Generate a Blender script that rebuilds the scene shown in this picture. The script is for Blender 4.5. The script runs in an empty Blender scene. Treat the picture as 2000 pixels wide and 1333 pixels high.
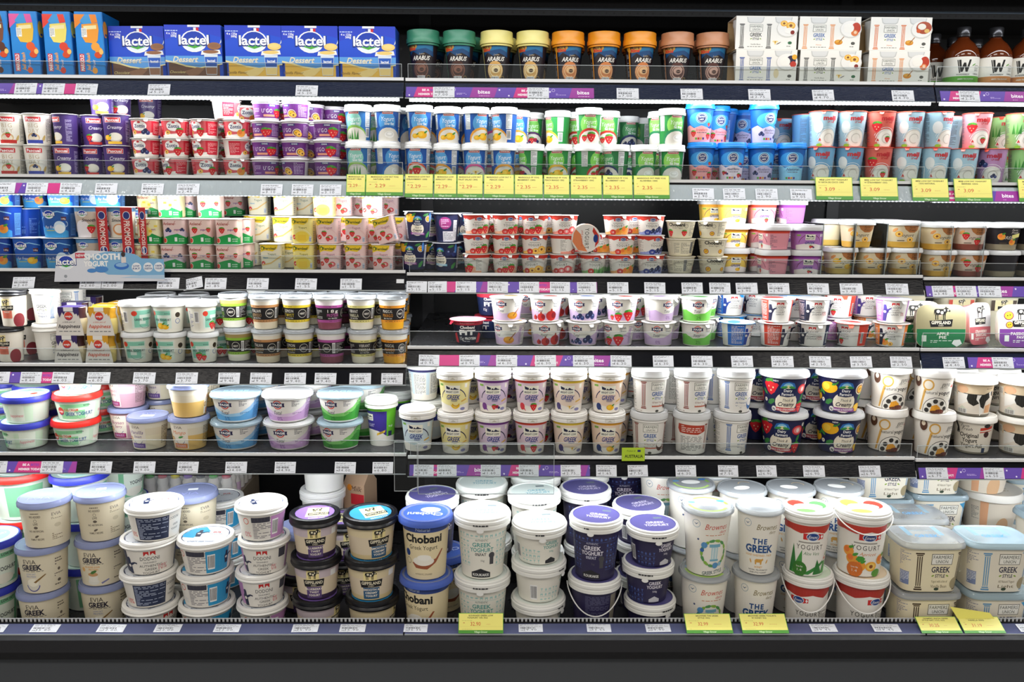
import bpy, math, random, re
from mathutils import Matrix, Vector
R = random.Random(7)
sc = bpy.context.scene
COL = sc.collection
PI = math.pi
# ---------------------------------------------------------------- camera
FPX, CX, CY = 1630.0, 1000.0, 666.5
PITCH, YAW, ROLL = math.radians(9.8), -0.013, 0.0062
CAM = Vector((0.0, 0.0, 1.5))
cd = bpy.data.cameras.new('camera'); cam = bpy.data.objects.new('camera', cd); COL.objects.link(cam)
cd.sensor_width = 36.0; cd.lens = FPX / 2000 * 36.0; cd.clip_start = 0.05; cd.clip_end = 60
RM = Matrix.Rotation(YAW, 3, 'Z') @ Matrix.Rotation(PI / 2 - PITCH, 3, 'X') @ Matrix.Rotation(ROLL, 3, 'Z')
cam.matrix_world = Matrix.Translation(CAM) @ RM.to_4x4()
sc.camera = cam
# ---------------------------------------------------------------- view and light
sc.view_settings.view_transform = 'Standard'; sc.view_settings.look = 'None'
sc.view_settings.gamma = 1.0; sc.view_settings.use_curve_mapping = False
sc.view_settings.exposure = 0.0
W = bpy.data.worlds.new('shop'); sc.world = W; W.use_nodes = True
bg = W.node_tree.nodes['Background']; bg.inputs[0].default_value = (1.0, 0.955, 0.89, 1); bg.inputs[1].default_value = 0.39
sc.cycles.max_bounces = 7; sc.cycles.diffuse_bounces = 3; sc.cycles.glossy_bounces = 3
sc.cycles.transparent_max_bounces = 24; sc.cycles.transmission_bounces = 4
sc.cycles.caustics_reflective = False; sc.cycles.caustics_refractive = False
sc.cycles.use_denoising = True

def area(name, loc, sx, sy, power, tilt=0.0, col=(0.95, 0.98, 1.0)):
    l = bpy.data.lights.new(name, 'AREA'); l.shape = 'RECTANGLE'; l.size = sx; l.size_y = sy; l.energy = power; l.color = col
    o = bpy.data.objects.new(name, l); o.location = loc; o.rotation_euler = (tilt, 0, 0); COL.objects.link(o); return o
# shop ceiling lamps behind and above the viewer
for lx in (-2.2, 0.0, 2.2):
    area('ceiling_lamp', (lx, -0.6, 3.1), 1.2, 0.5, 21, 0.5, (1.0, 0.93, 0.83))

def proj(P):
    c = RM.transposed() @ (Vector(P) - CAM)
    return CX + FPX * c.x / -c.z, CY - FPX * c.y / -c.z, -c.z
def at(px, py, Y):
    d = RM @ Vector(((px - CX) / FPX, -(py - CY) / FPX, -1.0))
    t = (Y - CAM.y) / d.y
    return CAM + d * t
def Xw(px, Y, Z):
    r = RM.transposed(); a = (px - CX) / FPX
    d0 = Vector((0, Y, Z)) - CAM
    c0 = r @ d0; cx = r @ Vector((1, 0, 0))
    return (-a * c0.z - c0.x) / (cx.x + a * cx.z)
# ---------------------------------------------------------------- the shelves: (front Y, drop of surface under the lip, base height)
ROWY = {1: 2.03, 2: 2.02, 3: 2.0, 4: 1.985, 5: 1.96, 6: 1.87}
LIPPX = {1: ((390, 149), (1300, 157), (1920, 162)), 2: ((390, 343), (1200, 351), (1920, 357)), 3: ((400, 527), (1300, 536), (1900, 543)),
         4: ((400, 712), (1300, 679), (1900, 682)), 5: ((400, 886), (1300, 893), (1900, 898)), 6: ((400, 1216), (1300, 1216), (1900, 1216))}
BAYX = (-1.506, Xw(795, 1.96, at(795, 890, 1.96).z), Xw(1788, 1.96, at(1788, 897, 1.96).z), 2.24)
BAYX = (BAYX[1] - 1.25, BAYX[1], BAYX[2], BAYX[2] + 1.25)
LIPZ = {r: [at(x, y, ROWY[r]).z for x, y in LIPPX[r]] for r in ROWY}
BACKY = 2.60
def bay_of(x): return 0 if x < BAYX[1] else 1 if x < BAYX[2] else 2
ROWNAME = {1: 'top shelf', 2: 'second shelf', 3: 'third shelf', 4: 'fourth shelf', 5: 'fifth shelf', 6: 'bottom deck'}
MIDY = {1: 100, 2: 285, 3: 460, 4: 630, 5: 810, 6: 1090}
def scales(r):
    Y = ROWY[r] + 0.05; p = at(1000, MIDY[r], Y); zc = proj(p)[2]
    t = (MIDY[r] - CY) / FPX
    k = zc / FPX
    return k, k / (math.cos(PITCH) - t * math.sin(PITCH))
SC = {r: scales(r) for r in ROWY}

# ---------------------------------------------------------------- materials
_M = {}
def lin(h):
    h = h.lstrip('#'); v = [int(h[i:i + 2], 16) / 255 for i in (0, 2, 4)]
    return tuple(c / 12.92 if c <= .04045 else ((c + .055) / 1.055) ** 2.4 for c in v) + (1,)
def mat(hexc, rough=0.38, metal=0.0, spec=0.5):
    if not isinstance(hexc, str): return hexc
    if hexc in SPECIAL: return SPECIAL[hexc]
    k = (hexc, rough, metal)
    if k not in _M:
        m = bpy.data.materials.new('surface ' + hexc); m.use_nodes = True
        b = m.node_tree.nodes['Principled BSDF']
        b.inputs['Base Color'].default_value = lin(hexc); b.inputs['Roughness'].default_value = rough
        b.inputs['Metallic'].default_value = metal; b.inputs['Specular IOR Level'].default_value = spec
        _M[k] = m
    return _M[k]
def emis(name, col, s):
    m = bpy.data.materials.new(name); m.use_nodes = True; nt = m.node_tree
    b = nt.nodes['Principled BSDF']; b.inputs['Base Color'].default_value = (.8, .8, .8, 1)
    b.inputs['Emission Color'].default_value = col; b.inputs['Emission Strength'].default_value = s
    return m
def clear(name, tint, gloss, rough=0.05, body=0.0, bodycol=(.9, .93, .95, 1)):
    m = bpy.data.materials.new(name); m.use_nodes = True; nt = m.node_tree; nt.nodes.clear()
    o = nt.nodes.new('ShaderNodeOutputMaterial'); t = nt.nodes.new('ShaderNodeBsdfTransparent'); t.inputs[0].default_value = tint
    g = nt.nodes.new('ShaderNodeBsdfGlossy'); g.inputs['Roughness'].default_value = rough
    f = nt.nodes.new('ShaderNodeLayerWeight'); f.inputs[0].default_value = gloss
    mx = nt.nodes.new('ShaderNodeMixShader'); nt.links.new(f.outputs['Fresnel'], mx.inputs[0])
    src = t
    if body:
        d = nt.nodes.new('ShaderNodeBsdfDiffuse'); d.inputs[0].default_value = bodycol
        m2 = nt.nodes.new('ShaderNodeMixShader'); m2.inputs[0].default_value = body
        nt.links.new(t.outputs[0], m2.inputs[1]); nt.links.new(d.outputs[0], m2.inputs[2]); src = m2
    nt.links.new(src.outputs[0], mx.inputs[1]); nt.links.new(g.outputs[0], mx.inputs[2]); nt.links.new(mx.outputs[0], o.inputs[0])
    return m
SPECIAL = {}
SPECIAL['@clear'] = clear('clear plastic', (.95, .97, .98, 1), .35, .08, .22)
SPECIAL['@frost'] = clear('frosted lid plastic', (.88, .91, .94, 1), .35, .15, .45, (.62, .66, .7, 1))
SPECIAL['@frostw'] = clear('milky lid plastic', (.95, .96, .97, 1), .3, .15, .8, (.8, .81, .82, 1))
SPECIAL['@frostb'] = clear('blue tinted lid plastic', (.5, .56, .85, 1), .35, .12, .6, (.38, .44, .74, 1))
SPECIAL['@frostc'] = clear('cyan tinted lid plastic', (.75, .88, .96, 1), .35, .12, .6, (.5, .66, .76, 1))
SPECIAL['@acrylic'] = clear('clear acrylic', (.93, .95, .95, 1), .10, .02, .012)
SPECIAL['@amber'] = mat('#5a260e', .06)
SPECIAL['@black'] = mat('#17171b', .35)
SPECIAL['@foil'] = mat('#d9dce0', .3, .3)
def _surf(name, col, rough, bump=0, scale=40, metal=0, noise=None, spec=.3):
    m = bpy.data.materials.new(name); m.use_nodes = True; nt = m.node_tree; b = nt.nodes['Principled BSDF']
    b.inputs['Base Color'].default_value = lin(col); b.inputs['Roughness'].default_value = rough; b.inputs['Metallic'].default_value = metal
    tc = nt.nodes.new('ShaderNodeTexCoord'); n = nt.nodes.new('ShaderNodeTexNoise'); n.inputs['Scale'].default_value = scale
    mp = nt.nodes.new('ShaderNodeMapping'); mp.inputs['Scale'].default_value = noise or (1, 1, 1)
    nt.links.new(tc.outputs['Object'], mp.inputs[0]); nt.links.new(mp.outputs[0], n.inputs['Vector'])
    if bump:
        bp = nt.nodes.new('ShaderNodeBump'); bp.inputs['Strength'].default_value = bump; bp.inputs['Distance'].default_value = .002
        nt.links.new(n.outputs[0], bp.inputs['Height']); nt.links.new(bp.outputs[0], b.inputs['Normal'])
    r = nt.nodes.new('ShaderNodeMapRange'); r.inputs['To Min'].default_value = rough * .8; r.inputs['To Max'].default_value = min(1, rough * 1.25)
    nt.links.new(n.outputs[0], r.inputs[0]); nt.links.new(r.outputs[0], b.inputs['Roughness']); b.inputs['Specular IOR Level'].default_value = spec
    return m
SPECIAL['@panel'] = _surf('black coated steel', '#0e0e11', .35, .05, 6)
SPECIAL['@shelf'] = _surf('dark shelf steel', '#3c3c40', .28, .05, 30)
SPECIAL['@bumper'] = _surf('black rubber bumper', '#18181c', .5, .1, 60)
SPECIAL['@kick'] = _surf('dark grey kick panel', '#4a4d52', .6, .05, 20)
SPECIAL['@rail'] = _surf('navy ticket rail plastic', '#0c1834', .2, .5, 60, 0, (1, 1, 14), .2)
SPECIAL['@raild'] = _surf('near black ticket rail plastic', '#090b12', .16, .12, 60, 0, (1, 1, 14), .14)
SPECIAL['@railm'] = _surf('crinkled silver rail film', '#c6d2d8', .18, 1.0, 90, .55, (1, 1, .35), .6)  # second shelf rail: pale silver tone stands in for wavy LED reflections
SPECIAL['@lip'] = mat('#f2f4f6', .25)
SPECIAL['@edge2'] = clear('grey acrylic edge', (.75, .78, .78, 1), .2, .1, .5, (.5, .53, .53, 1))
SPECIAL['@film'] = clear('shrink film', (.97, .97, .97, 1), .25, .12, .1)
SPECIAL['@floor'] = _surf('grey vinyl floor', '#8c8a86', .4, .02, 8)
SPECIAL['@ceil'] = mat('#d8d8d6', .9)

# ---------------------------------------------------------------- mesh builder
class MB:
    def __init__(s): s.v = []; s.f = []; s.c = []; s.n = []; s.sm = []
    def poly(s, pts, col, normals=None, smooth=False):
        b = len(s.v); s.v.extend(pts); s.f.append(tuple(range(b, b + len(pts)))); s.c.append(col); s.sm.append(smooth)
        if normals is not None: s.n.extend(normals)
    def box(s, x0, y0, z0, x1, y1, z1, col):
        p = [(x, y, z) for z in (z0, z1) for y in (y0, y1) for x in (x0, x1)]
        b = len(s.v); s.v.extend(p)
        for q in ((0, 2, 3, 1), (4, 5, 7, 6), (0, 1, 5, 4), (2, 6, 7, 3), (0, 4, 6, 2), (1, 3, 7, 5)):
            s.f.append(tuple(b + i for i in q)); s.c.append(col); s.sm.append(False)
    def rings(s, sec, prof, capb=True, capt=True):
        """sec: unit section points; prof: (radius, z, colour of the band below this ring)"""
        N = len(sec); b = len(s.v)
        for r, z, c in prof:
            s.v.extend((p[0] * r, p[1] * r, z) for p in sec)
        for k in range(1, len(prof)):
            for i in range(N):
                j = (i + 1) % N
                s.f.append((b + (k - 1) * N + i, b + (k - 1) * N + j, b + k * N + j, b + k * N + i)); s.c.append(prof[k][2]); s.sm.append(True)
        if capb: s.f.append(tuple(b + i for i in range(N))[::-1]); s.c.append(prof[1][2]); s.sm.append(False)
        if capt: s.f.append(tuple(b + (len(prof) - 1) * N + i for i in range(N))); s.c.append(prof[-1][2]); s.sm.append(False)
    def tube(s, pts, r, col, n=8):
        b = len(s.v); P = [Vector(p) for p in pts]
        for i, p in enumerate(P):
            t = (P[min(i + 1, len(P) - 1)] - P[max(i - 1, 0)]).normalized()
            a = t.cross(Vector((0, 0, 1)));
            if a.length < .1: a = t.cross(Vector((0, 1, 0)))
            a.normalize(); q = t.cross(a)
            for k in range(n):
                w = 2 * PI * k / n; s.v.append(tuple(p + a * (r * math.cos(w)) + q * (r * math.sin(w))))
        for i in range(len(P) - 1):
            for k in range(n):
                j = (k + 1) % n
                s.f.append((b + i * n + k, b + i * n + j, b + (i + 1) * n + j, b + (i + 1) * n + k)); s.c.append(col); s.sm.append(True)
    def mesh(s, name, sharp=True):
        me = bpy.data.meshes.new(name); me.from_pydata(s.v, [], s.f)
        idx = {}; mi = []
        for c in s.c:
            m = mat(c)
            if m.name not in idx: idx[m.name] = len(idx); me.materials.append(m)
            mi.append(idx[m.name])
        me.polygons.foreach_set('material_index', mi); me.polygons.foreach_set('use_smooth', s.sm)
        me.update()
        if s.n and len(s.n) == len(s.v): me.normals_split_custom_set_from_vertices(s.n)
        elif sharp and any(s.sm): me.set_sharp_from_angle(angle=math.radians(38))
        return me
def section(n=2.0, asp=1.0, N=44):
    """N points of a super-ellipse at equal arc lengths, the first at the front (-Y), running to +X"""
    D = 720; pts = []
    for i in range(D + 1):
        a = 2 * PI * i / D; sx, cy = math.sin(a), -math.cos(a)
        e = 2.0 / n
        pts.append((math.copysign(abs(sx) ** e, sx), asp * math.copysign(abs(cy) ** e, cy)))
    L = [0]
    for i in range(D): L.append(L[-1] + math.dist(pts[i], pts[i + 1]))
    out = []; j = 0
    for k in range(N):
        s = L[-1] * k / N
        while L[j + 1] < s: j += 1
        w = (s - L[j]) / max(1e-9, L[j + 1] - L[j])
        out.append((pts[j][0] + (pts[j + 1][0] - pts[j][0]) * w, pts[j][1] + (pts[j + 1][1] - pts[j][1]) * w))
    return out, L[-1]
_SEC = {}
def sec_of(n, asp, N=44):
    k = (n, asp, N)
    if k not in _SEC:
        pts, L = section(n, asp, N)
        nr = []
        for i in range(N):
            a, b = pts[i - 1], pts[(i + 1) % N]; t = (b[0] - a[0], b[1] - a[1]); l = math.hypot(*t)
            nr.append((t[1] / l, -t[0] / l))
        _SEC[k] = (pts, L, nr)
    return _SEC[k]
def obj(name, me, parent=None, loc=None, rot=None):
    o = bpy.data.objects.new(name, me); COL.objects.link(o)
    if parent: o.parent = parent
    if loc: o.location = loc
    if rot: o.rotation_euler = rot
    return o
def tag(o, label, cat, group=None):
    o['label'] = label; o['category'] = cat
    if group: o['group'] = group
    return o
def struct(name, mb, loc=None):
    o = obj(name, mb.mesh(name), None, loc); o['kind'] = 'structure'; return o

# ---------------------------------------------------------------- lettering and flat art
_T = {}
def text_tris(body, flags=''):
    k = (body, flags)
    if k not in _T:
        cu = bpy.data.curves.new('lettering', 'FONT'); cu.body = body; cu.size = 1; cu.resolution_u = 2; cu.fill_mode = 'FRONT'
        if 'b' in flags: cu.offset = 0.022
        if 'B' in flags: cu.offset = 0.04
        if 'i' in flags: cu.shear = 0.35
        if 's' in flags: cu.space_character = 1.25
        if 'n' in flags: cu.space_character = .9
        ob = bpy.data.objects.new('lettering', cu); me = bpy.data.meshes.new_from_object(ob)
        me.calc_loop_triangles()
        vs = [v.co for v in me.vertices]
        T = [[(vs[i].x, vs[i].y) for i in t.vertices] for t in me.loop_triangles]
        bpy.data.objects.remove(ob); bpy.data.curves.remove(cu); bpy.data.meshes.remove(me)
        xs = [p[0] for t in T for p in t] or [0, 1]
        _T[k] = (T, min(xs), max(xs))
    return _T[k]
CAPH = 0.70
def circ(u, v, a, b, n=16, a0=0, a1=2 * PI):
    return [(u + a * math.cos(a0 + (a1 - a0) * i / n), v + b * math.sin(a0 + (a1 - a0) * i / n)) for i in range(n)]
def tri_fan(P): return [[P[0], P[i], P[i + 1]] for i in range(1, len(P) - 1)]
def earclip(P):
    if len(P) < 4: return [P]
    from mathutils.geometry import tessellate_polygon
    return [[P[i] for i in t] for t in tessellate_polygon([[Vector((a, b, 0)) for a, b in P]])]
def flat(ops):
    """art ops -> (polygon, layer, colour)"""
    out = []
    for k, o in enumerate(ops):
        t = o[0]
        if t == 'R':
            _, a, b, c, d, col = o[:6]; out.append(([(a, b), (c, b), (c, d), (a, d)], k, col))
        elif t == 'E':
            _, u, v, a, b, col = o[:6]; out.append((circ(u, v, a, b, 18), k, col))
        elif t == 'P':
            for q in earclip(o[1]): out.append((q, k, o[2]))
        elif t == 'T':
            _, s, u, v, h, col = o[:6]; fl = o[6] if len(o) > 6 else ''; w = o[7] if len(o) > 7 else None
            T, x0, x1 = text_tris(s, fl); sy = h / CAPH; sx = w / (x1 - x0) if w else sy
            rot = o[8] if len(o) > 8 else 0; ca, sa = math.cos(rot), math.sin(rot); xm = (x0 + x1) / 2
            for q in T:
                pq = []
                for x, y in q:
                    X, Y = (x - xm) * sx, y * sy - h / 2
                    pq.append((u + X * ca - Y * sa, v + X * sa + Y * ca))
                out.append((pq, k, col))
        elif t == 'L':
            _, a, b, c, d, n, col = o; rr = random.Random(int(a * 7 + b * 13 + n)); st = (d - b) / n
            for i in range(n):
                y = d - (i + .5) * st; x = a
                while x < c:
                    w = rr.uniform(.08, .25) * (c - a); x2 = min(c, x + w)
                    if x2 - x > .3: out.append(([(x, y - st * .22), (x2, y - st * .22), (x2, y + st * .22), (x, y + st * .22)], k, col))
                    x = x2 + (c - a) * .05
                    if rr.random() < .12: break
        elif t == 'B':
            _, a, b, c, d, col = o; rr = random.Random(int(a * 5 + b * 3)); x = a
            while x < c:
                w = rr.choice((.35, .6, .9)) * (c - a) / 16; out.append(([(x, b), (min(c, x + w), b), (min(c, x + w), d), (x, d)], k, col)); x += w + rr.choice((.4, .7)) * (c - a) / 14
        elif t == 'A':
            _, u, v, r, w, a0, a1, col = o; n = 14
            for i in range(n):
                p, q = math.radians(a0 + (a1 - a0) * i / n), math.radians(a0 + (a1 - a0) * (i + 1) / n)
                out.append(([(u + (r + s) * math.cos(z), v + (r + s) * math.sin(z)) for z, s in ((p, 0), (p, w), (q, w), (q, 0))], k, col))
    # lift each piece only over those it covers
    box = {}
    for P, k, c in out:
        xs = [p[0] for p in P]; ys = [p[1] for p in P]; b = box.get(k)
        q = (min(xs), min(ys), max(xs), max(ys))
        box[k] = q if b is None else (min(b[0], q[0]), min(b[1], q[1]), max(b[2], q[2]), max(b[3], q[3]))
    lv = {}
    for k in sorted(box):
        b = box[k]; lv[k] = 1 + max([lv[j] for j in lv if box[j][0] < b[2] and b[0] < box[j][2] and box[j][1] < b[3] and b[1] < box[j][3]] or [-1])
    return [(P, lv[k], c) for P, k, c in out]
def area2(P): return sum(P[i][0] * P[(i + 1) % len(P)][1] - P[(i + 1) % len(P)][0] * P[i][1] for i in range(len(P)))
def clip(P, x, keep_right):
    out = []; n = len(P)
    for i in range(n):
        a, b = P[i], P[(i + 1) % n]; ia = (a[0] >= x) == keep_right or a[0] == x; ib = (b[0] >= x) == keep_right or b[0] == x
        if ia: out.append(a)
        if ia != ib:
            w = (x - a[0]) / (b[0] - a[0]) if b[0] != a[0] else 0
            out.append((x, a[1] + (b[1] - a[1]) * w))
    return out
EPS = 0.0001
def swap(P): return [(b, a) for a, b in P]
def wrap(mb, ops, kx, kz, secd, Rf, zoff=0.0, lay0=1, v1=None):
    """lay art given in (u, v) picture units onto the wall of a vessel; Rf(v metres) -> radius"""
    pts, L, nr = secd; N = len(pts)
    vm = Rf(None); du = L * vm / N / kx
    for P, lay, col in flat(ops):
        if v1 is not None and (min(p[1] for p in P) < .4 or max(p[1] for p in P) > v1):
            P = swap(clip(clip(swap(P), .4, True), v1, False))
            if len(P) < 3: continue
        if area2(P) < 0: P = P[::-1]
        lo = math.floor(min(p[0] for p in P) / du); hi = math.ceil(max(p[0] for p in P) / du)
        e = EPS * (lay0 + lay)
        for i in range(lo, hi):
            Q = P
            if hi - lo > 1:
                Q = clip(clip(P, i * du, True), (i + 1) * du, False)
            if len(Q) < 3 or abs(area2(Q)) < 1e-5: continue
            a, b = pts[i % N], pts[(i + 1) % N]; na, nb = nr[i % N], nr[(i + 1) % N]
            fn = ((b[1] - a[1]), -(b[0] - a[0])); fl = math.hypot(*fn); fn = (fn[0] / fl, fn[1] / fl)
            vs = []; ns = []
            for u, v in Q:
                w = u / du - i; z = v * kz; r = Rf(z)
                vs.append(((a[0] + (b[0] - a[0]) * w) * r + fn[0] * e, (a[1] + (b[1] - a[1]) * w) * r + fn[1] * e, z + zoff))
                ns.append(Vector((na[0] + (nb[0] - na[0]) * w, na[1] + (nb[1] - na[1]) * w, -.05)).normalized())
            mb.poly(vs, col, ns, True)
def plane_art(mb, ops, fn, nrm, e0=1):
    """fn(u, v, e) -> point"""
    for P, lay, col in flat(ops):
        if area2(P) < 0: P = P[::-1]
        if abs(area2(P)) < 1e-6: continue
        mb.poly([fn(u, v, EPS * (e0 + lay)) for u, v in P], col, [nrm] * len(P), True)
# ---------------------------------------------------------------- product kinds (sizes in picture units of their own shelf)
KIND = {}
def lid_prof(kind, w, hb, h, c, c2=None):
    r = w / 2; lh = h - hb; c2 = c2 or c
    if kind == 'foil': return [(r - 1.2, hb - .2, c), (r, hb, c), (r, hb + .7, c), (r - .6, hb + 1.1, c), (r - 3, hb + .8, c2)]
    if kind == 'snap': return [(r * .95, hb - .6, c), (r, hb - .3, c), (r, hb + lh * .34, c), (r * .965, hb + lh * .42, c), (r * .955, h - .9, c), (r * .935, h - .1, c), (r * .88, h, c), (r * .86, h - 1, c2)]
    if kind == 'pail': return [(r * .93, hb - .4, c), (r * .985, hb, c), (r * .985, hb + lh * .28, c), (r * .955, hb + lh * .32, c), (r * .955, hb + lh * .42, c), (r, hb + lh * .5, c), (r, hb + lh * .72, c), (r * .965, hb + lh * .78, c), (r * .96, h - 1, c), (r * .94, h, c), (r * .87, h, c), (r * .855, h - 1.6, c2)]
    if kind == 'roll': return [(r * .9, hb - .5, c), (r * .97, hb, c), (r, hb + lh * .2, c), (r * .97, hb + lh * .38, c), (r * .955, hb + lh * .44, c), (r * .985, hb + lh * .6, c), (r * .97, h - 1.2, c), (r * .93, h, c), (r * .84, h, c), (r * .82, h - 2, c2)]
    if kind == 'flat': return [(r * .97, hb - .3, c), (r, hb, c), (r, hb + lh * .5, c), (r * .975, hb + lh * .7, c), (r * .955, h, c), (r * .9, h, c), (r * .88, h - .8, c2)]
    if kind == 'dome': return [(r, hb, c), (r, hb + lh * .12, c), (r * .95, hb + lh * .2, c), (r * .92, h - 1, c), (r * .89, h, c2)]
def cup(key, name, cat, desc, row, W, wt, wb, h, lh, lid, bands, art=(), n=2.0, asp=1.0, top=(), bail=None, tab=None, collar=None, lidart=(), N=44):
    kx, kz = SC[row]; secd = sec_of(n, asp, N); sec = secd[0]
    hb = h - lh
    b = MB(); r0, r1 = wb / 2 * kx, wt / 2 * kx; H = hb * kz
    Rf = lambda z: (r0 + r1) / 2 if z is None else r0 + (r1 - r0) * max(0, min(1, z / H))
    c0 = bands[0][1]
    prof = [(r0 * .93, 0, c0), (r0 + (r1 - r0) * .02, min(1.5 * kz, H * .05), c0)]
    for v, c in bands:
        z = min(v, hb) * kz
        if z > prof[-1][1] + 1e-5: prof.append((Rf(z), z, c))
    b.rings(sec, prof)
    if collar:
        cw, cz0, cz1, cc = collar
        b.rings(sec, [(Rf(cz0 * kz) * .98, cz0 * kz, cc), (cw / 2 * kx, (cz0 + .4) * kz, cc), (cw / 2 * kx, cz1 * kz, cc), (Rf(cz1 * kz) * .98, (cz1 + .3) * kz, cc)])
    parts = [('tub' if W > 66 else 'cup', b.mesh(key + ' body'))]
    l = MB(); lk, lc = lid[0], lid[1]; lc2 = lid[2] if len(lid) > 2 else None
    lp = [(r * kx, z * kz, c) for r, z, c in lid_prof(lk, W, hb, h, lc, lc2)]
    l.rings(sec, lp)
    if tab is not None:
        a = math.radians(tab); i = int(tab / 360 * N) % N; p = sec[i]; q = Vector((p[0], p[1])); q.normalize(); t = Vector((-q.y, q.x)); r = W / 2 * kx * math.hypot(*p)
        z = (hb + .8) * kz; tw = W * .09 * kx
        P = [q * (r * .93) - t * tw, q * (r + .04 * W * kx) - t * tw * .5, q * (r + .04 * W * kx) + t * tw * .5, q * (r * .93) + t * tw]
        zz = [z, z - .10 * W * kz, z - .10 * W * kz, z]
        l.poly([(P[k].x, P[k].y, zz[k]) for k in range(4)], lc); l.poly([(P[k].x, P[k].y, zz[k] - .0006) for k in (3, 2, 1, 0)], lc)
    parts.append(({'foil': 'foil_lid', 'dome': 'clear_lid'}.get(lk, 'lid'), l.mesh(key + ' lid')))
    if art:
        m = MB(); wrap(m, list(art), kx, kz, secd, Rf, v1=hb - .6); parts.append(('printed_label', m.mesh(key + ' label')))
    if lidart:
        m = MB(); rr = W / 2 * kx; wrap(m, list(lidart), kx, kz, secd, lambda z: rr); parts.append(('tamper_tab', m.mesh(key + ' tab')))
    if top:
        m = MB(); zt = lp[-1][1]
        plane_art(m, list(top), lambda u, v, e: (u * kx, v * kx, zt + e), (0, 0, 1)); parts.append(('lid_print', m.mesh(key + ' top')))
    if bail:
        dz, dep, col = bail; m = MB(); rr = (W / 2 + 1.2) * kx; pts = []
        for i in range(25):
            a = PI * i / 24; x = -rr * math.cos(a); y = -rr * math.sin(a) * 1.0; z = (hb + dz) * kz - math.sin(a) ** 1.5 * dep * kz
            pts.append((x, y, z))
        m.tube(pts, 1.3 * kx, col, 8); parts.append(('bail_handle', m.mesh(key + ' bail')))
    KIND[key] = dict(name=name, cat=cat, desc=desc, row=row, parts=parts, h=h * kz, r=max(W, wt) / 2 * kx, ry=max(W, wt) / 2 * kx * asp, n=n)
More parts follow.
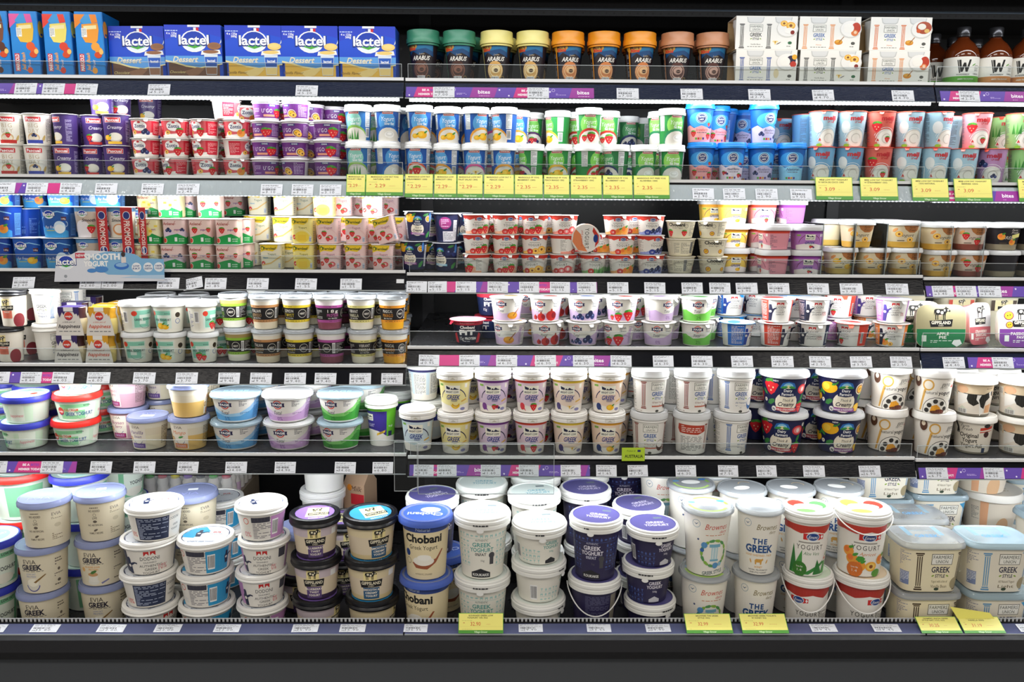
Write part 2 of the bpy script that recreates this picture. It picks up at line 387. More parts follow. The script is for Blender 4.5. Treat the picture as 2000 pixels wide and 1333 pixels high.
# ---------------------------------------------------------------- pieces of label art
NV, WH, RD, GD, GN, LB = '#1b2350', '#f6f4ef', '#d8232a', '#c79a4b', '#2c9a48', '#7fc4ea'
def T(s, u, v, h, c, f='', w=None, rot=0): return ('T', s, u, v, h, c, f, w, rot)
def leaf(u, v, a, b, c, rot=0):
    P = [(-a, 0), (-a * .4, b), (a * .5, b * .8), (a, 0), (a * .5, -b * .8), (-a * .4, -b)]
    ca, sa = math.cos(rot), math.sin(rot); return ('P', [(u + x * ca - y * sa, v + x * sa + y * ca) for x, y in P], c)
def fruit(k, u, v, r):
    if k == 'straw': return [('P', [(u - r, v + r * .4), (u - r * .6, v + r * .9), (u + r * .6, v + r * .9), (u + r, v + r * .4), (u + r * .5, v - r * .6), (u, v - r), (u - r * .5, v - r * .6)], '#d6202b'), leaf(u - r * .3, v + r * .9, r * .6, r * .22, '#3c8f2f', .3), leaf(u + r * .35, v + r * .9, r * .6, r * .22, '#4fa63a', -.3),
                             ('E', u - r * .3, v + r * .1, r * .1, r * .12, '#f3c9a0'), ('E', u + r * .3, v, r * .1, r * .12, '#f3c9a0'), ('E', u, v - r * .4, r * .1, r * .12, '#f3c9a0')]
    if k == 'sstraw': return [('E', u, v, r, r * .8, '#d4343a'), ('E', u, v, r * .75, r * .55, '#f0898a'), ('E', u, v, r * .3, r * .35, '#fbe4df')]
    if k == 'peach': return [('E', u, v, r, r * .92, '#f0a03a'), ('E', u - r * .3, v + r * .2, r * .5, r * .5, '#ee7a35'), leaf(u + r * .5, v + r * .8, r * .55, r * .25, '#4b9a3a', .5)]
    if k == 'hpeach': return [('E', u, v, r, r * .8, '#f4b13c'), ('E', u, v, r * .72, r * .55, '#f8cf6a'), ('E', u, v, r * .33, r * .3, '#8a4a20')]
    if k == 'mango': return [('E', u, v, r * 1.1, r * .75, '#f6b81f'), ('E', u - r * .35, v + r * .1, r * .5, r * .45, '#fbd24a'), leaf(u + r * .8, v + r * .6, r * .5, r * .2, '#3f8e35', .6)]
    if k == 'berry': return [('E', u - r * .5, v, r * .5, r * .5, '#26305f'), ('E', u + r * .5, v - r * .1, r * .52, r * .52, '#2f3d78'), ('E', u, v + r * .45, r * .5, r * .5, '#1f2850'), ('E', u - r * .5, v + r * .15, r * .15, r * .12, '#8fa0cf'), ('E', u + r * .5, v + r * .1, r * .15, r * .12, '#8fa0cf')]
    if k == 'mix': return fruit('straw', u - r * .5, v, r * .7) + [('E', u + r * .35, v + r * .1, r * .5, r * .45, '#a8183f'), ('E', u + r * .9, v - r * .2, r * .35, r * .35, '#2a2f66')]
    if k == 'banana': return [('A', u, v + r * .9, r * .9, r * .45, 200, 340, '#f0c21f'), ('A', u + r * .1, v + r * 1.3, r * .9, r * .3, 205, 335, '#d9a313')]
    if k == 'pome': return [('E', u, v, r, r * .9, '#c22f2a'), ('E', u + r * .5, v + r * .1, r * .5, r * .55, '#8e1b22'), leaf(u, v + r, r * .3, r * .2, '#a63a25', 1.5)]
    if k == 'honey': return [('E', u, v, r, r * .62, '#d88a1e'), ('R', u - r * .7, v - r * .1, u + r * .8, v + r * .5, '#e7a93c'), ('P', [(u, v), (u + r * .2, v - r * .1), (u + r * 1.3, v + r * 1.3), (u + r * 1.15, v + r * 1.35)], '#9b5f22')]
    if k == 'vanil': return [('E', u - r * .3, v + r * .3, r * .4, r * .22, '#f4dfa0'), ('E', u + r * .3, v + r * .3, r * .4, r * .22, '#f4dfa0'), ('E', u, v, r * .22, r * .4, '#f1d27a'), ('E', u, v + r * .2, r * .2, r * .2, '#c98f1c'), leaf(u + r * .8, v - r * .1, r * .7, r * .08, '#4a2a12', .5)]
    if k == 'aloe': return [('P', [(u - r, v - r), (u - r * .7, v + r), (u - r * .4, v - r)], '#3d8f3a'), ('P', [(u - r * .3, v - r), (u - r * .1, v + r * 1.3), (u + r * .2, v - r)], '#57a94a'), ('P', [(u + r * .1, v - r), (u + r * .6, v + r * .9), (u + r * .7, v - r)], '#2f7d33')]
    if k == 'passion': return [('E', u, v, r, r * .9, '#f1ead0'), ('E', u, v, r * .85, r * .75, '#7a2b52'), ('E', u, v, r * .68, r * .6, '#e9b22e'), ('E', u - r * .2, v, r * .12, r * .12, '#3a2a12'), ('E', u + r * .2, v + r * .1, r * .12, r * .12, '#3a2a12')]
    if k == 'bowl': return [('E', u, v, r, r * .7, '#fbfaf5'), ('E', u, v + r * .12, r * .8, r * .45, '#e6e6e2'), ('E', u, v + r * .16, r * .5, r * .25, '#fdfdfb')]
    if k == 'cow': return [('P', [(u + r * a, v + r * b) for a, b in ((-1.05, .1), (-1.0, .5), (-.8, .62), (.25, .62), (.5, .8), (.6, 1.0), (.72, .85), (1.0, .7), (1.3, .35), (1.2, .2), (.85, .3), (.65, .0), (.55, -.15), (-.55, -.2), (-.85, -.1), (-.92, .2), (-.98, -.3))], '#1b1a1a')] + \
        [('P', [(u + r * (x + a), v + r * b) for a, b in ((-.1, .1), (.12, .1), (.07, -.45), (.1, -.85), (-.04, -.85), (-.06, -.4))], '#1b1a1a') for x in (-.78, -.5, .3, .52)] + [('E', u - r * .45, v + r * .28, r * .24, r * .2, '#f4ecd0'), ('E', u + r * .1, v + r * .12, r * .2, r * .22, '#f4ecd0'), ('E', u + r * .45, v + r * .45, r * .12, r * .16, '#f4ecd0'), ('E', u + r * .95, v + r * .48, r * .12, r * .1, '#f4ecd0'), ('E', u - r * .1, v - r * .28, r * .14, r * .09, '#d8a0a0')]
    return []
def lactel(u, v, s, tc='#ffffff'):
    return [('E', u, v, s * 1.25, s * 1.05, '#ffffff'), ('E', u, v + s * .05, s * 1.08, s * .9, '#1a3fb0'), ('P', [(u - s, v - s * .35), (u, v - s * .1), (u + s, v - s * .35), (u + s * .6, v - s * .8), (u, v - s * .95), (u - s * .6, v - s * .8)], '#e9f6ff'), ('P', [(u - s * .8, v - s * .42), (u, v - s * .3), (u + s * .8, v - s * .42), (u, v - s * .7)], '#4fae3f'),
            T('lactel', u, v + s * .1, s * 1.0, '#12307f', 'B', s * 3.0), T('lactel', u, v + s * .14, s * .9, '#ffffff', 'b', s * 2.85)]
def fage(u, v, s):
    return [('A', u, v, s * .78, s * .2, 20, 160, '#d8352c'), ('A', u, v, s * .78, s * .2, 200, 340, '#d8352c'), ('A', u, v, s * .5, s * .14, 0, 360, '#2a2a66'), ('P', [(u - s * 1.5, v - s * .42), (u + s * 1.5, v - s * .42), (u + s * 1.38, v), (u + s * 1.5, v + s * .42), (u - s * 1.5, v + s * .42), (u - s * 1.38, v)], '#22204e'), T('FAGE', u, v, s * .46, '#ffffff', 'B', s * 2.1), T('Total', u - s * .1, v - s * 1.75, s * .8, '#23234d', 'i', s * 1.9)]
def brightcow(u, v, s):
    return [('R', u - s * 1.25, v - s * .75, u + s * 1.25, v + s * .7, '#f7f4e4'), ('P', [(u - s * 1.0, v + s * .62), (u - s * .35, v + s * .35), (u - s * .3, v + s * .1), (u - s * .5, v), (u - s * .95, v + s * .1)], '#1c2142'), ('P', [(u - s * .3, v), (u - s * .1, v + s * .3), (u + s * .15, v + s * .1), (u + s * .4, v + s * .42), (u + s * .7, v + s * .2), (u + s * 1.05, v + s * .1), (u + s * 1.05, v)], '#1c2142'), T('BRIGHT COW', u, v - s * .4, s * .32, '#1c2142', 'b', s * 2.1)]
def farmers(u, v, s, gc='#2456a0', pc='#4a6fb0', pl=-1, pr=None, txt=None, tc='#3a5a90', nar=False):
    o = [('R', u - s * 1.55, v - s * .8, u + s * 1.55, v + s * .85, '#4c4d42'), ('R', u - s * 1.47, v - s * .72, u + s * 1.47, v + s * .77, '#f3f1ea'), T('FARMERS', u, v + s * .35, s * .5, '#3c4438', '', s * 2.6), T('UNION', u, v - s * .32, s * .48, '#3c4438', '', s * 1.8),
         T('GREEK', u, v - s * 1.55, s * .85, gc, 'b', s * 2.8), T('STYLE', u, v - s * 2.5, s * .5, gc, 'b', s * 1.5), leaf(u - s * 1.1, v - s * 2.5, s * .25, s * .12, '#8aa83e', .5), leaf(u + s * 1.1, v - s * 2.5, s * .25, s * .12, '#8aa83e', -.5)]
    for x in [p for p in (pl, pr) if p is not None]:
        o += [('R', x - s * .6, v + s * .75, x + s * .6, v + s * .98, pc), ('R', x - s * .45, v + s * .5, x + s * .45, v + s * .68, pc)]
        for k in (-1, 0, 1): o.append(('R', x + k * s * .3 - s * .08, v - s * 4.1, x + k * s * .3 + s * .08, v + s * .42, pc))
        o += [('R', x - s * .5, v - s * 4.4, x + s * .5, v - s * 4.2, pc), ('R', x - s * .62, v - s * 4.75, x + s * .62, v - s * 4.5, pc)]
    if txt:
        for k, t in enumerate(txt): o.append(T(t, u, v - s * (3.35 + .75 * k), s * (.38 + .08 * k), tc, '', s * 2.5))
    return o
def dairyf(u, v, s, rib, ribt):
    return [('E', u - s * .1, v - s * 1.75, s * 1.9, s * 1.75, '#2a2850'), ('E', u - s * .1, v - s * 1.75, s * 1.78, s * 1.63, '#f3ead6'), ('P', [(u - s * 1.1, v + s * .75), (u - s * .8, v + s * 1.35), (u, v + s * 1.6), (u + s * .8, v + s * 1.35), (u + s * 1.1, v + s * .75), (u + s * 1.15, v - s * .7), (u, v - s * .85), (u - s * 1.15, v - s * .7)], '#2a6fc0'), ('E', u, v + s * .75, s * .7, s * .62, '#8fd0f0'), ('E', u, v + s * .7, s * .36, s * .34, '#fff4c0'), leaf(u - s * .55, v + s * .68, s * .55, s * .2, '#3f9a45', .2), leaf(u + s * .55, v + s * .68, s * .55, s * .2, '#3f9a45', -.2),
            ('P', [(u - s * 1.2, v + s * .5), (u + s * 1.2, v + s * .5), (u + s * 1.15, v - s * .7), (u, v - s * .85), (u - s * 1.15, v - s * .7)], '#17214f'), T('Dairy', u, v + s * .17, s * .42, '#ffffff', 'b', s * 1.2), T('Farmers', u, v - s * .4, s * .42, '#ffffff', 'b', s * 1.75),
            T('Thick &', u + s * .15, v - s * 1.35, s * .42, '#1d1b2e', 'i', s * 1.7), T('Creamy', u - s * .05, v - s * 2.0, s * .62, '#1d1b2e', 'ib', s * 2.7),
            ('P', [(u - s * 2, v - s * 2.5), (u + s * 1.9, v - s * 2.65), (u + s * 1.9, v - s * 3.2), (u - s * 2, v - s * 3.05)], rib), T(ribt, u, v - s * 2.85, s * .28, '#ffffff', 'b', s * 3.2)]
def emmi(u, v, s):
    return [('R', u - s * 1.6, v - s * .5, u + s * 1.25, v + s * .5, '#cf2b2b'), ('R', u + s * 1.25, v - s * .4, u + s * 1.9, v + s * .4, '#cf2b2b'), ('R', u + s * 1.35, v - s * .09, u + s * 1.8, v + s * .09, '#ffffff'), ('R', u + s * 1.48, v - s * .28, u + s * 1.67, v + s * .28, '#ffffff'), ('E', u, v, s * 1.1, s * .68, '#e9f0fa'), ('E', u, v, s * 1.0, s * .58, '#1c3f86'), T('Emmi', u, v - s * .03, s * .55, '#ffffff', 'i', s * 1.6)]
def dodoni(u, v, s, lines, pct=None, pc='#c4636a'):
    o = [('P', [(u - s * .9, v + s * .9), (u - s * .1, v + s * .9), (u - s * .1, v + s * .2), (u - s * .45, v + s * .6), (u - s * .9, v + s * .1)], '#c22a2a'), ('P', [(u + s * .9, v + s * .9), (u + s * .1, v + s * .9), (u + s * .1, v + s * .2), (u + s * .45, v + s * .6), (u + s * .9, v + s * .1)], '#c22a2a'), T('DODONI', u, v - s * .35, s * .62, '#2a2a33', '', s * 3.0), T('EAAHNIKO', u, v - s * 1.05, s * .28, '#4a4a50', '', s * 2)]
    for k, t in enumerate(lines): o.append(T(t, u + s * .1, v - s * (1.65 + .62 * k), s * .42, '#2a2a33', '', s * .42 * len(t)))
    if pct: o.append(T(pct, u + s * 2.1, v - s * 2.1, s * .95, pc, '', s * (1.0 if len(pct) < 3 else 1.5)))
    return o
def gipps(u, v, s, l1, lc):
    return [('P', [(u - s * 1.1, v + s * .9), (u + s * .9, v + s * 1.0), (u + s * .9, v - s), (u - s * 1.2, v - s)], '#f0e0a0')] + fruit('cow', u - s * .1, v + s * .1, s * .75) + [('P', [(u - s * 1.75, v - s * .75), (u + s * 1.75, v - s * .6), (u + s * 1.6, v - s * 1.75), (u - s * 1.6, v - s * 1.85)], '#16161a'), T('GIPPSLAND', u, v - s * 1.12, s * .48, '#f2ead0', 'b', s * 3.0), T('DAIRY', u, v - s * 1.58, s * .22, '#f2ead0', '', s * .9),
            ('R', u - s * 1.3, v - s * 3.7, u + s * 1.3, v - s * 1.85, lc)] + [T(t, u, v - s * (2.2 + .5 * k), s * .32, '#f6eee0', 'b', s * .33 * len(t)) for k, t in enumerate(l1)]
def chob(u, v, s): return [T('Chobani', u, v, s, '#1a1a1a', 'B', s * 5.0), T('Greek Yogurt', u, v - s * 1.15, s * .55, '#2a2a2a', '', s * 3.8)]
def icons(u, v, s, col, rows, cols, hol=None):
    o = []; rr = random.Random(int(u * 3 + v))
    for r in range(rows):
        y = v - r * s * 2.0
        for c in range(cols):
            x = u + c * s * 1.7
            if hol and hol(x, y): continue
            k = rr.randrange(4)
            if k == 0: o += [('R', x - s * .5, y - s * .1, x + s * .5, y + s * .4, col), ('R', x - s * .45, y - s * .6, x - s * .25, y, col), ('R', x + s * .25, y - s * .6, x + s * .45, y, col)]
            elif k == 1: o += [leaf(x, y, s * .6, s * .3, col)]
            elif k == 2: o += [('R', x - s * .35, y - s * .5, x + s * .35, y + s * .3, col), ('R', x - s * .12, y + s * .3, x + s * .12, y + s * .6, col)]
            else: o += [('P', [(x - s * .5, y + s * .6), (x + s * .5, y + s * .6), (x, y - s * .1)], col), ('R', x - s * .1, y - s * .6, x + s * .1, y, col)]
        o.append(('R', u - s * .6, y - s * 1.0, u + (cols - 1) * s * 1.7 + s * .6, y - s * .9, col))
    return o
def wavy(v0, v1, half, col, amp=2, base=None):
    P = [(-half, v0)] + [(half, v0)] + [(half - 2 * half * i / 16, v1 + amp * math.sin(i * .9)) for i in range(17)]
    return ('P', P, col)
def small(u, v, w, h, n, c): return ('L', u - w / 2, v - h / 2, u + w / 2, v + h / 2, n, c)
def nutri(u, v, w, h, bgc='#eef2f4', c='#5a6068'): return [('R', u - w / 2, v - h / 2, u + w / 2, v + h / 2, bgc), ('L', u - w * .44, v - h * .45, u + w * .44, v + h * .45, max(4, int(h / 2)), c)]
def barc(u, v, w, h): return [('R', u - w / 2, v - h / 2, u + w / 2, v + h / 2, '#f4f4f4'), ('B', u - w * .42, v - h * .4, u + w * .42, v + h * .42, '#1c1c22')]

# ================================================================ shelf 1
kx, kz = SC[1]
for key, lidc, tone, sw, sw2, desc in (('ar_g', '#3f8a6c', 'dark', '#4a2c24', '#8a5a48', 'dark coffee cup with green lid'), ('ar_y', '#f1e38a', 'cream', '#d9a860', '#f4dca8', 'coffee cup with pale yellow lid'),
                                       ('ar_o', '#f29a1e', 'amber', '#d4824a', '#f2c08a', 'coffee cup with orange lid'), ('ar_b', '#c98a62', 'brown', '#5a3630', '#c8a090', 'coffee cup with brown lid')):
    art = [('R', -46, 4, 46, 73, '#241a20'), ('P', [(-24, 73), (24, 73), (26, 48), (8, 56), (-2, 50), (-14, 58), (-24, 50)], '#164676'), ('P', [(-10, 60), (0, 73), (24, 73), (24, 58), (10, 64)], '#23709f'),
           ('E', -20, 68, 15, 9, '#b8923a'), T('More', -17, 69, 5.5, '#3a1a10', 'b'), T('30ml', -17, 63, 6, '#d32020', 'B'),
           ('E', 0, 22, 17, 19, sw), ('A', 0, 22, 10, 2.2, 20, 300, sw2), ('A', 0, 22, 14, 1.6, 120, 420, sw2), ('E', 1, 24, 9, 7, sw2), ('E', 2, 23, 4.6, 3.4, '#3b2018'), ('R', -2, 22.6, 6, 23.2, sw2),
           T('ARABUS', 1, 45, 8.2, '#f6f2ea', 'bi', 36), T('Latte', 3, 53, 3.4, '#c9b89a', 'i'), ('R', -9, 5.5, 9, 11, '#f0f0f0'), ('B', -8.5, 6, 8.5, 10.5, '#4a4a4a'), ('A', 17, 8, 3.5, .7, 0, 360, '#b79a55'),
           ('R', -30, 4, -27, 72, lidc), ('L', -40, 14, -31, 60, 20, '#b8b8c0')]
    cup(key, 'coffee_cup', 'coffee cup', desc, 1, 66, 57, 40, 100, 25, ('snap', lidc), [(4, '#1c1618'), (75, '#221a1e')], art, collar=(62, 70, 74, lidc))
def box(key, name, cat, desc, row, w, h, dep, col, front=(), side=(), topa=(), sidecol=None, round_=1.5, partname='carton_front', side_part='carton_side', N=44):
    """an upright carton, front face at -Y"""
    kx, kz = SC[row]; b = MB(); a, d, H = w / 2 * kx, dep / 2 * kx, h * kz; c = round_ * kx
    P = [(-a + c, -d), (a - c, -d), (a, -d + c), (a, d - c), (a - c, d), (-a + c, d), (-a, d - c), (-a, -d + c)]
    sc_ = sidecol or col
    b.v += [(x, y, 0) for x, y in P] + [(x, y, H) for x, y in P]
    for i in range(8):
        j = (i + 1) % 8; b.f.append((i, j, 8 + j, 8 + i)); b.c.append(col if i in (0,) else sc_); b.sm.append(False)
    b.f.append(tuple(range(7, -1, -1))); b.c.append(sc_); b.sm.append(False); b.f.append(tuple(range(8, 16))); b.c.append(sc_); b.sm.append(False)
    parts = [('carton', b.mesh(key + ' carton'))]
    m = MB()
    if front: plane_art(m, list(front), lambda u, v, e: (u * kx, -d - e, v * kz), (0, -1, 0)); parts.append(('front_print', m.mesh(key + ' front')))
    if side:
        m = MB(); plane_art(m, list(side), lambda u, v, e: (a + e, u * kx, v * kz), (1, 0, 0)); parts.append(('side_print', m.mesh(key + ' side')))
    KIND[key] = dict(name=name, cat=cat, desc=desc, row=row, parts=parts, h=H, r=a, ry=d, n=8)
for key, c1, pud, fc, desc in (('jl_choc', '#6a3a24', '#7a4428', '#5a2d1c', 'tall blue jelly carton with brown pudding'), ('jl_pink', '#e55aa0', '#e8b83c', '#e2582a', 'tall blue jelly carton with pink corner'),
                               ('jl_red', '#ea4030', '#ecd96a', '#d8402c', 'tall blue jelly carton with red corner'), ('jl_or', '#f08a28', '#ee9a30', '#f0a13a', 'tall blue jelly carton with orange corner')):
    fr = [('P', [(-26, 119), (-26, 92), (-10, 108), (-6, 119)], c1), ('P', [(-6, 119), (-16, 106), (-8, 100), (16, 104), (16, 119)], '#3f9ad8'), ('P', [(2, 119), (14, 119), (17, 104), (6, 102)], c1),
          ('P', [(-13, 100), (17, 103), (18, 90), (15, 70), (10, 64), (-8, 66), (-13, 76)], pud), ('P', [(-10, 97), (14, 99), (14, 92), (-9, 90)], '#f3e3a8'), ('P', [(-8, 88), (10, 90), (9, 72), (-6, 72)], pud), ('R', -14, 76, -4, 93, '#f4f2ea'), ('L', -13, 77, -5, 92, 6, '#77777a'),
          ('E', 10, 58, 8, 8, fc), ('E', 16, 50, 7, 7, fc), ('E', 14, 42, 7, 6, '#d84a20'), ('E', 20, 48, 4, 5, '#f7c268'),
          ('R', -21, 10, -12, 44, '#d4343c'), T('MARIGOLD', -16.5, 27, 6.5, '#ffffff', 'b', 31, PI / 2), T('Jeli Buah', -5, 28, 6.5, '#f2a83a', 'bi', 36, PI / 2), T('Fruit', 5, 24, 5, '#f6d9c0', 'i', 18, PI / 2), ('E', 6, 12, 5, 6, fc)]
    sd = [('R', -40, 0, -30, 119, '#1668b8'), ('P', [(-36, 20), (-26, 40), (-20, 30), (-22, 0), (-36, 0)], '#2c2440'), ('E', -32, 92, 10, 16, pud), ('R', -34, 80, -26, 84, '#1b3f90'), T('MARIGOLD', -14, 75, 6, '#e04a50', 'b', 30, PI / 2), ('R', -20, 2, -10, 38, '#f2913a')]
    box(key, 'jelly_carton', 'carton', desc, 1, 52, 124, 84, '#1c86d6', fr, sd, sidecol='#1c7cca')
for key, base, base2, cr, tx, desc in (('lc_choc', '#6b4632', '#8f6347', '#9a6a4a', 'Chocolate', 'blue dessert four-pack, brown chocolate base'), ('lc_van', '#f0bc48', '#f6d688', '#f0cf7a', 'Vanilla Flavor', 'blue dessert four-pack, yellow vanilla base')):
    fr = [('P', [(-53.4, 101)] + [(53.4, 101)] + [(54, 30 - 2)] + [(30, 24), (10, 20), (-15, 24), (-35, 30), (-54, 34)], '#1f4fd0'), ('P', [(-54, 42), (54, 42), (54, 28), (30, 24), (10, 20), (-15, 24), (-35, 30), (-54, 34)], '#5fa2e6'), ('P', [(-53.4, 101), (53.4, 101), (53.4, 78), (0, 92), (-53.4, 72)], '#2a44c8'), ('R', -9, 97, 14, 101, '#f4f4f4'),
          ('P', [(-54, 34), (-35, 30), (-15, 24), (10, 20), (30, 24), (54, 28), (54, 26), (30, 22), (10, 17.5), (-15, 21), (-35, 27), (-54, 31)], '#f4e2a0'), ('P', [(-20, 12), (5, 20), (20, 18), (8, 6), (-8, 2)], base2), ('R', 2, 90, 7, 96, '#f4f4f4'), ('R', 7, 90, 12, 96, '#d42430'), ('R', -3, 90, 2, 96, '#2a3fa0')]
    fr += lactel(2, 70, 20) + [T('Dessert', -16, 35, 11, '#b9b4a0', 'ib', 50), T('Dessert', -16, 35.6, 10.5, '#e8e2cc', 'ib', 49), T('4 x 125g', -40, 85, 4, '#ffffff', 'b'), T('500g', -36, 80, 4, '#ffffff', 'b'), ('L', -52, 88, -28, 92, 1, '#cfe0ff'),
          T(tx, -32, 11, 5, '#e8cf8a' if 'choc' in key else '#8a6a2c', 'i'), ('P', [(16, 52), (50, 54), (52, 46), (14, 44)], '#f2f4f6'), ('E', 33, 50, 15, 3.5, cr), ('P', [(20, 45), (46, 45), (43, 6), (23, 6)], '#dfe9f4'), ('P', [(21, 40), (45, 40), (43.5, 22), (22.5, 22)], '#2a5fc0'), T('lactel', 33, 33, 5, '#ffffff', 'b', 15), ('P', [(22.5, 20), (43.5, 20), (42.5, 7), (23.5, 7)], base2),
          ('E', 40, 61, 13, 7, cr), ('E', 40, 62, 9, 4, base2), ('P', [(50, 64), (54, 74), (54, 68)], '#cfd6de')]
    box(key, 'dessert_multipack', 'dessert multipack', desc, 1, 107, 101, 70, base, fr, (), sidecol='#2a58c8', round_=5)
# yogurt twin packs in printed card sleeves
def sleeve(key, pc, gc, bowl, fl, desc, tx):
    kx, kz = SC[1]; row = 1; w, h, dep = 118, 64, 62
    a, d, H = w / 2 * kx, dep / 2 * kx, h * kz
    b = MB(); b.box(-a, -d, 0, a, -d + .0012, H, '#f4f1ea'); b.box(-a, d - .0012, 0, a, d, H, '#c9a878'); b.box(-a, -d + .0012, 0, a, d - .0012, .0012, '#c9a878')
    top = [(-a, -a + .018), (-a + .052, a - .062), (a - .016, a)]
    for x0, x1 in top: b.box(x0, -d + .0012, H - .0012, x1, d - .0012, H, '#f4f1ea')
    parts = [('card_sleeve', b.mesh(key + ' sleeve'))]
    sec = sec_of(2.0, 1.0, 32)[0]
    for sx in (-1, 1):
        p = MB(); r = 25 * kx
        p.rings(sec, [(r * .78, .002, '#efece4'), (r * .95, H * .72, '#efece4'), (r * 1.02, H * .8, '#f2f2f0'), (r * 1.02, H - .0035, '#f2f2f0'), (r * .95, H - .0025, '#e8e8e6')])
        p.v = [(x + sx * a * .52, y, z) for x, y, z in p.v]; parts.append(('inner_pot', p.mesh(key + ' pot')))
    o = []
    for cx in (-22, 32): o.append(('P', [(cx - 17, 62), (cx + 17, 62), (cx + 15, 53), (cx + 11, 50), (cx - 11, 50), (cx - 15, 53)], '#c9c9c6')); o.append(('P', [(cx - 15, 62), (cx + 15, 62), (cx + 13.5, 54.5), (cx + 10, 52), (cx - 10, 52), (cx - 13.5, 54.5)], '#dededc'))
    o += farmers(-20, 41, 8.2, gc, pc, -47, 5) + [T(tx, -20, 10, 2.8, pc if pc != '#3c3c3a' else '#55554f', '')]
    o += [('E', 40, 40, 21, 17, '#d9d6cf'), ('E', 40, 41, 19.5, 15.5, '#f6f3ee')]
    if bowl == 'peach': o += fruit('hpeach', 46, 46, 9) + fruit('hpeach', 33, 50, 7) + [('E', 44, 36, 9, 6, '#fbf7f0'), ('E', 50, 33, 4, 4, '#8a2a20')]
    elif bowl == 'nut': o += [('E', 50, 42, 9, 11, '#c23a20'), ('E', 48, 33, 7, 6, '#e07a40'), ('E', 49, 34, 3, 3, '#f4d0b0'), ('E', 36, 42, 10, 9, '#faf6ee')]
    elif bowl == 'gran': o += [('E', 44, 44, 15, 12, '#b04a28'), ('E', 40, 46, 8, 6, '#f5efe2'), ('E', 50, 38, 5, 4, '#e8c070'), ('E', 34, 38, 4, 4, '#d85a28')]
    else: o += [('E', 48, 44, 9, 9, '#2c2440'), ('E', 52, 36, 6, 6, '#c23a2a'), ('E', 54, 50, 5, 5, '#f0b030'), ('E', 36, 41, 10, 9, '#faf7ef')]
    o += (fruit('vanil', 18, 13, 8) if fl == 'v' else fruit('honey', 18, 15, 8) if fl == 'h' else [('E', 20, 18, 5, 9, '#e8d8b0')])
    o += [('E', 46, 13, 4, 3, '#2f6a44' if fl == 'v' else '#55554f'), ('L', 40, 5, 56, 8, 1, '#77776f'), ('L', -36, 4, -6, 6.5, 1, '#77776f')]
    m = MB(); plane_art(m, o, lambda u, v, e: (u * kx, -d - e, v * kz), (0, -1, 0)); parts.append(('front_print', m.mesh(key + ' front')))
    KIND[key] = dict(name='yogurt_twin_pack', cat='yogurt multipack', desc=desc, row=1, parts=parts, h=H, r=a, ry=d, n=8)
sleeve('fu_van', '#3c3c3a', '#3c3c3a', 'peach', 'v', 'white card twin pack with vanilla flower', 'Vanilla Bean')
sleeve('fu_hon', '#e89a5a', '#3a66a8', 'nut', 'h', 'white card twin pack with orange columns', 'Honey')
sleeve('fu_hon2', '#e07a40', '#3a66a8', 'gran', 'h', 'white card twin pack with round granola bowl', 'Honey')
sleeve('fu_nat', '#3a56a0', '#3a66a8', 'berry', 's', 'white card twin pack with blue columns', 'All Natural Yogurt')
def bottle(key, liquid, lab, stripe, desc, w=64, h=118):
    kx, kz = SC[1]; r = w / 2 * kx; sec = sec_of(2, 1, 40)[0]; b = MB()
    prof = [(.9, 0), (.99, 2), (1, 5), (1, 58), (.98, 64), (.88, 74), (.68, 84), (.42, 92), (.33, 96), (.32, 104)]
    b.rings(sec, [(r * q, z * kz, '@amber') for q, z in prof]); parts = [('bottle_glass', b.mesh(key + ' glass'))]
    c = MB(); c.rings(sec, [(r * .36, 98 * kz, '@black'), (r * .4, 99 * kz, '@cap'), (r * .4, 103 * kz, '@cap'), (r * .37, 103.6 * kz, '@cap'), (r * .4, 104.2 * kz, '@cap'), (r * .4, 116 * kz, '@cap'), (r * .36, h * kz, '@cap')]); parts.append(('cap', c.mesh(key + ' cap')))
    half = PI / 2 * w / 2 * 2
    o = [('R', -half, 8, half, 56, lab), ('R', -half, 3, half, 18, stripe), ('P', [(-11, 50), (-7, 50), (-5, 34), (-2, 44), (2, 44), (4, 34), (8, 50), (12, 50), (6, 26), (2, 26), (0, 36), (-3, 26), (-7, 26)], '#1a1a1a'), ('P', [(-14, 50), (-12, 50), (-7, 24), (-9, 24)], '#1a1a1a'), T('WONDERBREW', -2, 21, 3, '#2a2a2a', 'b', 24), T('GREEN TEA FLAVOUR', 4, 12, 2.2, '#f2f6ea', 'b', 30), T('KOMBUCHA', 22, 21, 2.4, '#333', 'b', 11) if False else T('KOMBUCHA', 24, 22, 2.4, '#333333', 'b', 13), ('L', 20, 27, 30, 40, 5, '#666666'), leaf(18, 40, 5, 1.2, '#6aa84a', .6)]
    m = MB(); wrap(m, o, kx, kz, sec_of(2, 1, 40), lambda z: r); parts.append(('printed_label', m.mesh(key + ' label')))
    KIND[key] = dict(name='glass_bottle', cat='bottle', desc=desc, row=1, parts=parts, h=h * kz, r=r, ry=r)
SPECIAL['@cap'] = mat('#4a4a4e', .22, .7)
bottle('bt_green', '', '#f2f1ea', '#5aa832', 'amber glass bottle with green label stripe')
bottle('bt_or', '', '#f2efe8', '#c8854a', 'amber glass bottle with orange label stripe')

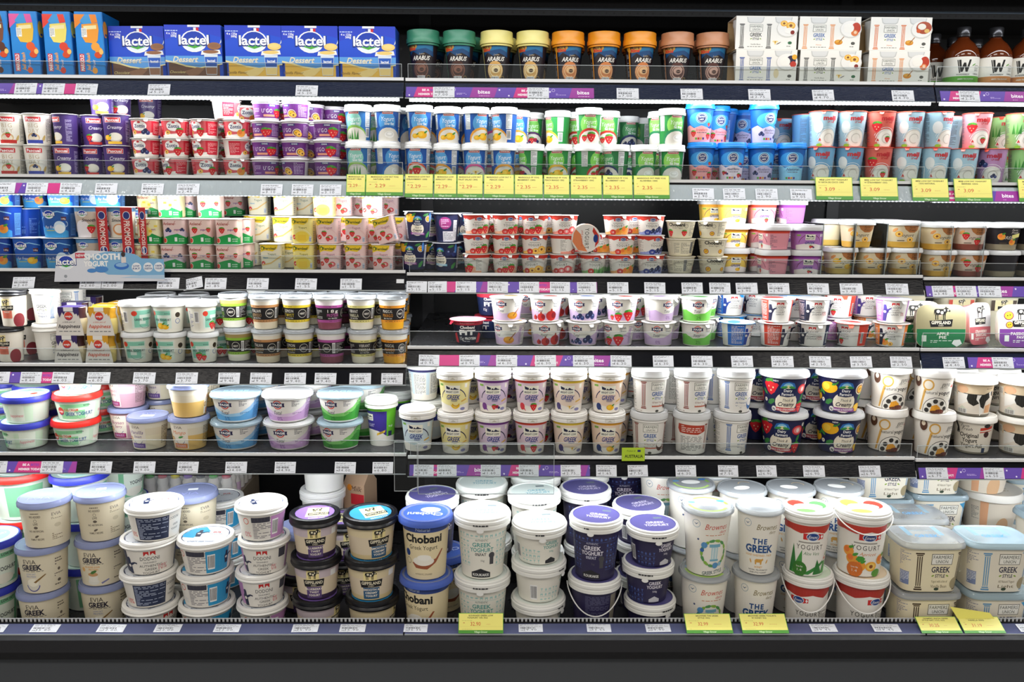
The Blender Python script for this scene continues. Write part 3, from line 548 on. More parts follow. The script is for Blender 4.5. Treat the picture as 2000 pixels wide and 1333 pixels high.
# ================================================================ shelf 2
def pasc(base, l2):
    dk = base != WH
    return [('R', -16, 43, 14, 53, '#f0dcd6'), ('R', -15.2, 43.8, 13.2, 52.2, '#cf3038'), T('Pascual', -1, 48, 5.6, '#ffffff', 'b', 24)]
for key, kind, cc in (('pa_red', 'straw', '#c8302c'), ('pa_blu', 'berry', '#3a48a8')):
    cup(key, 'yogurt_cup', 'yogurt cup', 'white cup, grain bowl and %s stripe' % ('red' if 'red' in key else 'blue'), 2, 52.5, 48.5, 42, 59.5, 1.4, ('foil', '#e8e6e0'), [(58, '#f1ede4'), (60, '#e9e6df')],
        pasc(WH, 0) + [T('BIG', -1, 36, 8, '#c9b79a', 's', 18), T('DAY', -1, 26, 8, '#c9b79a', 's', 20), ('E', -2, 13, 12, 9, '#d9b888'), ('E', -2, 12, 10, 6, '#efe2cc')] + fruit(kind, 0, 17, 5) + [leaf(17, 12, 7, 2.5, '#d8b870', 1.2), ('R', -17, 2, 15, 8.5, cc), ('L', 22, 5, 34, 50, 18, '#555555')], tab=200)
for key, kind, cc, dn in (('pp_y', 'mango', '#e8b83a', 'yellow'), ('pp_r', 'straw', '#d83a34', 'red'), ('pp_o', 'hpeach', '#e0904a', 'orange')):
    cup(key, 'yogurt_cup', 'yogurt cup', 'purple cream-bowl cup, %s band' % dn, 2, 52.5, 48.5, 42, 59.5, 1.4, ('foil', '#e3e0e4'), [(59, '#4a3574')],
        pasc('', 0) + [T('Creamy', 3, 34, 6.5, '#f2eef6', 'i', 28), ('E', 3, 15, 13, 9, '#d9d2c8'), ('E', 3, 16, 12, 7, '#f6f1e4')] + fruit(kind, -12, 14, 7) + [('R', -13, 2, 15, 7, cc), ('L', 24, 6, 36, 48, 18, '#c8bfe0')], tab=160)
for key, kind, dn in (('zo_b', 'berry', 'dark berries'), ('zo_s', 'straw', 'strawberries'), ('zo_p', 'peach', 'orange fruit')):
    cup(key, 'yogurt_cup', 'yogurt cup', 'low red and white cup with %s' % dn, 2, 57, 52, 44, 37, 1.6, ('foil', '#e6e4e0'), [(3.5, '#e8e4de'), (36, '#f0ece6')],
        [('R', -46, 5, 46, 32, '#d6243c'), ('R', -24, 5, 20, 32, '#e4dcd4' if 0 else '#da5a62'), ('P', [(-26, 2), (26, 2), (22, 10), (-8, 7), (-20, 12)], '#f4f0ea'), ('E', -2, 22, 13.5, 9.5, '#fbf9f6'), ('P', [(4, 14), (9, 18), (8, 10)], '#fbf9f6'), T('Zottis', -2, 22, 6.4, '#22336a', 'b', 21), ('E', -2, 29, 3, 2, '#d8343c')] + fruit(kind, 9, 10, 8) + fruit('hpeach', -14, 10, 5) + [('R', 22, 6, 44, 30, '#d6243c'), ('L', 24, 8, 42, 28, 8, '#f2b8b8'), ('L', -44, 8, -26, 28, 8, '#f2b8b8')], tab=30)
for key, kind, dn in (('ug_r', 'straw', 'raspberries'), ('ug_p', 'passion', 'passion fruit'), ('ug_s', 'straw', 'strawberries'),):
    ex = fruit('hpeach', 16, 9, 6) if key == 'ug_p' else fruit('straw', 18, 13, 7)
    cup(key, 'yogurt_cup', 'yogurt cup', {'ug_r': 'low purple cup with raspberries', 'ug_p': 'low purple cup with passion fruit', 'ug_s': 'low purple cup with big strawberries'}[key], 2, 56.5, 52, 45, 36.5, 3.2, ('flat', '#e2dde0'), [(3, '#d8d2d6'), (34, '#ece8ec')],
        [('R', -48, 3.5, 48, 30, '#6c2f80'), ('R', -6, 25, 8, 29, '#2a3f80'), T('EMMI', 1, 27, 2.6, '#e8e8f2', 'b', 10), T("U'GO", -9, 17, 7.5, '#f4eef6', 's', 20), ('R', -16, 6, 6, 10, '#e8a080')] + fruit(kind, 12, 12, 8.5 if key != 'ug_s' else 10) + ex + [('L', 25, 6, 44, 28, 8, '#cdb2d6'), ('L', -44, 6, -24, 28, 8, '#cdb2d6')])
SPECIAL['@lowb'] = mat('#2258ae', .3)
def mari(base, lite, sub, rim, fr):
    return [('E', -2, 38, 17, 19, lite), ('R', -10, 52, 10, 60, '#e8d8c8'), ('R', -9.3, 52.7, 9.3, 59.3, '#b8303a'), T('MARIGOLD', 0, 56, 3.6, '#ffffff', 'b', 16), T('Yogurt', 0, 43, 8.5, '#f6f8fc' if base != 'g' else '#eef8ee', 'i', 24), T(sub, 3, 34, 5, '#f2f6fa', 'b', 18),
            ('E', 0, 8, 26, 23, rim), ('E', 1, 5, 24, 21.5, '#e6e2d8'), ('R', -60, -2, 60, 2, '#f3efe6')] + fr + nutri(29, 42, 12, 28) + barc(29, 17, 10, 18) + nutri(-30, 42, 12, 30, '#d8dcd8')
for key, base, lite, sub, rim, fk, desc in (('mb_al', '#2f6fb0', '#8fd0c0', 'low fat', '#8fc25a', 'aloe', 'blue snap-lid cup with green aloe ring'), ('mb_na', '#1f56a8', '#4f9ad8', 'low fat', '#2a6fc0', 'bowl', 'blue snap-lid cup with plain white bowl'),
                                            ('mb_st', '#1f56a8', '#5aa6e0', 'low fat', '#d85a3a', 'straw', 'blue snap-lid cup with red fruit ring'), ('mb_ap', '#1f56a8', '#5aa6e0', 'low fat', '#e8a33a', 'mango', 'blue snap-lid cup with orange fruit ring'), ('mb_fs', '#1f56a8', '#5aa6e0', 'low fat', '#d85a9a', 'vanil', 'blue snap-lid cup with pink fruit ring'),
                                            ('mg_mb', '#2a8a42', '#7fce5a', 'fat free', '#5a2f6a', 'mix', 'green snap-lid cup with mixed berries'), ('mg_pm', '#2a8a42', '#7fce5a', 'fat free', '#e8b83a', 'mango', 'green snap-lid cup with yellow mango'), ('mg_st', '#2a8a42', '#7fce5a', 'fat free', '#c8342c', 'straw', 'green snap-lid cup with red strawberry'),
                                            ('mg_bl', '#2a7a46', '#5aa86a', 'fat free', '#2a3a6a', 'berry', 'green snap-lid cup with dark blueberries'), ('mg_al', '#2a8a42', '#8fd060', 'fat free', '#2a8a5a', 'bowl', 'green snap-lid cup with pale aloe bowl')):
    cup(key, 'snap_lid_yogurt_cup', 'yogurt cup', desc, 2, 53.8, 49, 42, 70, 12.5, ('snap', '#f2f3f2'), [(58, base)], mari('g' if key[1] == 'g' else 'b', lite, sub, rim, fruit(fk, 3, 13, 9.5) + (fruit(fk, -11, 11, 6) if fk != 'bowl' else [])))
for key, c2, fr, tx, desc in (('dl_st', '#f0a8a8', 'straw', 'Strawberry', 'bright blue cup with pink strawberry label'), ('dl_mx', '#e8dce8', 'mix', 'Mixed Berries', 'bright blue cup with mixed berries'), ('dl_bl', '#c8c0e0', 'berry', 'Blueberry', 'bright blue cup with blueberries'), ('dl_na', '#8fd0f0', 'none', 'Natural', 'bright blue cup with pale blue cream swirl')):
    cup(key, 'snap_lid_yogurt_cup', 'yogurt cup', desc, 2, 57.5, 52, 41, 76, 11, ('snap', '#1a86e0'), [(65, '#1f62b8')],
        [('E', 0, 42, 26, 16, '#3f9ae0'), ('P', [(-40, 0), (40, 0), (40, 32), (20, 26), (0, 32), (-14, 27), (-24, 33), (-40, 28)], c2), ('E', 0, 46, 11, 11, '#8fd0f6'), ('E', 0, 46, 9, 9, '#16306e'), ('A', 0, 46, 7.2, .8, 0, 360, '#ffffff'), T('DUTCH', 0, 48.5, 3.2, '#ffffff', 'b', 10), T('LADY', 0, 43.5, 3.2, '#ffffff', 'b', 8), T(tx, 2, 24, 5, '#c8202c' if 'st' in key else '#3a2f6a', 'i', 26), ('L', -8, 17, 12, 20, 1, '#6a5a70')] + fruit(fr, -16, 16, 6) + fruit(fr, 17, 11, 6.5) + fruit(fr, 16, 34, 4) +
        [('R', -12, 5, -8, 9, '#5aa83a'), ('R', -7, 5, -3, 9, '#c8342c'), ('R', -2, 5, 2, 9, '#e8a33a'), ('R', 3, 5, 7, 9, '#5a3f8a')] + nutri(33, 32, 12, 40, '#7fb0e8', '#22448a'))
for key, bc, fr, tc, desc in (('mj_n', '#a9cfe0', 'none', '#c8343a', 'pale blue pot with plain white bowl'), ('mj_b', '#6fa6cc', 'none', '#c8343a', 'mid-blue pot with plain white bowl'), ('mj_s', '#dc6a5c', 'straw', '#c02830', 'coral red pot with strawberries'), ('mj_v', '#b58ab8', 'berry', '#b02840', 'mauve pot with dark berries'), ('mj_p', '#e39aa2', 'straw', '#c02830', 'pale pink pot with strawberry'), ('mj_g', '#8cc27a', 'aloe', '#c8343a', 'light green pot with aloe leaves')):
    cup(key, 'yogurt_pot', 'yogurt pot', desc, 2, 56, 53, 43, 69, 1.6, ('foil', '#d8503c'), [(68, bc)],
        [('A', 4, 14, 19, 1.2, 20, 170, '#eef4f6'), ('A', 4, 14, 23, .8, 20, 160, '#eef4f6'), ('E', 5, 15, 18, 19, '#d6d4cc'), ('E', 6, 16, 16, 16, '#f0eee6'), ('A', 6, 16, 8, 1.8, 0, 300, '#cfccc2'), ('E', -15, 38, 9, 12, '#e9efee' if fr == 'none' else bc)] + fruit(fr, -14, 38, 10) + (fruit(fr, 8, 14, 6) if fr != 'none' else []) +
        [T('meiji', 6, 55, 8.5, tc, 'B', 25), T('LP meiji', 8, 47, 3.2, tc, 'b', 13), ('P', [(-16, 10), (-11, 19), (-6, 10)], '#f4ece4'), ('P', [(-14, 11), (-11, 17), (-8, 11)], '#c8403a'), ('E', -12, 3, 6, 3, '#8fc23a'), ('L', -42, 10, -30, 60, 24, '#5a5f70'), ('L', 32, 10, 42, 60, 24, '#e8eef2')], tab=-20)

# ================================================================ shelf 3
def sqcup(key, name, desc, W, wt, wb, h, body, bands, art, lidc='#ecebe8', n=5, cat='yogurt pot', tab=None, asp=1.0, lh=1.4):
    cup(key, name, cat, desc, 3, W, wt, wb, h, lh, ('foil', lidc), bands, art, n=n, tab=tab, asp=asp, N=56)
for key, fr, tx, desc, bc in (('la_m', 'mango', 'Fat Free', 'blue square pot with yellow mango', '#1f58b8'), ('la_p', 'peach', 'Fat Free', 'blue square pot with red fruit', '#1d46a4'), ('la_n', 'none', 'Fat Free', 'blue square pot with white milk jug', '#2058a8')):
    sqcup(key, 'square_yogurt_pot', desc, 57, 52, 44, 60, '', [(59, bc)],
          [('P', [(-30, 0), (30, 0), (30, 12), (10, 20), (-10, 16), (-30, 26)], '#3fa0e0'), ('P', [(-30, 26), (-10, 45), (10, 49), (30, 44), (30, 46), (10, 51), (-10, 47), (-30, 29)], '#8fc8f4')] + lactel(-6, 44, 7.5) +
          [T(tx, -6, 20, 5.6, '#eaf4ff', 'i', 20), ('R', -14, 13, 2, 14.2, '#d8c83a'), ('R', 16, 33, 25, 40, '#5a2a3a'), T('140g', 20, 36, 3, '#ffffff')] + (fruit(fr, 13, 16, 9) if fr != 'none' else [('E', 12, 20, 11, 12, '#cfe6f8'), ('E', 12, 17, 9.5, 8.5, '#f0f6fc'), ('A', 23, 26, 4, 1.5, -80, 80, '#cfe6f8')]) + [('R', 38, 4, 56, 46, '#6fa8e8'), ('L', 39, 6, 55, 44, 14, '#22448a'), ('L', 78, 8, 104, 32, 8, '#8fb4e8'), ('L', -60, 8, -36, 40, 10, '#8fb4e8')] + lactel(91, 44, 6))
sqcup('la_s', 'square_yogurt_pot', 'cream blue-rimmed pot with strawberry', 57, 50, 42, 60, '', [(50, '#c8b8a8'), (59, '#5a8fc0')], [('E', -8, 10, 16, 24, '#ece8ee'), T('Smooth', 4, 34, 5.6, '#33243a', 'ib', 24)] + fruit('straw', 8, 16, 8) + lactel(-6, 46, 6), n=2.6)
sqcup('la_c', 'square_yogurt_pot', 'white smooth pot under blue rim', 57, 50, 42, 60, '', [(50, '#dcd8cc'), (59, '#4f86b8')], [T('Smooth', -2, 34, 6, '#22243a', 'ib', 26), ('E', -2, 16, 12, 11, '#d8925a'), ('E', -2, 17, 9, 8, '#f2ece0'), ('B', -26, 5, -20, 25, '#a03030')] + lactel(-4, 46, 6.5), n=2.6)
for key, top, hill, bandc, fk, desc in (('an_y', '#ece4b4', '#f4efc8', '#189848', 'none', 'cream and green pot with yellow cubes'), ('an_b', '#ecd0cc', '#e2cfe2', '#1a9a4a', 'berry', 'pink and green pot with dark berries'), ('an_s', '#f0d2ca', '#f2c9c4', '#1a9a4a', 'straw', 'pink and green pot with red berries')):
    o = [('P', [(-36, 14), (36, 14), (36, 20), (20, 27), (4, 20), (-8, 30), (-22, 24), (-36, 20)], hill), ('P', [(-36, 0), (36, 0), (36, 15), (26, 12), (8, 20), (-6, 17), (-22, 12), (-36, 16)], bandc), T('Anlene', -8, 39, 5.5, '#a8443a', 'b', 22), ('A', 6, 41, 2.5, .7, 100, 260, '#a8443a'), ('E', -17, 7, 4.2, 5.5, '#f4e8e0'), ('E', -17, 7, 3.3, 4.5, '#d8402c'), ('R', 2, 5, 7, 13, '#f2f4f2'), T('yogurt', 8, 28, 3.6, '#8a3a8a', 'b', 13), ('L', 10, 4, 20, 12, 2, '#c8e8d0'), ('L', -44, 4, -24, 44, 10, '#b8a890')]
    if fk == 'none': o += [('E', -2, 24, 10, 9, '#f2e28a'), ('R', 2, 22, 8, 27, '#ecc92c'), ('R', -8, 27, -2, 31, '#eccb30'), ('R', 12, 32, 18, 36, '#f0d858')]
    else: o += fruit(fk, -9, 26, 6) + fruit(fk, 17, 27, 4.5)
    sqcup(key, 'square_yogurt_pot', desc, 49, 44, 42, 49, '', [(48, top)], o, n=6)
for key, base, art2, desc in (('fe_n', '#e9e2c8', [('P', [(-18, 8), (0, 12), (20, 26), (20, 29), (0, 15), (-18, 10.5)], '#e2bd72'), T('Natural', -10, 24, 2.8, '#5aa0c8', 'b', 9)], 'ivory yellow-topped pot with caramel swirl'),
                              ('fe_m', '#efe08a', [('E', 0, 13, 14, 11, '#f0d24a'), ('R', -8, 6, 8, 17, '#eec73a'), ('A', -4, 4, 24, .8, 20, 120, '#f6f0c8')], 'yellow pot with diced mango'),
                              ('fe_s', '#f0cfcc', fruit('straw', -6, 19, 5.5) + fruit('sstraw', 5, 12, 6) + fruit('straw', 1, 9, 4.5) + [('A', -6, 3, 28, .8, 15, 110, '#e9b8b8')], 'pink pot with yellow top and strawberries')):
    sqcup(key, 'square_yogurt_pot', desc, 46, 42, 39, 51, '', [(50, base)],
          [('P', [(-21, 50), (14, 50), (12, 42), (4, 36), (-10, 38), (-21, 34)], '#f2cf2c'), ('E', -15, 42.5, 3.4, 4, '#2f6a2a'), ('E', -15, 42, 2, 2.6, '#f2cf2c'), T('Fernleaf', -1, 42, 4.8, '#2d4a22', 'b', 22), T('Yogurt', 2, 31, 4.6, '#3f6a4a' if key == 'fe_n' else '#8a3f7a' if key == 'fe_s' else '#6a6a2a', '', 16), ('E', -15, 13, 4, 4.5, '#d23a2c'), ('P', [(-17, 13), (-15.5, 11), (-12.5, 15.5), (-15.5, 12.5)], '#ffffff')] + art2 + [('R', 14, 4, 18, 14, '#cfd8e6'), ('L', 14, 5, 18, 13, 4, '#4a5a8a'), ('L', 24, 5, 36, 44, 10, '#8a8a90')], n=6)
for key, f1, rib, rt, desc in (('dm_m', 'mango', '#9a4a9a', 'MANGO & PASSIONFRUIT', 'dark cup with mango and sun logo'), ('dm_b', 'berry', '#8fc8e0', 'BLUEBERRY', 'dark blue cup with blueberry picture')):
    cup(key, 'yogurt_cup', 'yogurt cup', desc, 3, 62, 56, 44, 57.5, 1.6, ('foil', '#e2e4ea'), [(57, '#1f2448')], (fruit(f1, -19, 44, 11) if f1 == 'mango' else fruit('berry', 16, 38, 13)) + fruit('passion' if f1 == 'mango' else 'none', 20, 42, 7) + [leaf(22, 12, 9, 4, '#3f8a45', .8), leaf(14, 50, 7, 2.5, '#3f8a45', .3)] + dairyf(-3 if f1 == 'mango' else -8, 36, 7.8, rib, rt) + nutri(37, 28, 12, 42, '#dfe0e6') + [('E', -56, 38, 13, 12, '#8a2f6a'), ('L', -64, 30, -48, 46, 5, '#e2b8d0')] + nutri(-48, 12, 26, 20, '#d6d4da') + nutri(-34, 24, 9, 40, '#eceaf0') + [('E', -24 + 49, 46, 3, 9, '#4f8ad8')], tab=-60)
for key, fr, desc in (('em_a', 'straw', 'apple'), ('em_p', 'hpeach', 'yellow peach'), ('em_s', 'sstraw', 'red grapefruit'), ('em_g', 'aloe', 'green aloe'), ('em_o', 'peach', 'orange apricot'), ('em_b', 'berry', 'blueberry')):
    cup(key, 'yogurt_cup', 'yogurt cup', 'low red-topped cup with %s picture' % desc, 3, 56, 53, 43, 37.8, 1.5, ('foil', '#e9e4de'), [(30, '#eee9e2'), (37, '#cf3a2c')],
        [('P', [(-32, 26), (-26, 30), (-18, 27), (-6, 31), (6, 27), (14, 30), (26, 26), (32, 31), (32, 34), (-32, 34)], '#cf3a2c')] + [('P', [(-40, 0), (40, 0), (40, 10), (20, 14), (8, 8), (-8, 10), (-24, 5), (-40, 9)], {'em_a': '#e8b090', 'em_p': '#f2c46a', 'em_s': '#e89a8a', 'em_g': '#8fc07a', 'em_o': '#f0b070', 'em_b': '#8f9ad0'}[key])] + emmi(0, 29, 5) + [T('YOGURT', 0, 17.5, 4.8, '#33302e', 's', 26), ('R', -10, 22, 10, 22.8, '#8a8580')] + fruit(fr, 15, 9, 8.5) + fruit(fr, 2, 6, 7) + [('E', -10, 5, 6.5, 5.5, '#c8342c' if key != 'em_b' else '#2a3a8a'), T('1.5', -10, 5, 3, '#ffffff', 'b')] + nutri(34, 17, 13, 24, '#eee9e2', '#77736c') + nutri(-34, 17, 13, 24, '#eee9e2', '#77736c'), tab=25)
for key, fr, desc in (('cb_s', 'straw', 'low cream cup with strawberry'), ('cb_p', 'passion', 'low cream cup with passion fruit')):
    cup(key, 'yogurt_cup', 'yogurt cup', desc, 3, 60, 56, 44, 34.5, 1.5, ('foil', '#e4decb'), [(3, '#cfc9b0'), (34, '#e6dfc6')], [T('Chobani', -1, 27, 6.2, '#22201c', 'B', 32), T('Greek Yogurt', 1, 21, 3, '#5a564c', '', 20), ('A', 18, 24, 3, .5, 0, 360, '#5a564c')] + fruit(fr, -15, 10, 7) + fruit(fr, 15, 10, 6) + [('L', 26, 5, 44, 30, 9, '#7a766a'), ('L', -44, 5, -26, 30, 9, '#7a766a')] + nutri(-58, 16, 20, 24, '#e6dfc6', '#77736a') + nutri(-75, 16, 12, 24, '#e6dfc6', '#77736a') + [('B', -48, 6, -42, 28, '#44506a')], tab=10)
for key, top, body, fr, desc in (('bs_y', '#f2a82c', '#f4cf5a', 'mango', 'yellow tub with clear lid and mango'), ('bs_r', '#d8402c', '#e89aa8', 'straw', 'pink tub with clear lid and strawberries'), ('bs_v', '#8f3aa0', '#b87ac4', 'mix', 'violet tub with clear lid and mixed fruit')):
    cup(key, 'small_yogurt_tub', 'yogurt tub', desc, 3, 61, 54, 47, 48.5, 11, ('flat', '@frostw'), [(32, body), (37.5, top)],
        [('P', [(-30, 0), (30, 0), (30, 8), (0, 14), (-30, 9)], '#efe6e2'), ('A', 0, 8, 22, 1, 15, 165, '#7a2f4a')] + brightcow(0, 25, 7.5) + [T('GREEK', 0, 14, 4.8, '#2a3f90', 'bi', 20)] + fruit(fr, 4, 6, 4.5) + [('R', -26, 27, -18, 30, '#8fb84a'), ('R', 19, 26, 23, 31, '#f4efe8'), ('L', 28, 4, 42, 30, 8, '#8a6a7a')], n=4, N=52)
for key, cont, fr, body, txc, desc in (('ff_a', '#e0b04a', 'hpeach', '#e6d6b4', '#2a2420', 'cream tub with apricots over yellow base'), ('ff_m', '#e2c060', 'mango', '#ece0bc', '#2a2420', 'cream tub with diced mango over yellow base'), ('ff_s', '#8a4a3c', 'straw', '#e2cdbc', '#3a2420', 'cream tub with strawberries over brown base'), ('ff_k', '#9a9078', 'peach', '#26242a', '#e8e2d8', 'black tub with fruit and grey base')):
    cup(key, 'small_yogurt_tub', 'yogurt tub', desc, 3, 62, 57, 46, 53, 9, ('flat', '@frostw'), [(12, cont), (44, body)],
        [('P', [(-8, 44), (24, 44), (22, 36), (14, 30), (4, 30), (-4, 36)], '#b5733c' if key != 'ff_k' else '#26242a'), T('Farm', 8, 40, 4, '#3a2010' if key != 'ff_k' else txc, 'i', 11), T('Fresh', 9, 35, 4, '#3a2010' if key != 'ff_k' else txc, 'i', 13), T('Yogurt' if key != 'ff_k' else 'GREEK', 0, 25, 6, txc, 'i', 28)] + fruit(fr, -15, 27, 7) + fruit(fr, 7, 16, 6.5) + ([leaf(-22, 35, 6, 3, '#e09a5a', .6)] if key != 'ff_k' else [('P', [(4, 30), (20, 34), (22, 27), (6, 23)], '#e8e28a')]) + [('R', -18, 13.4, -4, 15, '#5a4a3a')], n=3.2, N=52)

# ================================================================ shelf 4
cup('gw', 'gippsland', 'yogurt tub', 'x', 4, 57, 52, 44, 69, 10, ('roll', '@black'), [(59, '#e6ded0')], gipps(-8, 46, 8, ('TWIST',), '#d8705a') + [('E', 16, 12, 12, 14, '#8a3038')]); KIND['gw'].update(name='yogurt_tub', desc='milky tub with black lid and cow badge')
cup('fw', 'yogurt_tub', 'yogurt tub', 'tall white tub with blue columns', 4, 62, 55, 46, 72, 14, ('pail', '#f1efe9'), [(58, '#edeae2')], farmers(-6, 46, 7.5, '#2c2c2c', '#5a86c0', 14, None, ('All Natural', 'Yogurt')) + nutri(32, 34, 10, 44, '#edeae2'))
for key, lidc, cont, dk, tc, dn in (('ha_p', '#3a2a66', '#efe6c8', '#4a2c34', '#2a2430', 'purple'), ('ha_y', '#e0a42c', '#f0dc8a', '#e0a82c', '#d2583a', 'yellow')):
    kx, kz = SC[4]; H = 54 * kz; d = 17 * kx; m = MB()
    out = [(-27, 0), (27, 0), (24, 20), (19, 40), (20, 47), (20, 54), (-20, 54), (-20, 47), (-19, 40), (-24, 20)]
    for s in (-1, 1):
        P = [(x * kx, s * d, z * kz) for x, z in out]
        for t in earclip([(p[0], p[2]) for p in P]):
            q = [(x, s * d, z) for x, z in t]
            if (area2(t) > 0) == (s > 0): q = q[::-1]
            m.poly(q, '#e9e4de')
    m.box(-20 * kx, -d, H - .0012, 20 * kx, d, H - .0002, lidc)
    parts = [('card_sleeve', m.mesh(key + ' sleeve'))]
    o = [('P', [(-20, 54), (20, 54), (20, 44), (18, 36), (15, 42), (12, 40), (9, 45), (-6, 45), (-9, 39), (-12, 44), (-17, 34), (-20, 44)], lidc), ('R', -9, 46, 9, 54, '#f2f0ec'), ('E', 0, 37, 8, 8, '#d8402c'), T('sunglo', 0, 37, 3.6, '#ffffff', 'b', 12), ('A', 0, 37, 6.6, .9, 200, 340, '#3a3f90'), T('a little pot of', 0, 26, 3.4, tc, 'i', 24), T('happiness', 0, 18, 6.8, tc, 'ib', 42), ('L', -20, 6, 20, 10, 1, '#8a8a8a')]
    a = MB(); plane_art(a, o, lambda u, v, e: (u * kx, -d - e, v * kz), (0, -1, 0)); parts.append(('front_print', a.mesh(key + ' front')))
    sec = sec_of(2, 1, 32)[0]
    for s in (-1, 1):
        p = MB(); r = 11.5 * kx; p.rings(sec, [(r * .85, .001, cont), (r, 4 * kz, cont), (r * 1.1, 22 * kz, cont), (r * 1.05, 32 * kz, cont), (r * .85, 40 * kz, dk), (r * .9, 44 * kz, dk), (r * .95, 52 * kz, dk), (r * .9, 52.5 * kz, '#e8e4da')])
        p.v = [(x + 13.2 * kx * s, y, z) for x, y, z in p.v]; parts.append(('little_pot', p.mesh(key + ' pot')))
    KIND[key] = dict(name='twin_pot_pack', cat='yogurt multipack', desc='bell-shaped card twin pack, %s top' % dn, row=4, parts=parts, h=H, r=27 * kx, ry=d, n=8)
for key, fr, desc in (('sg_n', 'none', 'milky green-label cup with spoon'), ('sg_m', 'mango', 'milky green-label cup with mango'), ('sg_s', 'straw', 'milky green-label cup with strawberries')):
    cup(key, 'yogurt_cup', 'yogurt cup', desc, 4, 63, 57, 46, 59, 9, ('flat', '@frostw'), [(50, '#e9e6d8')], [('R', -22, 8, 20, 44, '#d9e8dc'), ('P', [(-18, 42), (18, 42), (18, 34), (-8, 34), (-8, 16), (4, 16), (4, 22), (-2, 22), (-2, 28), (12, 28), (12, 10), (-18, 10)], '#86c8b0'), ('E', -17, 37, 5, 5, '#d8402c'), T('GREEK YOGHURT', 1, 25, 4, '#26343a', 'b', 36), ('L', 8, 36, 18, 38, 1, '#26343a')] + (fruit(fr, -2, 13, 8) + fruit(fr, 8, 11, 6) if fr != 'none' else [('A', 4, 22, 14, 1, 210, 320, '#7a9a90')]) + barc(-34, 30, 9, 22) + [('E', 32, 34, 5, 5, '#3a2f22'), ('A', 32, 22, 4, 1, 0, 360, '#3a5aa0'), ('L', -52, 10, -42, 42, 12, '#4a4a8a')])
for key, bandc, cont, t1, t2, tc, topc, desc in (('ys_g', '#8fbe3a', '#f0efe2', 'APPLE', 'CRUMBLE', '#8fbe3a', '#a8925a', 'lime-banded clear cup with crumble top'), ('ys_e', '#c08a58', '#e6d9be', 'ITALIAN', 'ESPRESSO', '#c09a6a', '#efe8d8', 'black-label clear cup, brown bands'), ('ys_l', '#ecd23a', '#f2ecd2', 'LEMON', 'TWIST', '#ecd23a', '#f2eee0', 'black-label clear cup, yellow bands'),
                                                 ('ys_p', '#b0529a', '#8a4a5a', '18g', 'PROTEIN', '#d86ab8', '#efe6e8', 'black-label clear cup, pink bands'), ('ys_v', '#e6dc8a', '#efe8d4', 'VIBRANT', 'VANILLA', '#f2ecc8', '#f2eee2', 'black-label clear cup, cream bands'), ('ys_m', '#ec9a2c', '#e8a828', 'MAGICAL', 'MANGO', '#f0a030', '#f4efe0', 'black-label clear cup, orange bands')):
    cup(key, 'clear_yogurt_cup', 'yogurt cup', desc, 4, 61.5, 56, 43, 66, 7, ('flat', '@frost'), [(14, cont), (19, bandc), (42, '#1e1c1e'), (47, bandc), (54, topc), (59, '#ecece8')],
        [T(t1, -13, 36, 5.8, '#f2efe6', 's', 20), T(t2, -13, 28, 6.2, tc, 's', 22), T('18G+ PROTEIN', -13, 22, 2.4, '#f2efe6', '', 18), ('A', 14, 31, 7.5, .8, 0, 360, '#d8d4c8'), T('NEXT', 14, 31, 3.6, '#d8d4c8', 'b', 10), ('L', -20, 15.6, 20, 17.6, 1, '#3a3428'), ('L', -20, 43.6, 20, 45.6, 1, '#3a3428')] + barc(28, 31, 6, 20) + [('L', 33, 21, 50, 41, 8, '#c8c8c4'), ('L', -50, 21, -34, 41, 8, '#c8c8c4')])
cup('cf', 'yogurt_cup', 'yogurt cup', 'navy raspberry protein cup with red lid', 4, 73, 62, 46, 49, 2, ('foil', '#d8344a', '#e8c0d0'), [(39, '#1f2338'), (47, '#c22f44')], [T('RASPBERRY', 0, 43, 2.8, '#f2c8c8', 's', 26), T('Chobani', 0, 35, 5.4, '#f6f4f0', 'B', 28), ('R', -17, 24, -4, 27.5, '#f6f4f0'), T('FiT', 0, 25, 9.5, '#f6f4f0', 'B', 32), T('15g', -12, 13, 6.5, '#f6f4f0', 'n', 9), T('PROTEIN', 7, 13, 4.8, '#f6f4f0', 'B', 24), ('P', [(-30, 4), (-20, 4), (-24, 24), (-32, 20)], '#c8303a'), ('P', [(30, 4), (20, 4), (24, 24), (32, 20)], '#c8303a'), ('L', -8, 6, 18, 8.5, 1, '#cfcfd6')], tab=-60)
cup('cfb', 'yogurt_cup', 'yogurt cup', 'shaded navy protein cup in back stack', 4, 66, 58, 46, 47, 2, ('foil', '#b82f42'), [(37, '#1b2a52'), (45, '#b82f42')], [T('Chobani', -6, 34, 5, '#f6f4f0', 'B', 24), T('FiT', -6, 24, 8, '#f6f4f0', 'B', 24), T('15g', -16, 13, 5, '#f6f4f0', 'n')] + nutri(26, 22, 14, 26, '#2c4a8a', '#c8d4f0'))
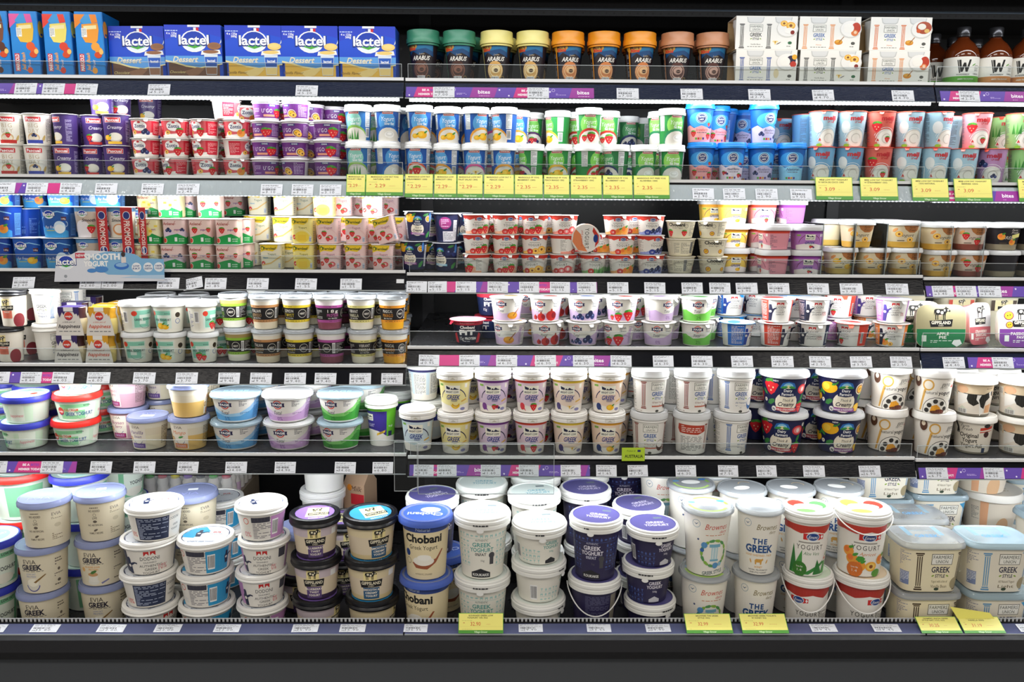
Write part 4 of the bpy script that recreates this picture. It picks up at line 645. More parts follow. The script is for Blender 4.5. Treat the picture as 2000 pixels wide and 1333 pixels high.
for key, sw, fr, desc in (('fg_h', '#cdb2cf', 'honey', 'with honeycomb'), ('fg_p', '#cfb4d0', 'pome', 'with pomegranate'), ('fg_b', '#cbb4d6', 'berry', 'with blueberries'), ('fg_s', '#cdb0d2', 'straw', 'with strawberry'), ('fg_0', '#cbb0d6', 'none', 'with plain lilac swirl'), ('fg_2', '#6fbf4a', 'none', 'with green swirl')):
    cup(key, 'yogurt_cup', 'yogurt cup', 'white low cup ' + desc, 4, 69, 62, 51, 47, 2, ('foil', '#f2f0ee', '#f7f4f4' if key != 'fg_2' else '#dff0d8'), [(3, '#e4e0d8'), (45, '#f0ede4')],
        [('P', [(-40, 3), (40, 3), (40, 38), (30, 26), (14, 18), (-8, 16), (-24, 24), (-40, 22)], sw)] + fage(0 if fr == 'none' else -10, 34, 7) + ([T('0%' if key == 'fg_0' else '2%', 2, 9, 6, '#7a4a9a' if key == 'fg_0' else '#2f6a2a', '')] if fr == 'none' else fruit(fr, 13, 12, 11) + fruit(fr if fr != 'honey' else 'none', -8, 9, 8.5) + fruit(fr if fr != 'honey' else 'none', -22, 8, 5)) + [('L', 16, 29, 28, 39, 4, '#4a4a5a'), ('L', 34, 6, 48, 40, 12, '#8a7a9a'), ('L', -50, 8, -36, 38, 10, '#9a8aa8')],
        top=[T('FAGE', 0, -6, 8, '#3a3f9a', 'b', 26), ('E', 8, 12, 14, 8, {'fg_h': '#ecc060', 'fg_p': '#d8503a', 'fg_b': '#5a78c8', 'fg_s': '#e0503c', 'fg_0': '#c8a8d8', 'fg_2': '#5ab04a'}[key])], tab=35)
for key, pc, lc, fig, lns, pct, desc in (('do_b', '#2f6fc8', '#2a90d8', '#1f3f9a', ('YOGUR', 'GRIEGO'), '2%', 'white and blue low cup'), ('do_r', '#c8402c', '#f0e8e4', '#2a2a44', ('YOGURT', 'GRECO'), None, 'white and brick red low cup'), ('do_k', '#26304a', '#f0eeea', '#1f2338', ('GRIECHISCHER', 'JOGHURT'), '10%', 'white and navy low cup'), ('do_o', '#e8843a', '#f0b8a0', '#1f2338', ('YOGUR', 'GRIEGO'), None, 'white and orange low cup with peaches'),
                                         ('do_p', '#b87ac0', '#e8a090', '#4a3a8a', ('AUTHENTIC', 'GREEK'), '0%', 'white and lilac low cup'), ('do_s', '#d8402c', '#e85a40', '#1f2338', ('YOGURT', 'GRECO'), None, 'white and red low cup with strawberry')):
    cup(key, 'yogurt_cup', 'yogurt cup', desc, 4, 69, 61, 50, 47, 2, ('foil', lc if key in ('do_b', 'do_r', 'do_s', 'do_o') else '#f2f1ee', '#f0f0f0'), [(45, '#efece6')],
        [('R', 22, 3, 48, 44, pc), ('R', -60, 3, -26, 44, pc), ('R', 27, 8, 33, 30, '#f0f0f0'), ('B', 27.5, 9, 32.5, 29, '#22222a'), ('L', -52, 6, -30, 42, 14, '#e8dcd8')] + dodoni(-4, 33, 7.2, lns, pct if key != 'do_r' else None) + (fruit('peach', -15, 10, 7) + fruit('hpeach', -4, 7, 5) if key == 'do_o' else fruit('straw', -12, 10, 6) if key == 'do_s' else []) + [('P', [(-27, 4), (-20, 4), (-18, 18), (-14, 26), (-10, 28), (-12, 30), (-18, 27), (-20, 36), (-25, 36), (-26, 22)], fig), ('E', -22.5, 22, 3, 2.4, '#e8e4dc')], top=[('E', -6, 6, 22, 12, {'do_b': '#2f80d0', 'do_r': '#d83a30', 'do_s': '#d83a30', 'do_o': '#f09a5a', 'do_k': '#c8ccd4', 'do_p': '#c8a0d0'}[key]), T('DODONI', 4, -8, 6, '#3a3a4a', '', 24)], tab=20)

# ================================================================ shelf 5
for key, lc, ft, col, dn in (('su_b', '#2b34a8', 'LOW FAT', '#2a3f9a', 'blue'), ('su_r', '#e0281e', 'FULLCREAM', '#d8402c', 'red')):
    cup(key, 'yogurt_tub', 'yogurt tub', 'wide pale green tub with %s lid' % dn, 5, 99, 91, 76, 51, 11, ('flat', lc, '#cfe8e0'), [(3, '#e4ece0'), (37, '#dfe9dc'), (40, '#f0efea')],
        [('R', -100, 4, 100, 34, '#cfe6cc'), ('R', -40, 4, 44, 35, '#dcebd8'), ('P', [(-28, 34), (30, 34), (30, 27), (-10, 27), (-10, 12), (14, 12), (14, 18), (2, 18), (2, 22), (22, 22), (22, 5), (-28, 5)], '#8fd09a'), ('E', -28, 20, 8, 8, '#d8402c'), T('sunglo', -28, 20, 4, '#ffffff', 'b', 12), ('A', -28, 20, 6.8, 1, 200, 340, '#2a3f9a'), T(ft, -5, 23, 4.6, col, 'b', 28), T('GREEK YOGHURT', 10, 15, 7, '#1f4a8a', 'b', 56), T('NATURAL', 26, 31, 3, '#26343a', 'b', 14), ('A', 16, 16, 12, .8, 200, 330, '#8aa890'), ('R', 54, 5, 84, 34, '#e6efe0'), T('happiness', 68, 16, 6, '#d8506a', 'i', 28), ('L', -60, 6, -46, 34, 10, '#5a8a70'), ('R', -88, 4, -62, 35, '#2f3a8a')],
        top=[('E', 0, 0, 40, 40, '#e8f4ee'), ('E', 0, 0, 36, 36, '#bfe3d6'), T('GREEK YOGHURT', 0, 0, 8, '#e8f8f0', 'b', 58), ('E', 0, 18, 8, 7, '#d8402c')])
for key, tint, tc, t1, t2, bx, desc in (('ev_v', '#ece4c8', '#6a4a8a', 'Vanilla', 'bean', '#6a4a9a', 'milky cup with violet vanilla label'), ('ev_m', '#e8c070', '#e07a3a', 'Mango', '', '#e0884a', 'yellow swirled cup with mango label'), ('ev_b', '#c49aa8', '#9a2f6a', 'Boysen', 'berry', '#9a2a66', 'mauve swirled cup with berry label')):
    cup(key, 'yogurt_tub', 'yogurt tub', desc, 5, 79, 73, 58, 63, 8, ('flat', '@frostb'), [(30, tint), (44, '#e6dcc4' if key != 'ev_b' else '#d8bcc4'), (55, '#ece6d4' if key != 'ev_b' else '#c8a0ac')],
        [('R', -32, 4, 6, 50, '#ece4d6'), T('EVIA', -12, 46, 5.2, '#4a3f38', '', 16), T(t1, -12, 36, 7, tc, 'i', 28), T(t2, -10, 28, 6, tc, 'i', 16) if t2 else leaf(-8, 27, 6, 2, '#4a9a4a', .3), ('E', -10, 20, 9, 4, '#efe9dc'), ('A', -10, 22, 9, 1, 200, 340, '#6a6a9a'), ('E', -28, 22, 5, 5, '#c8965a'), ('E', -28, 22, 3, 3, '#e8d0a8'), ('R', -26, 5, 4, 14, bx), ('L', -22, 7, 0, 12, 2, '#d8c8e8'), ('L', 36, 10, 52, 46, 12, '#5a4f44'), ('L', 56, 10, 76, 46, 12, '#5a4f44')],
        top=[('R', -10, -14, 14, 0, '#e8ecf4'), T('EVIA', 0, 10, 8, '#7a80b8', '', 28)])
for key, sc1, sc2, pct, tc, lc, dn in (('fb_5', '#5fa6dc', '#9ccaec', '5%', '#2a5a9a', '@frostc', 'pale blue'), ('fb_0', '#c9a0d4', '#dcc4e2', '0%', '#6a3f8a', '@frostw', 'lilac'), ('fb_2', '#3f9a3a', '#7cc46a', '2%', '#1f5a2a', '@frostc', 'green')):
    cup(key, 'yogurt_tub', 'yogurt tub', 'wide white tub with %s swirl' % dn, 5, 100, 91, 72, 54, 7, ('flat', lc), [(3, '#e8e6e0'), (47, '#f1eee8')],
        [('P', [(-90, 4), (90, 4), (90, 46), (52, 46), (34, 30), (14, 20), (-14, 17), (-34, 26), (-60, 34), (-90, 36)], sc2), ('P', [(-90, 4), (90, 4), (90, 24), (54, 36), (36, 22), (14, 13), (-14, 12), (-34, 18), (-60, 22), (-90, 22)], sc1)] + fage(-14, 36, 9) + [T(pct, -12, 9, 7.5, tc, '', 11), ('L', 12, 32, 26, 43, 4, '#4a4a5a'), ('L', 14, 16, 32, 20, 2, tc), ('L', 42, 6, 60, 44, 14, tc), ('L', -44, 10, -34, 18, 3, tc)],
        top=[T('FAGE', 0, 0, 14, '#8ab8dc' if key != 'fb_0' else '#e0c8e8', 'b', 48)])
cup('bn', 'tall_yogurt_tub', 'yogurt tub', 'white-lidded tub, green and violet label', 5, 73, 64, 50, 92, 16, ('pail', '#f2f2ee'), [(68, '#eceae4'), (72, '#6ac22c'), (76, '#7cd03a')], [('R', 24, 20, 70, 72, '#6abf2a'), ('R', -32, 22, 24, 70, '#3a2f8a'), ('E', -16, 16, 40, 18, '#eceae4'), ('R', -36, -2, 60, 14, '#eceae4')] + brightcow(-16, 58, 9) + [T('YOGURT', -14, 42, 6, '#c8c0ec', 'bi', 24), ('P', [(2, 22), (20, 28), (22, 33), (3, 27)], '#e8c03a'), T('GOLD', 12, 28, 3, '#3a2f20', 'b', 9, .28), T('+ x3', 34, 40, 4, '#f4f4f4', 'B'), ('R', 28, 20, 38, 30, '#26305a')])
for key, rim, body, fr, bt, dn in (('bc_n', '#2a2a66', '#d2e2ea', 'bowl', '#3a6fb0', 'pale blue plain'), ('bc_b', '#ecc23a', '#f2e6a0', 'banana', '#e8b82a', 'yellow banana'), ('bc_m', '#7a3a90', '#dcc8e0', 'mix', '#7a3a90', 'lilac mixed berry'), ('bc_s', '#d2402c', '#e6d0dc', 'straw', '#d83a44', 'pink strawberry'), ('bc_v', '#ecc83a', '#f0dccb', 'vanil', '#4a3f7a', 'peach-toned vanilla'), ('bc_o', '#eca62c', '#f2d9c4', 'mango', '#2a3f7a', 'peach-toned mango')):
    cup(key, 'tall_yogurt_tub', 'yogurt tub', 'white lidded tub, %s label' % dn, 5, 73, 64, 50, 80.5, 17, ('pail', '#f4f2ee'), [(12, '#f0eadf'), (58, body), (63.5, rim)],
        [('P', [(-60, 0), (60, 0), (60, 12), (30, 17), (0, 12), (-30, 18), (-60, 12)], '#f3ede4'), ('A', 0, 20, 27, 1.8, 18, 78, '#26244e'), ('A', 0, 20, 27, 1.8, 108, 165, '#26244e')] + brightcow(-2, 45, 11.5) + [T('GREEK', 0, 30, 8.6, '#263a8a', 'bi', 27), T('YOGURT', 2, 23.5, 3.6, '#263a8a', 'bi', 13)] + fruit(fr, 4, 11, 7.5) + ([] if fr in ('bowl', 'banana') else [('E', -21, 12, 6, 7, bt), ('P', [(-18, 7), (-12, 3), (-16, 10)], bt)]) + [('P', [(16, 20), (28, 24), (28, 27), (16, 23)], '#e0b04a'), ('R', -29, 51, -20, 55, '#7fb04a'), ('R', 22, 48, 28, 56, '#f6f3ea'), ('E', 20, 7, 6, 3, '#8a88b8')] + nutri(44, 34, 16, 40, '#f0ece4') + nutri(72, 34, 26, 44, '#f0ece4') + nutri(-72, 34, 30, 44, '#f0ece4'),
        lidart=[('R', -9, 65, 9, 71, '#d6d2c8'), ('R', -8.3, 65.7, 8.3, 70.3, '#f0eee8'), ('P', [(-5, 66), (5, 66), (0, 69)], '#c8c2b0')])
for key, pc, tc, tx, cen, desc in (('fl_r', '#8a3a2c', '#8a3a2c', ('All Natural Yogurt', 'Lactose Free'), 0, 'tall white tub with brown-red columns'), ('fl_b', '#4a6fae', '#3a5a90', ('All Natural', 'Yogurt'), 0, 'tall white tub with blue columns')):
    cup(key, 'tall_yogurt_tub', 'yogurt tub', desc, 5, 74, 67, 56, 81, 12, ('flat', '@frostw'), [(69, '#f1eee8')], farmers(12, 52, 9.2, '#2a5aa0', pc, -17, 48, tx, tc) + [('R', -10 + 10, 12, 26, 14.5, '#c8705a' if key == 'fl_r' else '#f1eee8'), ('E', 12, 4, 4, 2.5, '#44443c'), ('E', 34, 18, 9, 11, '#5a3a2c' if key == 'fl_r' else '#4a78b8'), ('E', 34, 21, 8, 7, '#f4f0ea'), ('L', -60, 10, -36, 60, 20, '#9a9a90'), ('L', -50, 2.5, -20, 5, 1, '#9a8a80')], collar=(72, 64, 67, '#f4f2ee'))
cup('fl_k', 'tall_yogurt_tub', 'yogurt tub', 'tall white tub with red text panel', 5, 74, 67, 56, 81, 12, ('flat', '@frostw'), [(69, '#f1eee8')], [('P', [(-28, 60), (24, 58), (26, 46), (10, 40), (-26, 42), (-30, 50)], '#b8402c'), ('L', -22, 44, 18, 58, 4, '#f2d8d0'), ('L', -24, 8, 20, 37, 10, '#8a8a88')] + [('R', 27, 10, 28.5, 56, '#8a3a2c'), ('R', 30, 10, 31.5, 56, '#8a3a2c'), ('R', 25.5, 57, 33, 60, '#8a3a2c')])
for key, f1, rib, rt, desc in (('df_s', 'straw', '#c8303c', 'FIELD STRAWBERRY', 'large navy tub with red strawberry ribbon'), ('df_m', 'mango', '#8f3f8f', 'MANGO & PASSIONFRUIT', 'large navy tub with purple mango ribbon')):
    cup(key, 'large_yogurt_tub', 'yogurt tub', desc, 5, 97, 86, 66, 79, 9, ('flat', '@frostw'), [(70, '#1e2350')], fruit(f1, -30, 50, 15) + fruit('sstraw' if f1 == 'straw' else 'passion', 33, 48, 12) + fruit(f1, 34, 12, 11) + [leaf(-30, 22, 10, 5, '#3f8a45', .5), leaf(36, 32, 8, 3.5, '#3f8a45', 1.2), leaf(-44, 40, 8, 3, '#3f8a45', -.8), ('E', -44, 24, 4, 4, '#f2f0ea'), ('E', -44, 24, 1.5, 1.5, '#e8c03a'), ('E', 46, 58, 4, 4, '#f2f0ea')] + dairyf(2, 44, 12.5, rib, rt) + [('E', -24, 9, 5, 5, '#f2f0ea'), T('8g', -24, 9, 4, '#2a2850', 'b'), ('E', -20, 64, 6, 5, '#2a2850'), T('NEW', -20, 64, 3, '#ffffff', 'b'), T('450g', 2, 3.5, 2.6, '#ffffff')] + fruit(f1, -62, 30, 13) + fruit(f1, 62, 40, 13))
for key, sc_ in (('ga', 1),):
    cup(key, 'large_yogurt_tub', 'yogurt tub', 'large white tub with wooden spoon', 5, 87, 78, 64, 84, 14, ('flat', '#f2efea'), [(70, '#efe9df')],
        [('E', -34, 60, 10, 14, '#dcd6cc'), ('E', -34, 60, 8, 11, '#5a3a2c'), ('E', -34, 64, 4, 5, '#e8d8c0'), ('E', -12, 55, 11, 11, '#d8a650'), ('E', -12, 55, 8, 8, '#efe6d6'), ('P', [(-20, 46), (-15, 46), (-26, 4), (-30, 4)], '#d8a650'), T('gamo', 22, 58, 9, '#33302c', 'i', 20), ('L', 10, 48, 28, 52, 2, '#8a8680'), T('natural', -6, 41, 6.4, '#4a4640', '', 24), T('yogurt', 22, 41, 7, '#1e1c1a', 'b', 28), T('Asli', 30, 35, 3, '#77736c', ''),
         ('E', 6, 6, 28, 26, '#3a342c'), ('E', 6, 6, 26.8, 24.8, '#f4f0e8'), ('E', 6, 8, 24, 20, '#e9e5dc'), ('E', -8, 16, 5, 4.5, '#33302e'), ('E', 4, 24, 5, 4.5, '#33302e'), ('E', 18, 20, 5, 4.5, '#33302e'), ('E', 26, 10, 5, 4.5, '#33302e'), ('E', -13, 6, 5, 4.5, '#33302e'), ('P', [(-6, 4), (-3, 15), (7, 18), (15, 12), (17, 4)], '#e8a02c'), ('E', 14, 4, 11, 5, '#6a3428'), ('E', 4, 3, 10, 3, '#5a3020'), ('R', -70, 0, 70, -.1, '#efe9df')] + [('P', [(38, 24), (46, 28), (46, 18)], '#26356a'), ('P', [(34, 52), (42, 58), (44, 50)], '#c83a3a')])
KIND['ga']['desc'] = 'large white tub with wooden spoon'
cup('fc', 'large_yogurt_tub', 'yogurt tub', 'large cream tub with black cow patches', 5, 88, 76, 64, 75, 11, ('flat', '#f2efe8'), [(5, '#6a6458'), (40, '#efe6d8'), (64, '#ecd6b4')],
    [('P', [(-34, 46), (-10, 44), (18, 44), (30, 48), (40, 52), (34, 38), (24, 30), (20, 8), (14, 2), (10, 26), (-14, 28), (-20, 24), (-34, 18)], '#f6f3ec'), ('P', [(-34, 46), (-10, 44.5), (18, 44.5), (30, 49), (30, 47.6), (18, 43.2), (-10, 43.2), (-34, 44.6)], '#2a2824'), ('P', [(-12, 44), (5, 44), (4, 34), (10, 27), (0, 21), (-10, 26), (-14, 34)], '#2a2824'), ('P', [(13, 43), (29, 47), (33, 38), (24, 31), (21, 16), (14, 20), (9, 34)], '#2a2824'), ('P', [(40, 52), (34, 48), (36, 42), (42, 40)], '#2a2824'), ('P', [(-34, 10), (-22, 20), (-14, 14), (-8, 16), (-34, 4)], '#d8dcc8'), ('E', -24, 52, 12, 8, '#e8b890'), ('R', -32, 5, -12, 14, '#f2f0ea'), ('B', -31, 6, -13, 13.5, '#33332e'), ('L', 22, 54, 36, 57, 1, '#8a6a4a'), ('R', -56, 34, -38, 56, '#f2efe6'), ('L', -55, 35, -39, 55, 8, '#77736a'), ('P', [(24, 22), (40, 26), (40, 8), (24, 8)], '#e0a878')])
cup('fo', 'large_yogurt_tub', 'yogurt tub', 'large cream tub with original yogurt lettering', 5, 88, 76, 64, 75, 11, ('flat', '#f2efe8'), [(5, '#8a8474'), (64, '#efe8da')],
    [T('Farm', -18, 56, 6, '#2a2420', 'i', 16), T('Fresh', -14, 50, 6, '#2a2420', 'i', 20), T('Original', -10, 38, 8, '#3f3a30', 'b', 36), T('Yogurt', -8, 28, 8, '#3f3a30', 'b', 30), T('Yogurt Asli', -4, 18, 8, '#6a6458', 'b', 44), ('P', [(10, 54), (38, 58), (38, 48), (10, 44)], '#d2402c'), ('E', 24, 41, 6, 6, '#4a2a2c'), ('E', 24, 58, 7, 4, '#33302e'), ('R', 18, 4, 26, 14, '#2a3a5a'), ('P', [(-40, 60), (-34, 50), (-36, 40), (-28, 40), (-30, 52), (-36, 62)], '#2a2824'), ('P', [(-44, 40), (44, 50), (44, 6), (60, 6), (60, 56)], '#efe8da')])
# milky white catering pots behind
cup('wp', 'tall_yogurt_tub', 'yogurt tub', 'plain white lidded tub with green stripe', 5, 74, 64, 52, 80, 17, ('pail', '#eceeea', '#e2e6e2'), [(40, '#e9e9e4'), (54, '#2f3a8a'), (58, '#6abf2a'), (63, '#eceae4')], [('R', -40, 6, 40, 26, '#dfe8ea')])

# ================================================================ bottom deck
def ring_lid_art(base, c2, t1, tc, r): return [('E', 0, 0, r, r, base), ('P', [(-r * .9, r * .3), (-r * .3, r * .9), (r * .2, r * .5), (-r * .3, -r * .2)], c2), T(t1, r * .1, -r * .1, r * .22, tc, '', r * 1.3)]
cup('e_a', 'large_yogurt_tub', 'yogurt tub', 'cream tub with violet lid and bowl picture', 6, 106, 98, 85, 88, 11, ('flat', '@frostb'), [(77, '#e4dac0')], [T('EVIA', -12, 64, 9, '#3f3a38', '', 26), T('GREEK', -10, 53, 10, '#2f2c3a', 'B', 42), ('L', -32, 44, 14, 47, 1, '#6a6660'), T('LOW FAT', -12, 40, 3.6, '#7a8ab8', '', 20), T('PROTEIN', -12, 35, 3.6, '#7a8ab8', '', 20), ('E', -10, 20, 14, 12, '#ddd8c8'), ('E', -10, 23, 12, 8, '#f2ecd8'), ('A', -10, 20, 13, 2, 190, 350, '#5a5a9a'), ('P', [(-8, 24), (-4, 22), (18, 38), (16, 39)], '#8a6a3a'), ('L', 36, 50, 52, 66, 3, '#6a6054'), ('E', 44, 42, 3, 3, '#6a6054'), ('L', 34, 28, 54, 36, 2, '#6a6054'), ('E', 44, 20, 4, 3, '#6a6054'), ('L', 34, 10, 54, 15, 1, '#6a6054')], top=[('R', -8, 4, 12, 16, '#e4e8f0'), T('EVIA', -6, -14, 13, '#8088c0', '', 46)])
cup('e_b', 'large_yogurt_tub', 'yogurt tub', 'cream tub with violet lid and jar picture', 6, 106, 98, 85, 88, 11, ('flat', '@frostb'), [(77, '#e4dac0')], [T('EVIA', -12, 64, 9, '#3f3a38', '', 26), T('GREEK', -10, 53, 10, '#2f2c3a', 'B', 42), ('L', -32, 44, 14, 47, 1, '#6a6660'), T('NO ADDED SUGAR', -10, 40, 3.4, '#d89a4a', 'b', 32), T('PROTEIN', -8, 35, 3.4, '#d89a4a', 'b', 20), ('E', -10, 10, 13, 6, '#e2e0d4'), ('R', -20, 10, 0, 24, '#e8e5da'), ('E', -10, 25, 11, 4, '#c89a6a'), leaf(-8, 30, 8, 3, '#4a7a3a', .4), ('E', -32, 34, 4.5, 4.5, '#e0b070'), ('P', [(6, 8), (22, 14), (24, 12), (8, 5)], '#7a7aa8'), ('L', 36, 50, 52, 66, 3, '#6a6054'), ('L', 34, 28, 54, 36, 2, '#6a6054'), ('L', 34, 10, 54, 15, 1, '#6a6054')], top=[('R', -8, 4, 12, 16, '#e4e8f0'), T('EVIA', -6, -14, 13, '#8088c0', '', 46)])
cup('e_c', 'large_yogurt_tub', 'yogurt tub', 'cream tub with violet lid, side text showing', 6, 106, 98, 85, 88, 11, ('flat', '@frostb'), [(77, '#e4dac0')], [T('NO ADDED', -8, 62, 4, '#6a6054', 'b', 22), ('L', -16, 66, 0, 70, 1, '#6a6054'), T('LIVE', -8, 48, 4, '#6a6054', 'b', 9), ('A', -8, 54, 2.6, .6, 0, 360, '#6a6054'), T('NO ARTIFICIAL', -8, 34, 3.6, '#6a6054', 'b', 30), ('E', -8, 41, 4, 2.6, '#6a6054'), T('FAMILY RECIPE', -8, 18, 3.6, '#6a6054', 'b', 28), leaf(-8, 24, 5, 2, '#6a6054', .4), T('EVIA', 32, 64, 6, '#5a5048', '', 18), ('L', 22, 54, 44, 59, 2, '#8a7a60'), ('E', 34, 42, 7, 4, '#cfc4a8'), ('L', 22, 14, 44, 28, 4, '#8a7a60')], top=[('R', -8, 4, 12, 16, '#e4e8f0'), T('EVIA', -6, -14, 13, '#8088c0', '', 46)])
def figure(u, v, s, c): return [('P', [(u - s * .5, v - s * 1.6), (u + s * .3, v - s * 1.6), (u + s * .2, v - s * .2), (u + s * .9, v + s * .2), (u + s * 1.3, v + s * .1), (u + s * 1.3, v + s * .35), (u + s * .8, v + s * .45), (u + s * .1, v + s * .2), (u + s * .1, v + s * .9), (u - s * .1, v + s * 1.2), (u - s * .5, v + s * 1.1), (u - s * .5, v + s * .5), (u - s * .8, v)], c), ('E', u - s * .25, v - s * .3, s * .3, s * .25, '#eeeae2')]
for key, pc, dc, tc, pct, ln, dn in (('dd_k', '#f2f0ec', '#26304e', '#c4636a', '10%', ('AUTHENTIC', 'GREEK', 'YOGHURT'), 'navy'), ('dd_c', '#2a98cc', '#26304e', '#d8dce0', '5%', ('AUTHENTIC', 'GREEK', 'YOGHURT'), 'cyan'), ('dd_p', '#c08ac0', '#2a2f4a', '#d8707a', '0%', ('AUTHENTIC', 'GREEK', 'YOGHURT'), 'lilac')):
    tp = [('E', 0, 0, 47, 47, '#e4e8ee'), ('A', 0, 0, 44, 2.5, 0, 360, '#3a4566'), ('P', [(-44, 4), (-34, 30), (-10, 40), (4, 18), (-14, 2), (-20, -14), (-42, -10)], {'dd_k': '#dfe3ea', 'dd_c': '#3fa8dc', 'dd_p': '#f0eef2'}[key])] + figure(-12, 10, 12, '#26304e') + dodoni(18, 8, 8, ())[0:3] + [T('AUTHENTIC GREEK YOGHURT', 0, -32, 6, '#5a6a8a', 'b', 52)]
    if key == 'dd_p': tp += [('P', [(8, 0), (40, 8), (34, 26), (16, 34)], '#e88ac0')]
    cup(key, 'wide_yogurt_tub', 'yogurt tub', 'white oval-looking tub, %s figure label' % dn, 6, 110, 100, 82, 64, 12, ('roll', '#efeeea'), [(50, '#efebe3'), (52, '#f2f0ec')],
        [('R', -140, 4, -40, 48, dc if key == 'dd_k' else pc), ('R', 62, 4, 140, 48, dc if key == 'dd_k' else pc), ('L', 64, 8, 100, 46, 14, '#c8ccd6'), ('L', -100, 8, -60, 46, 14, '#c8ccd6')] + figure(-34, 22, 12, dc) + dodoni(6, 38, 11.5, ln, pct, tc) + ([('R', 40, 30, 58, 48, '#4a4a55')] if key == 'dd_p' else []), top=tp)
    KIND[key]['desc'] = 'wide white tub with %s figure label' % dn
    cup(key + '2', 'wide_yogurt_tub', 'yogurt tub', 'wide white tub, %s text panel' % dn, 6, 110, 100, 82, 64, 12, ('roll', '#efeeea'), [(50, '#efebe3'), (52, '#f2f0ec')],
        [('R', -26, 4, 34, 48, dc if key == 'dd_k' else '#e0dcd6'), ('L', -24, 6, 32, 46, 13, '#aab4cc' if key == 'dd_k' else '#77747c'), T(pct, -38, 14, 10, '#d8402c' if key == 'dd_k' else tc, '', 16)] + ([] if key == 'dd_k' else [('R', -26, 38, 10, 48, '#3a3a48'), ('R', 12, 4, 60, 48, pc)] + barc(22, 26, 14, 30) + [('A', -38, 40, 5, 1.4, 0, 360, '#d8604a')]) + ([T('DODONI', 46, 40, 5, '#2a2a33', '', 20), T('GREEK', 50, 26, 4, '#2a2a33', '', 14), T('YOGHURT', 48, 18, 4, '#2a2a33', '', 18)] if key == 'dd_k' else figure(56, 30, 9, '#26304e')), top=tp)
for key, ln, lc, sw, tp, desc in (('g_b', ('BLUEBERRY', 'TWIST', 'YOGURT'), '#5a4478', '#cfc0c8', '#8a6cc0', 'black-lidded tub with purple label'), ('g_s', ('SMOOTH &', 'CREAMY', 'YOGURT'), '#2f5a80', '#e6d6b0', '#3a94cc', 'black-lidded tub with blue label')):
    cup(key, 'large_yogurt_tub', 'yogurt tub', desc, 6, 108, 95, 80, 79, 17, ('roll', '@black'), [(10, '#3a2a4a' if key == 'g_b' else '#dcc89a'), (44, '#e2d2b8'), (62, sw)], gipps(0, 50, 12.5, ln, lc) + [('R', 36, 44, 50, 56, '#eef0f2')], top=[('E', 0, 0, 41, 41, tp), ('P', [(-20, -24), (27, -26), (30, 22), (-14, 26)], '#ece6a8')] + fruit('cow', 6, 12, 11) + [('R', -14, -16, 30, -4, '#16161a'), T('GIPPSLAND', 8, -10, 6.5, '#f2ead0', 'b', 40), T('BLUEBERRY TWIST' if key == 'g_b' else 'SMOOTH', 4, -32, 5, '#efe8f4', 'b', 34)])
cup('c_n', 'large_yogurt_tub', 'yogurt tub', 'tall cream tub with blue lid and wooden spoon', 6, 108, 92, 76, 118, 12, ('flat', '#4a66c0', '@frostb'), [(94, '#ecdcb4'), (106, '#33488a')], [T('Natural', 0, 100, 6, '#c8d4f0', '', 26)] + chob(0, 82, 15) + [('P', [(-24, 34), (-16, 24), (8, 22), (26, 34), (42, 58), (38, 58), (26, 42), (4, 36)], '#a0583a'), ('E', 0, 38, 22, 9, '#f4f0e4'), ('E', 2, 45, 14, 6, '#f8f5ec'), ('E', -34, 52, 6, 7, '#2f4a8a'), ('A', -33, 36, 5.5, .8, 0, 360, '#5a5a50'), T('AUTHENTIC STRAINED', 0, 12, 3.4, '#5a4a3a', '', 36)], top=[('E', 0, 0, 44, 44, '#4a6ac4'), ('E', 8, 14, 20, 14, '#d8d8dc'), T('Chobani', 0, -8, 14, '#dfe6f8', 'b', 70, PI)])
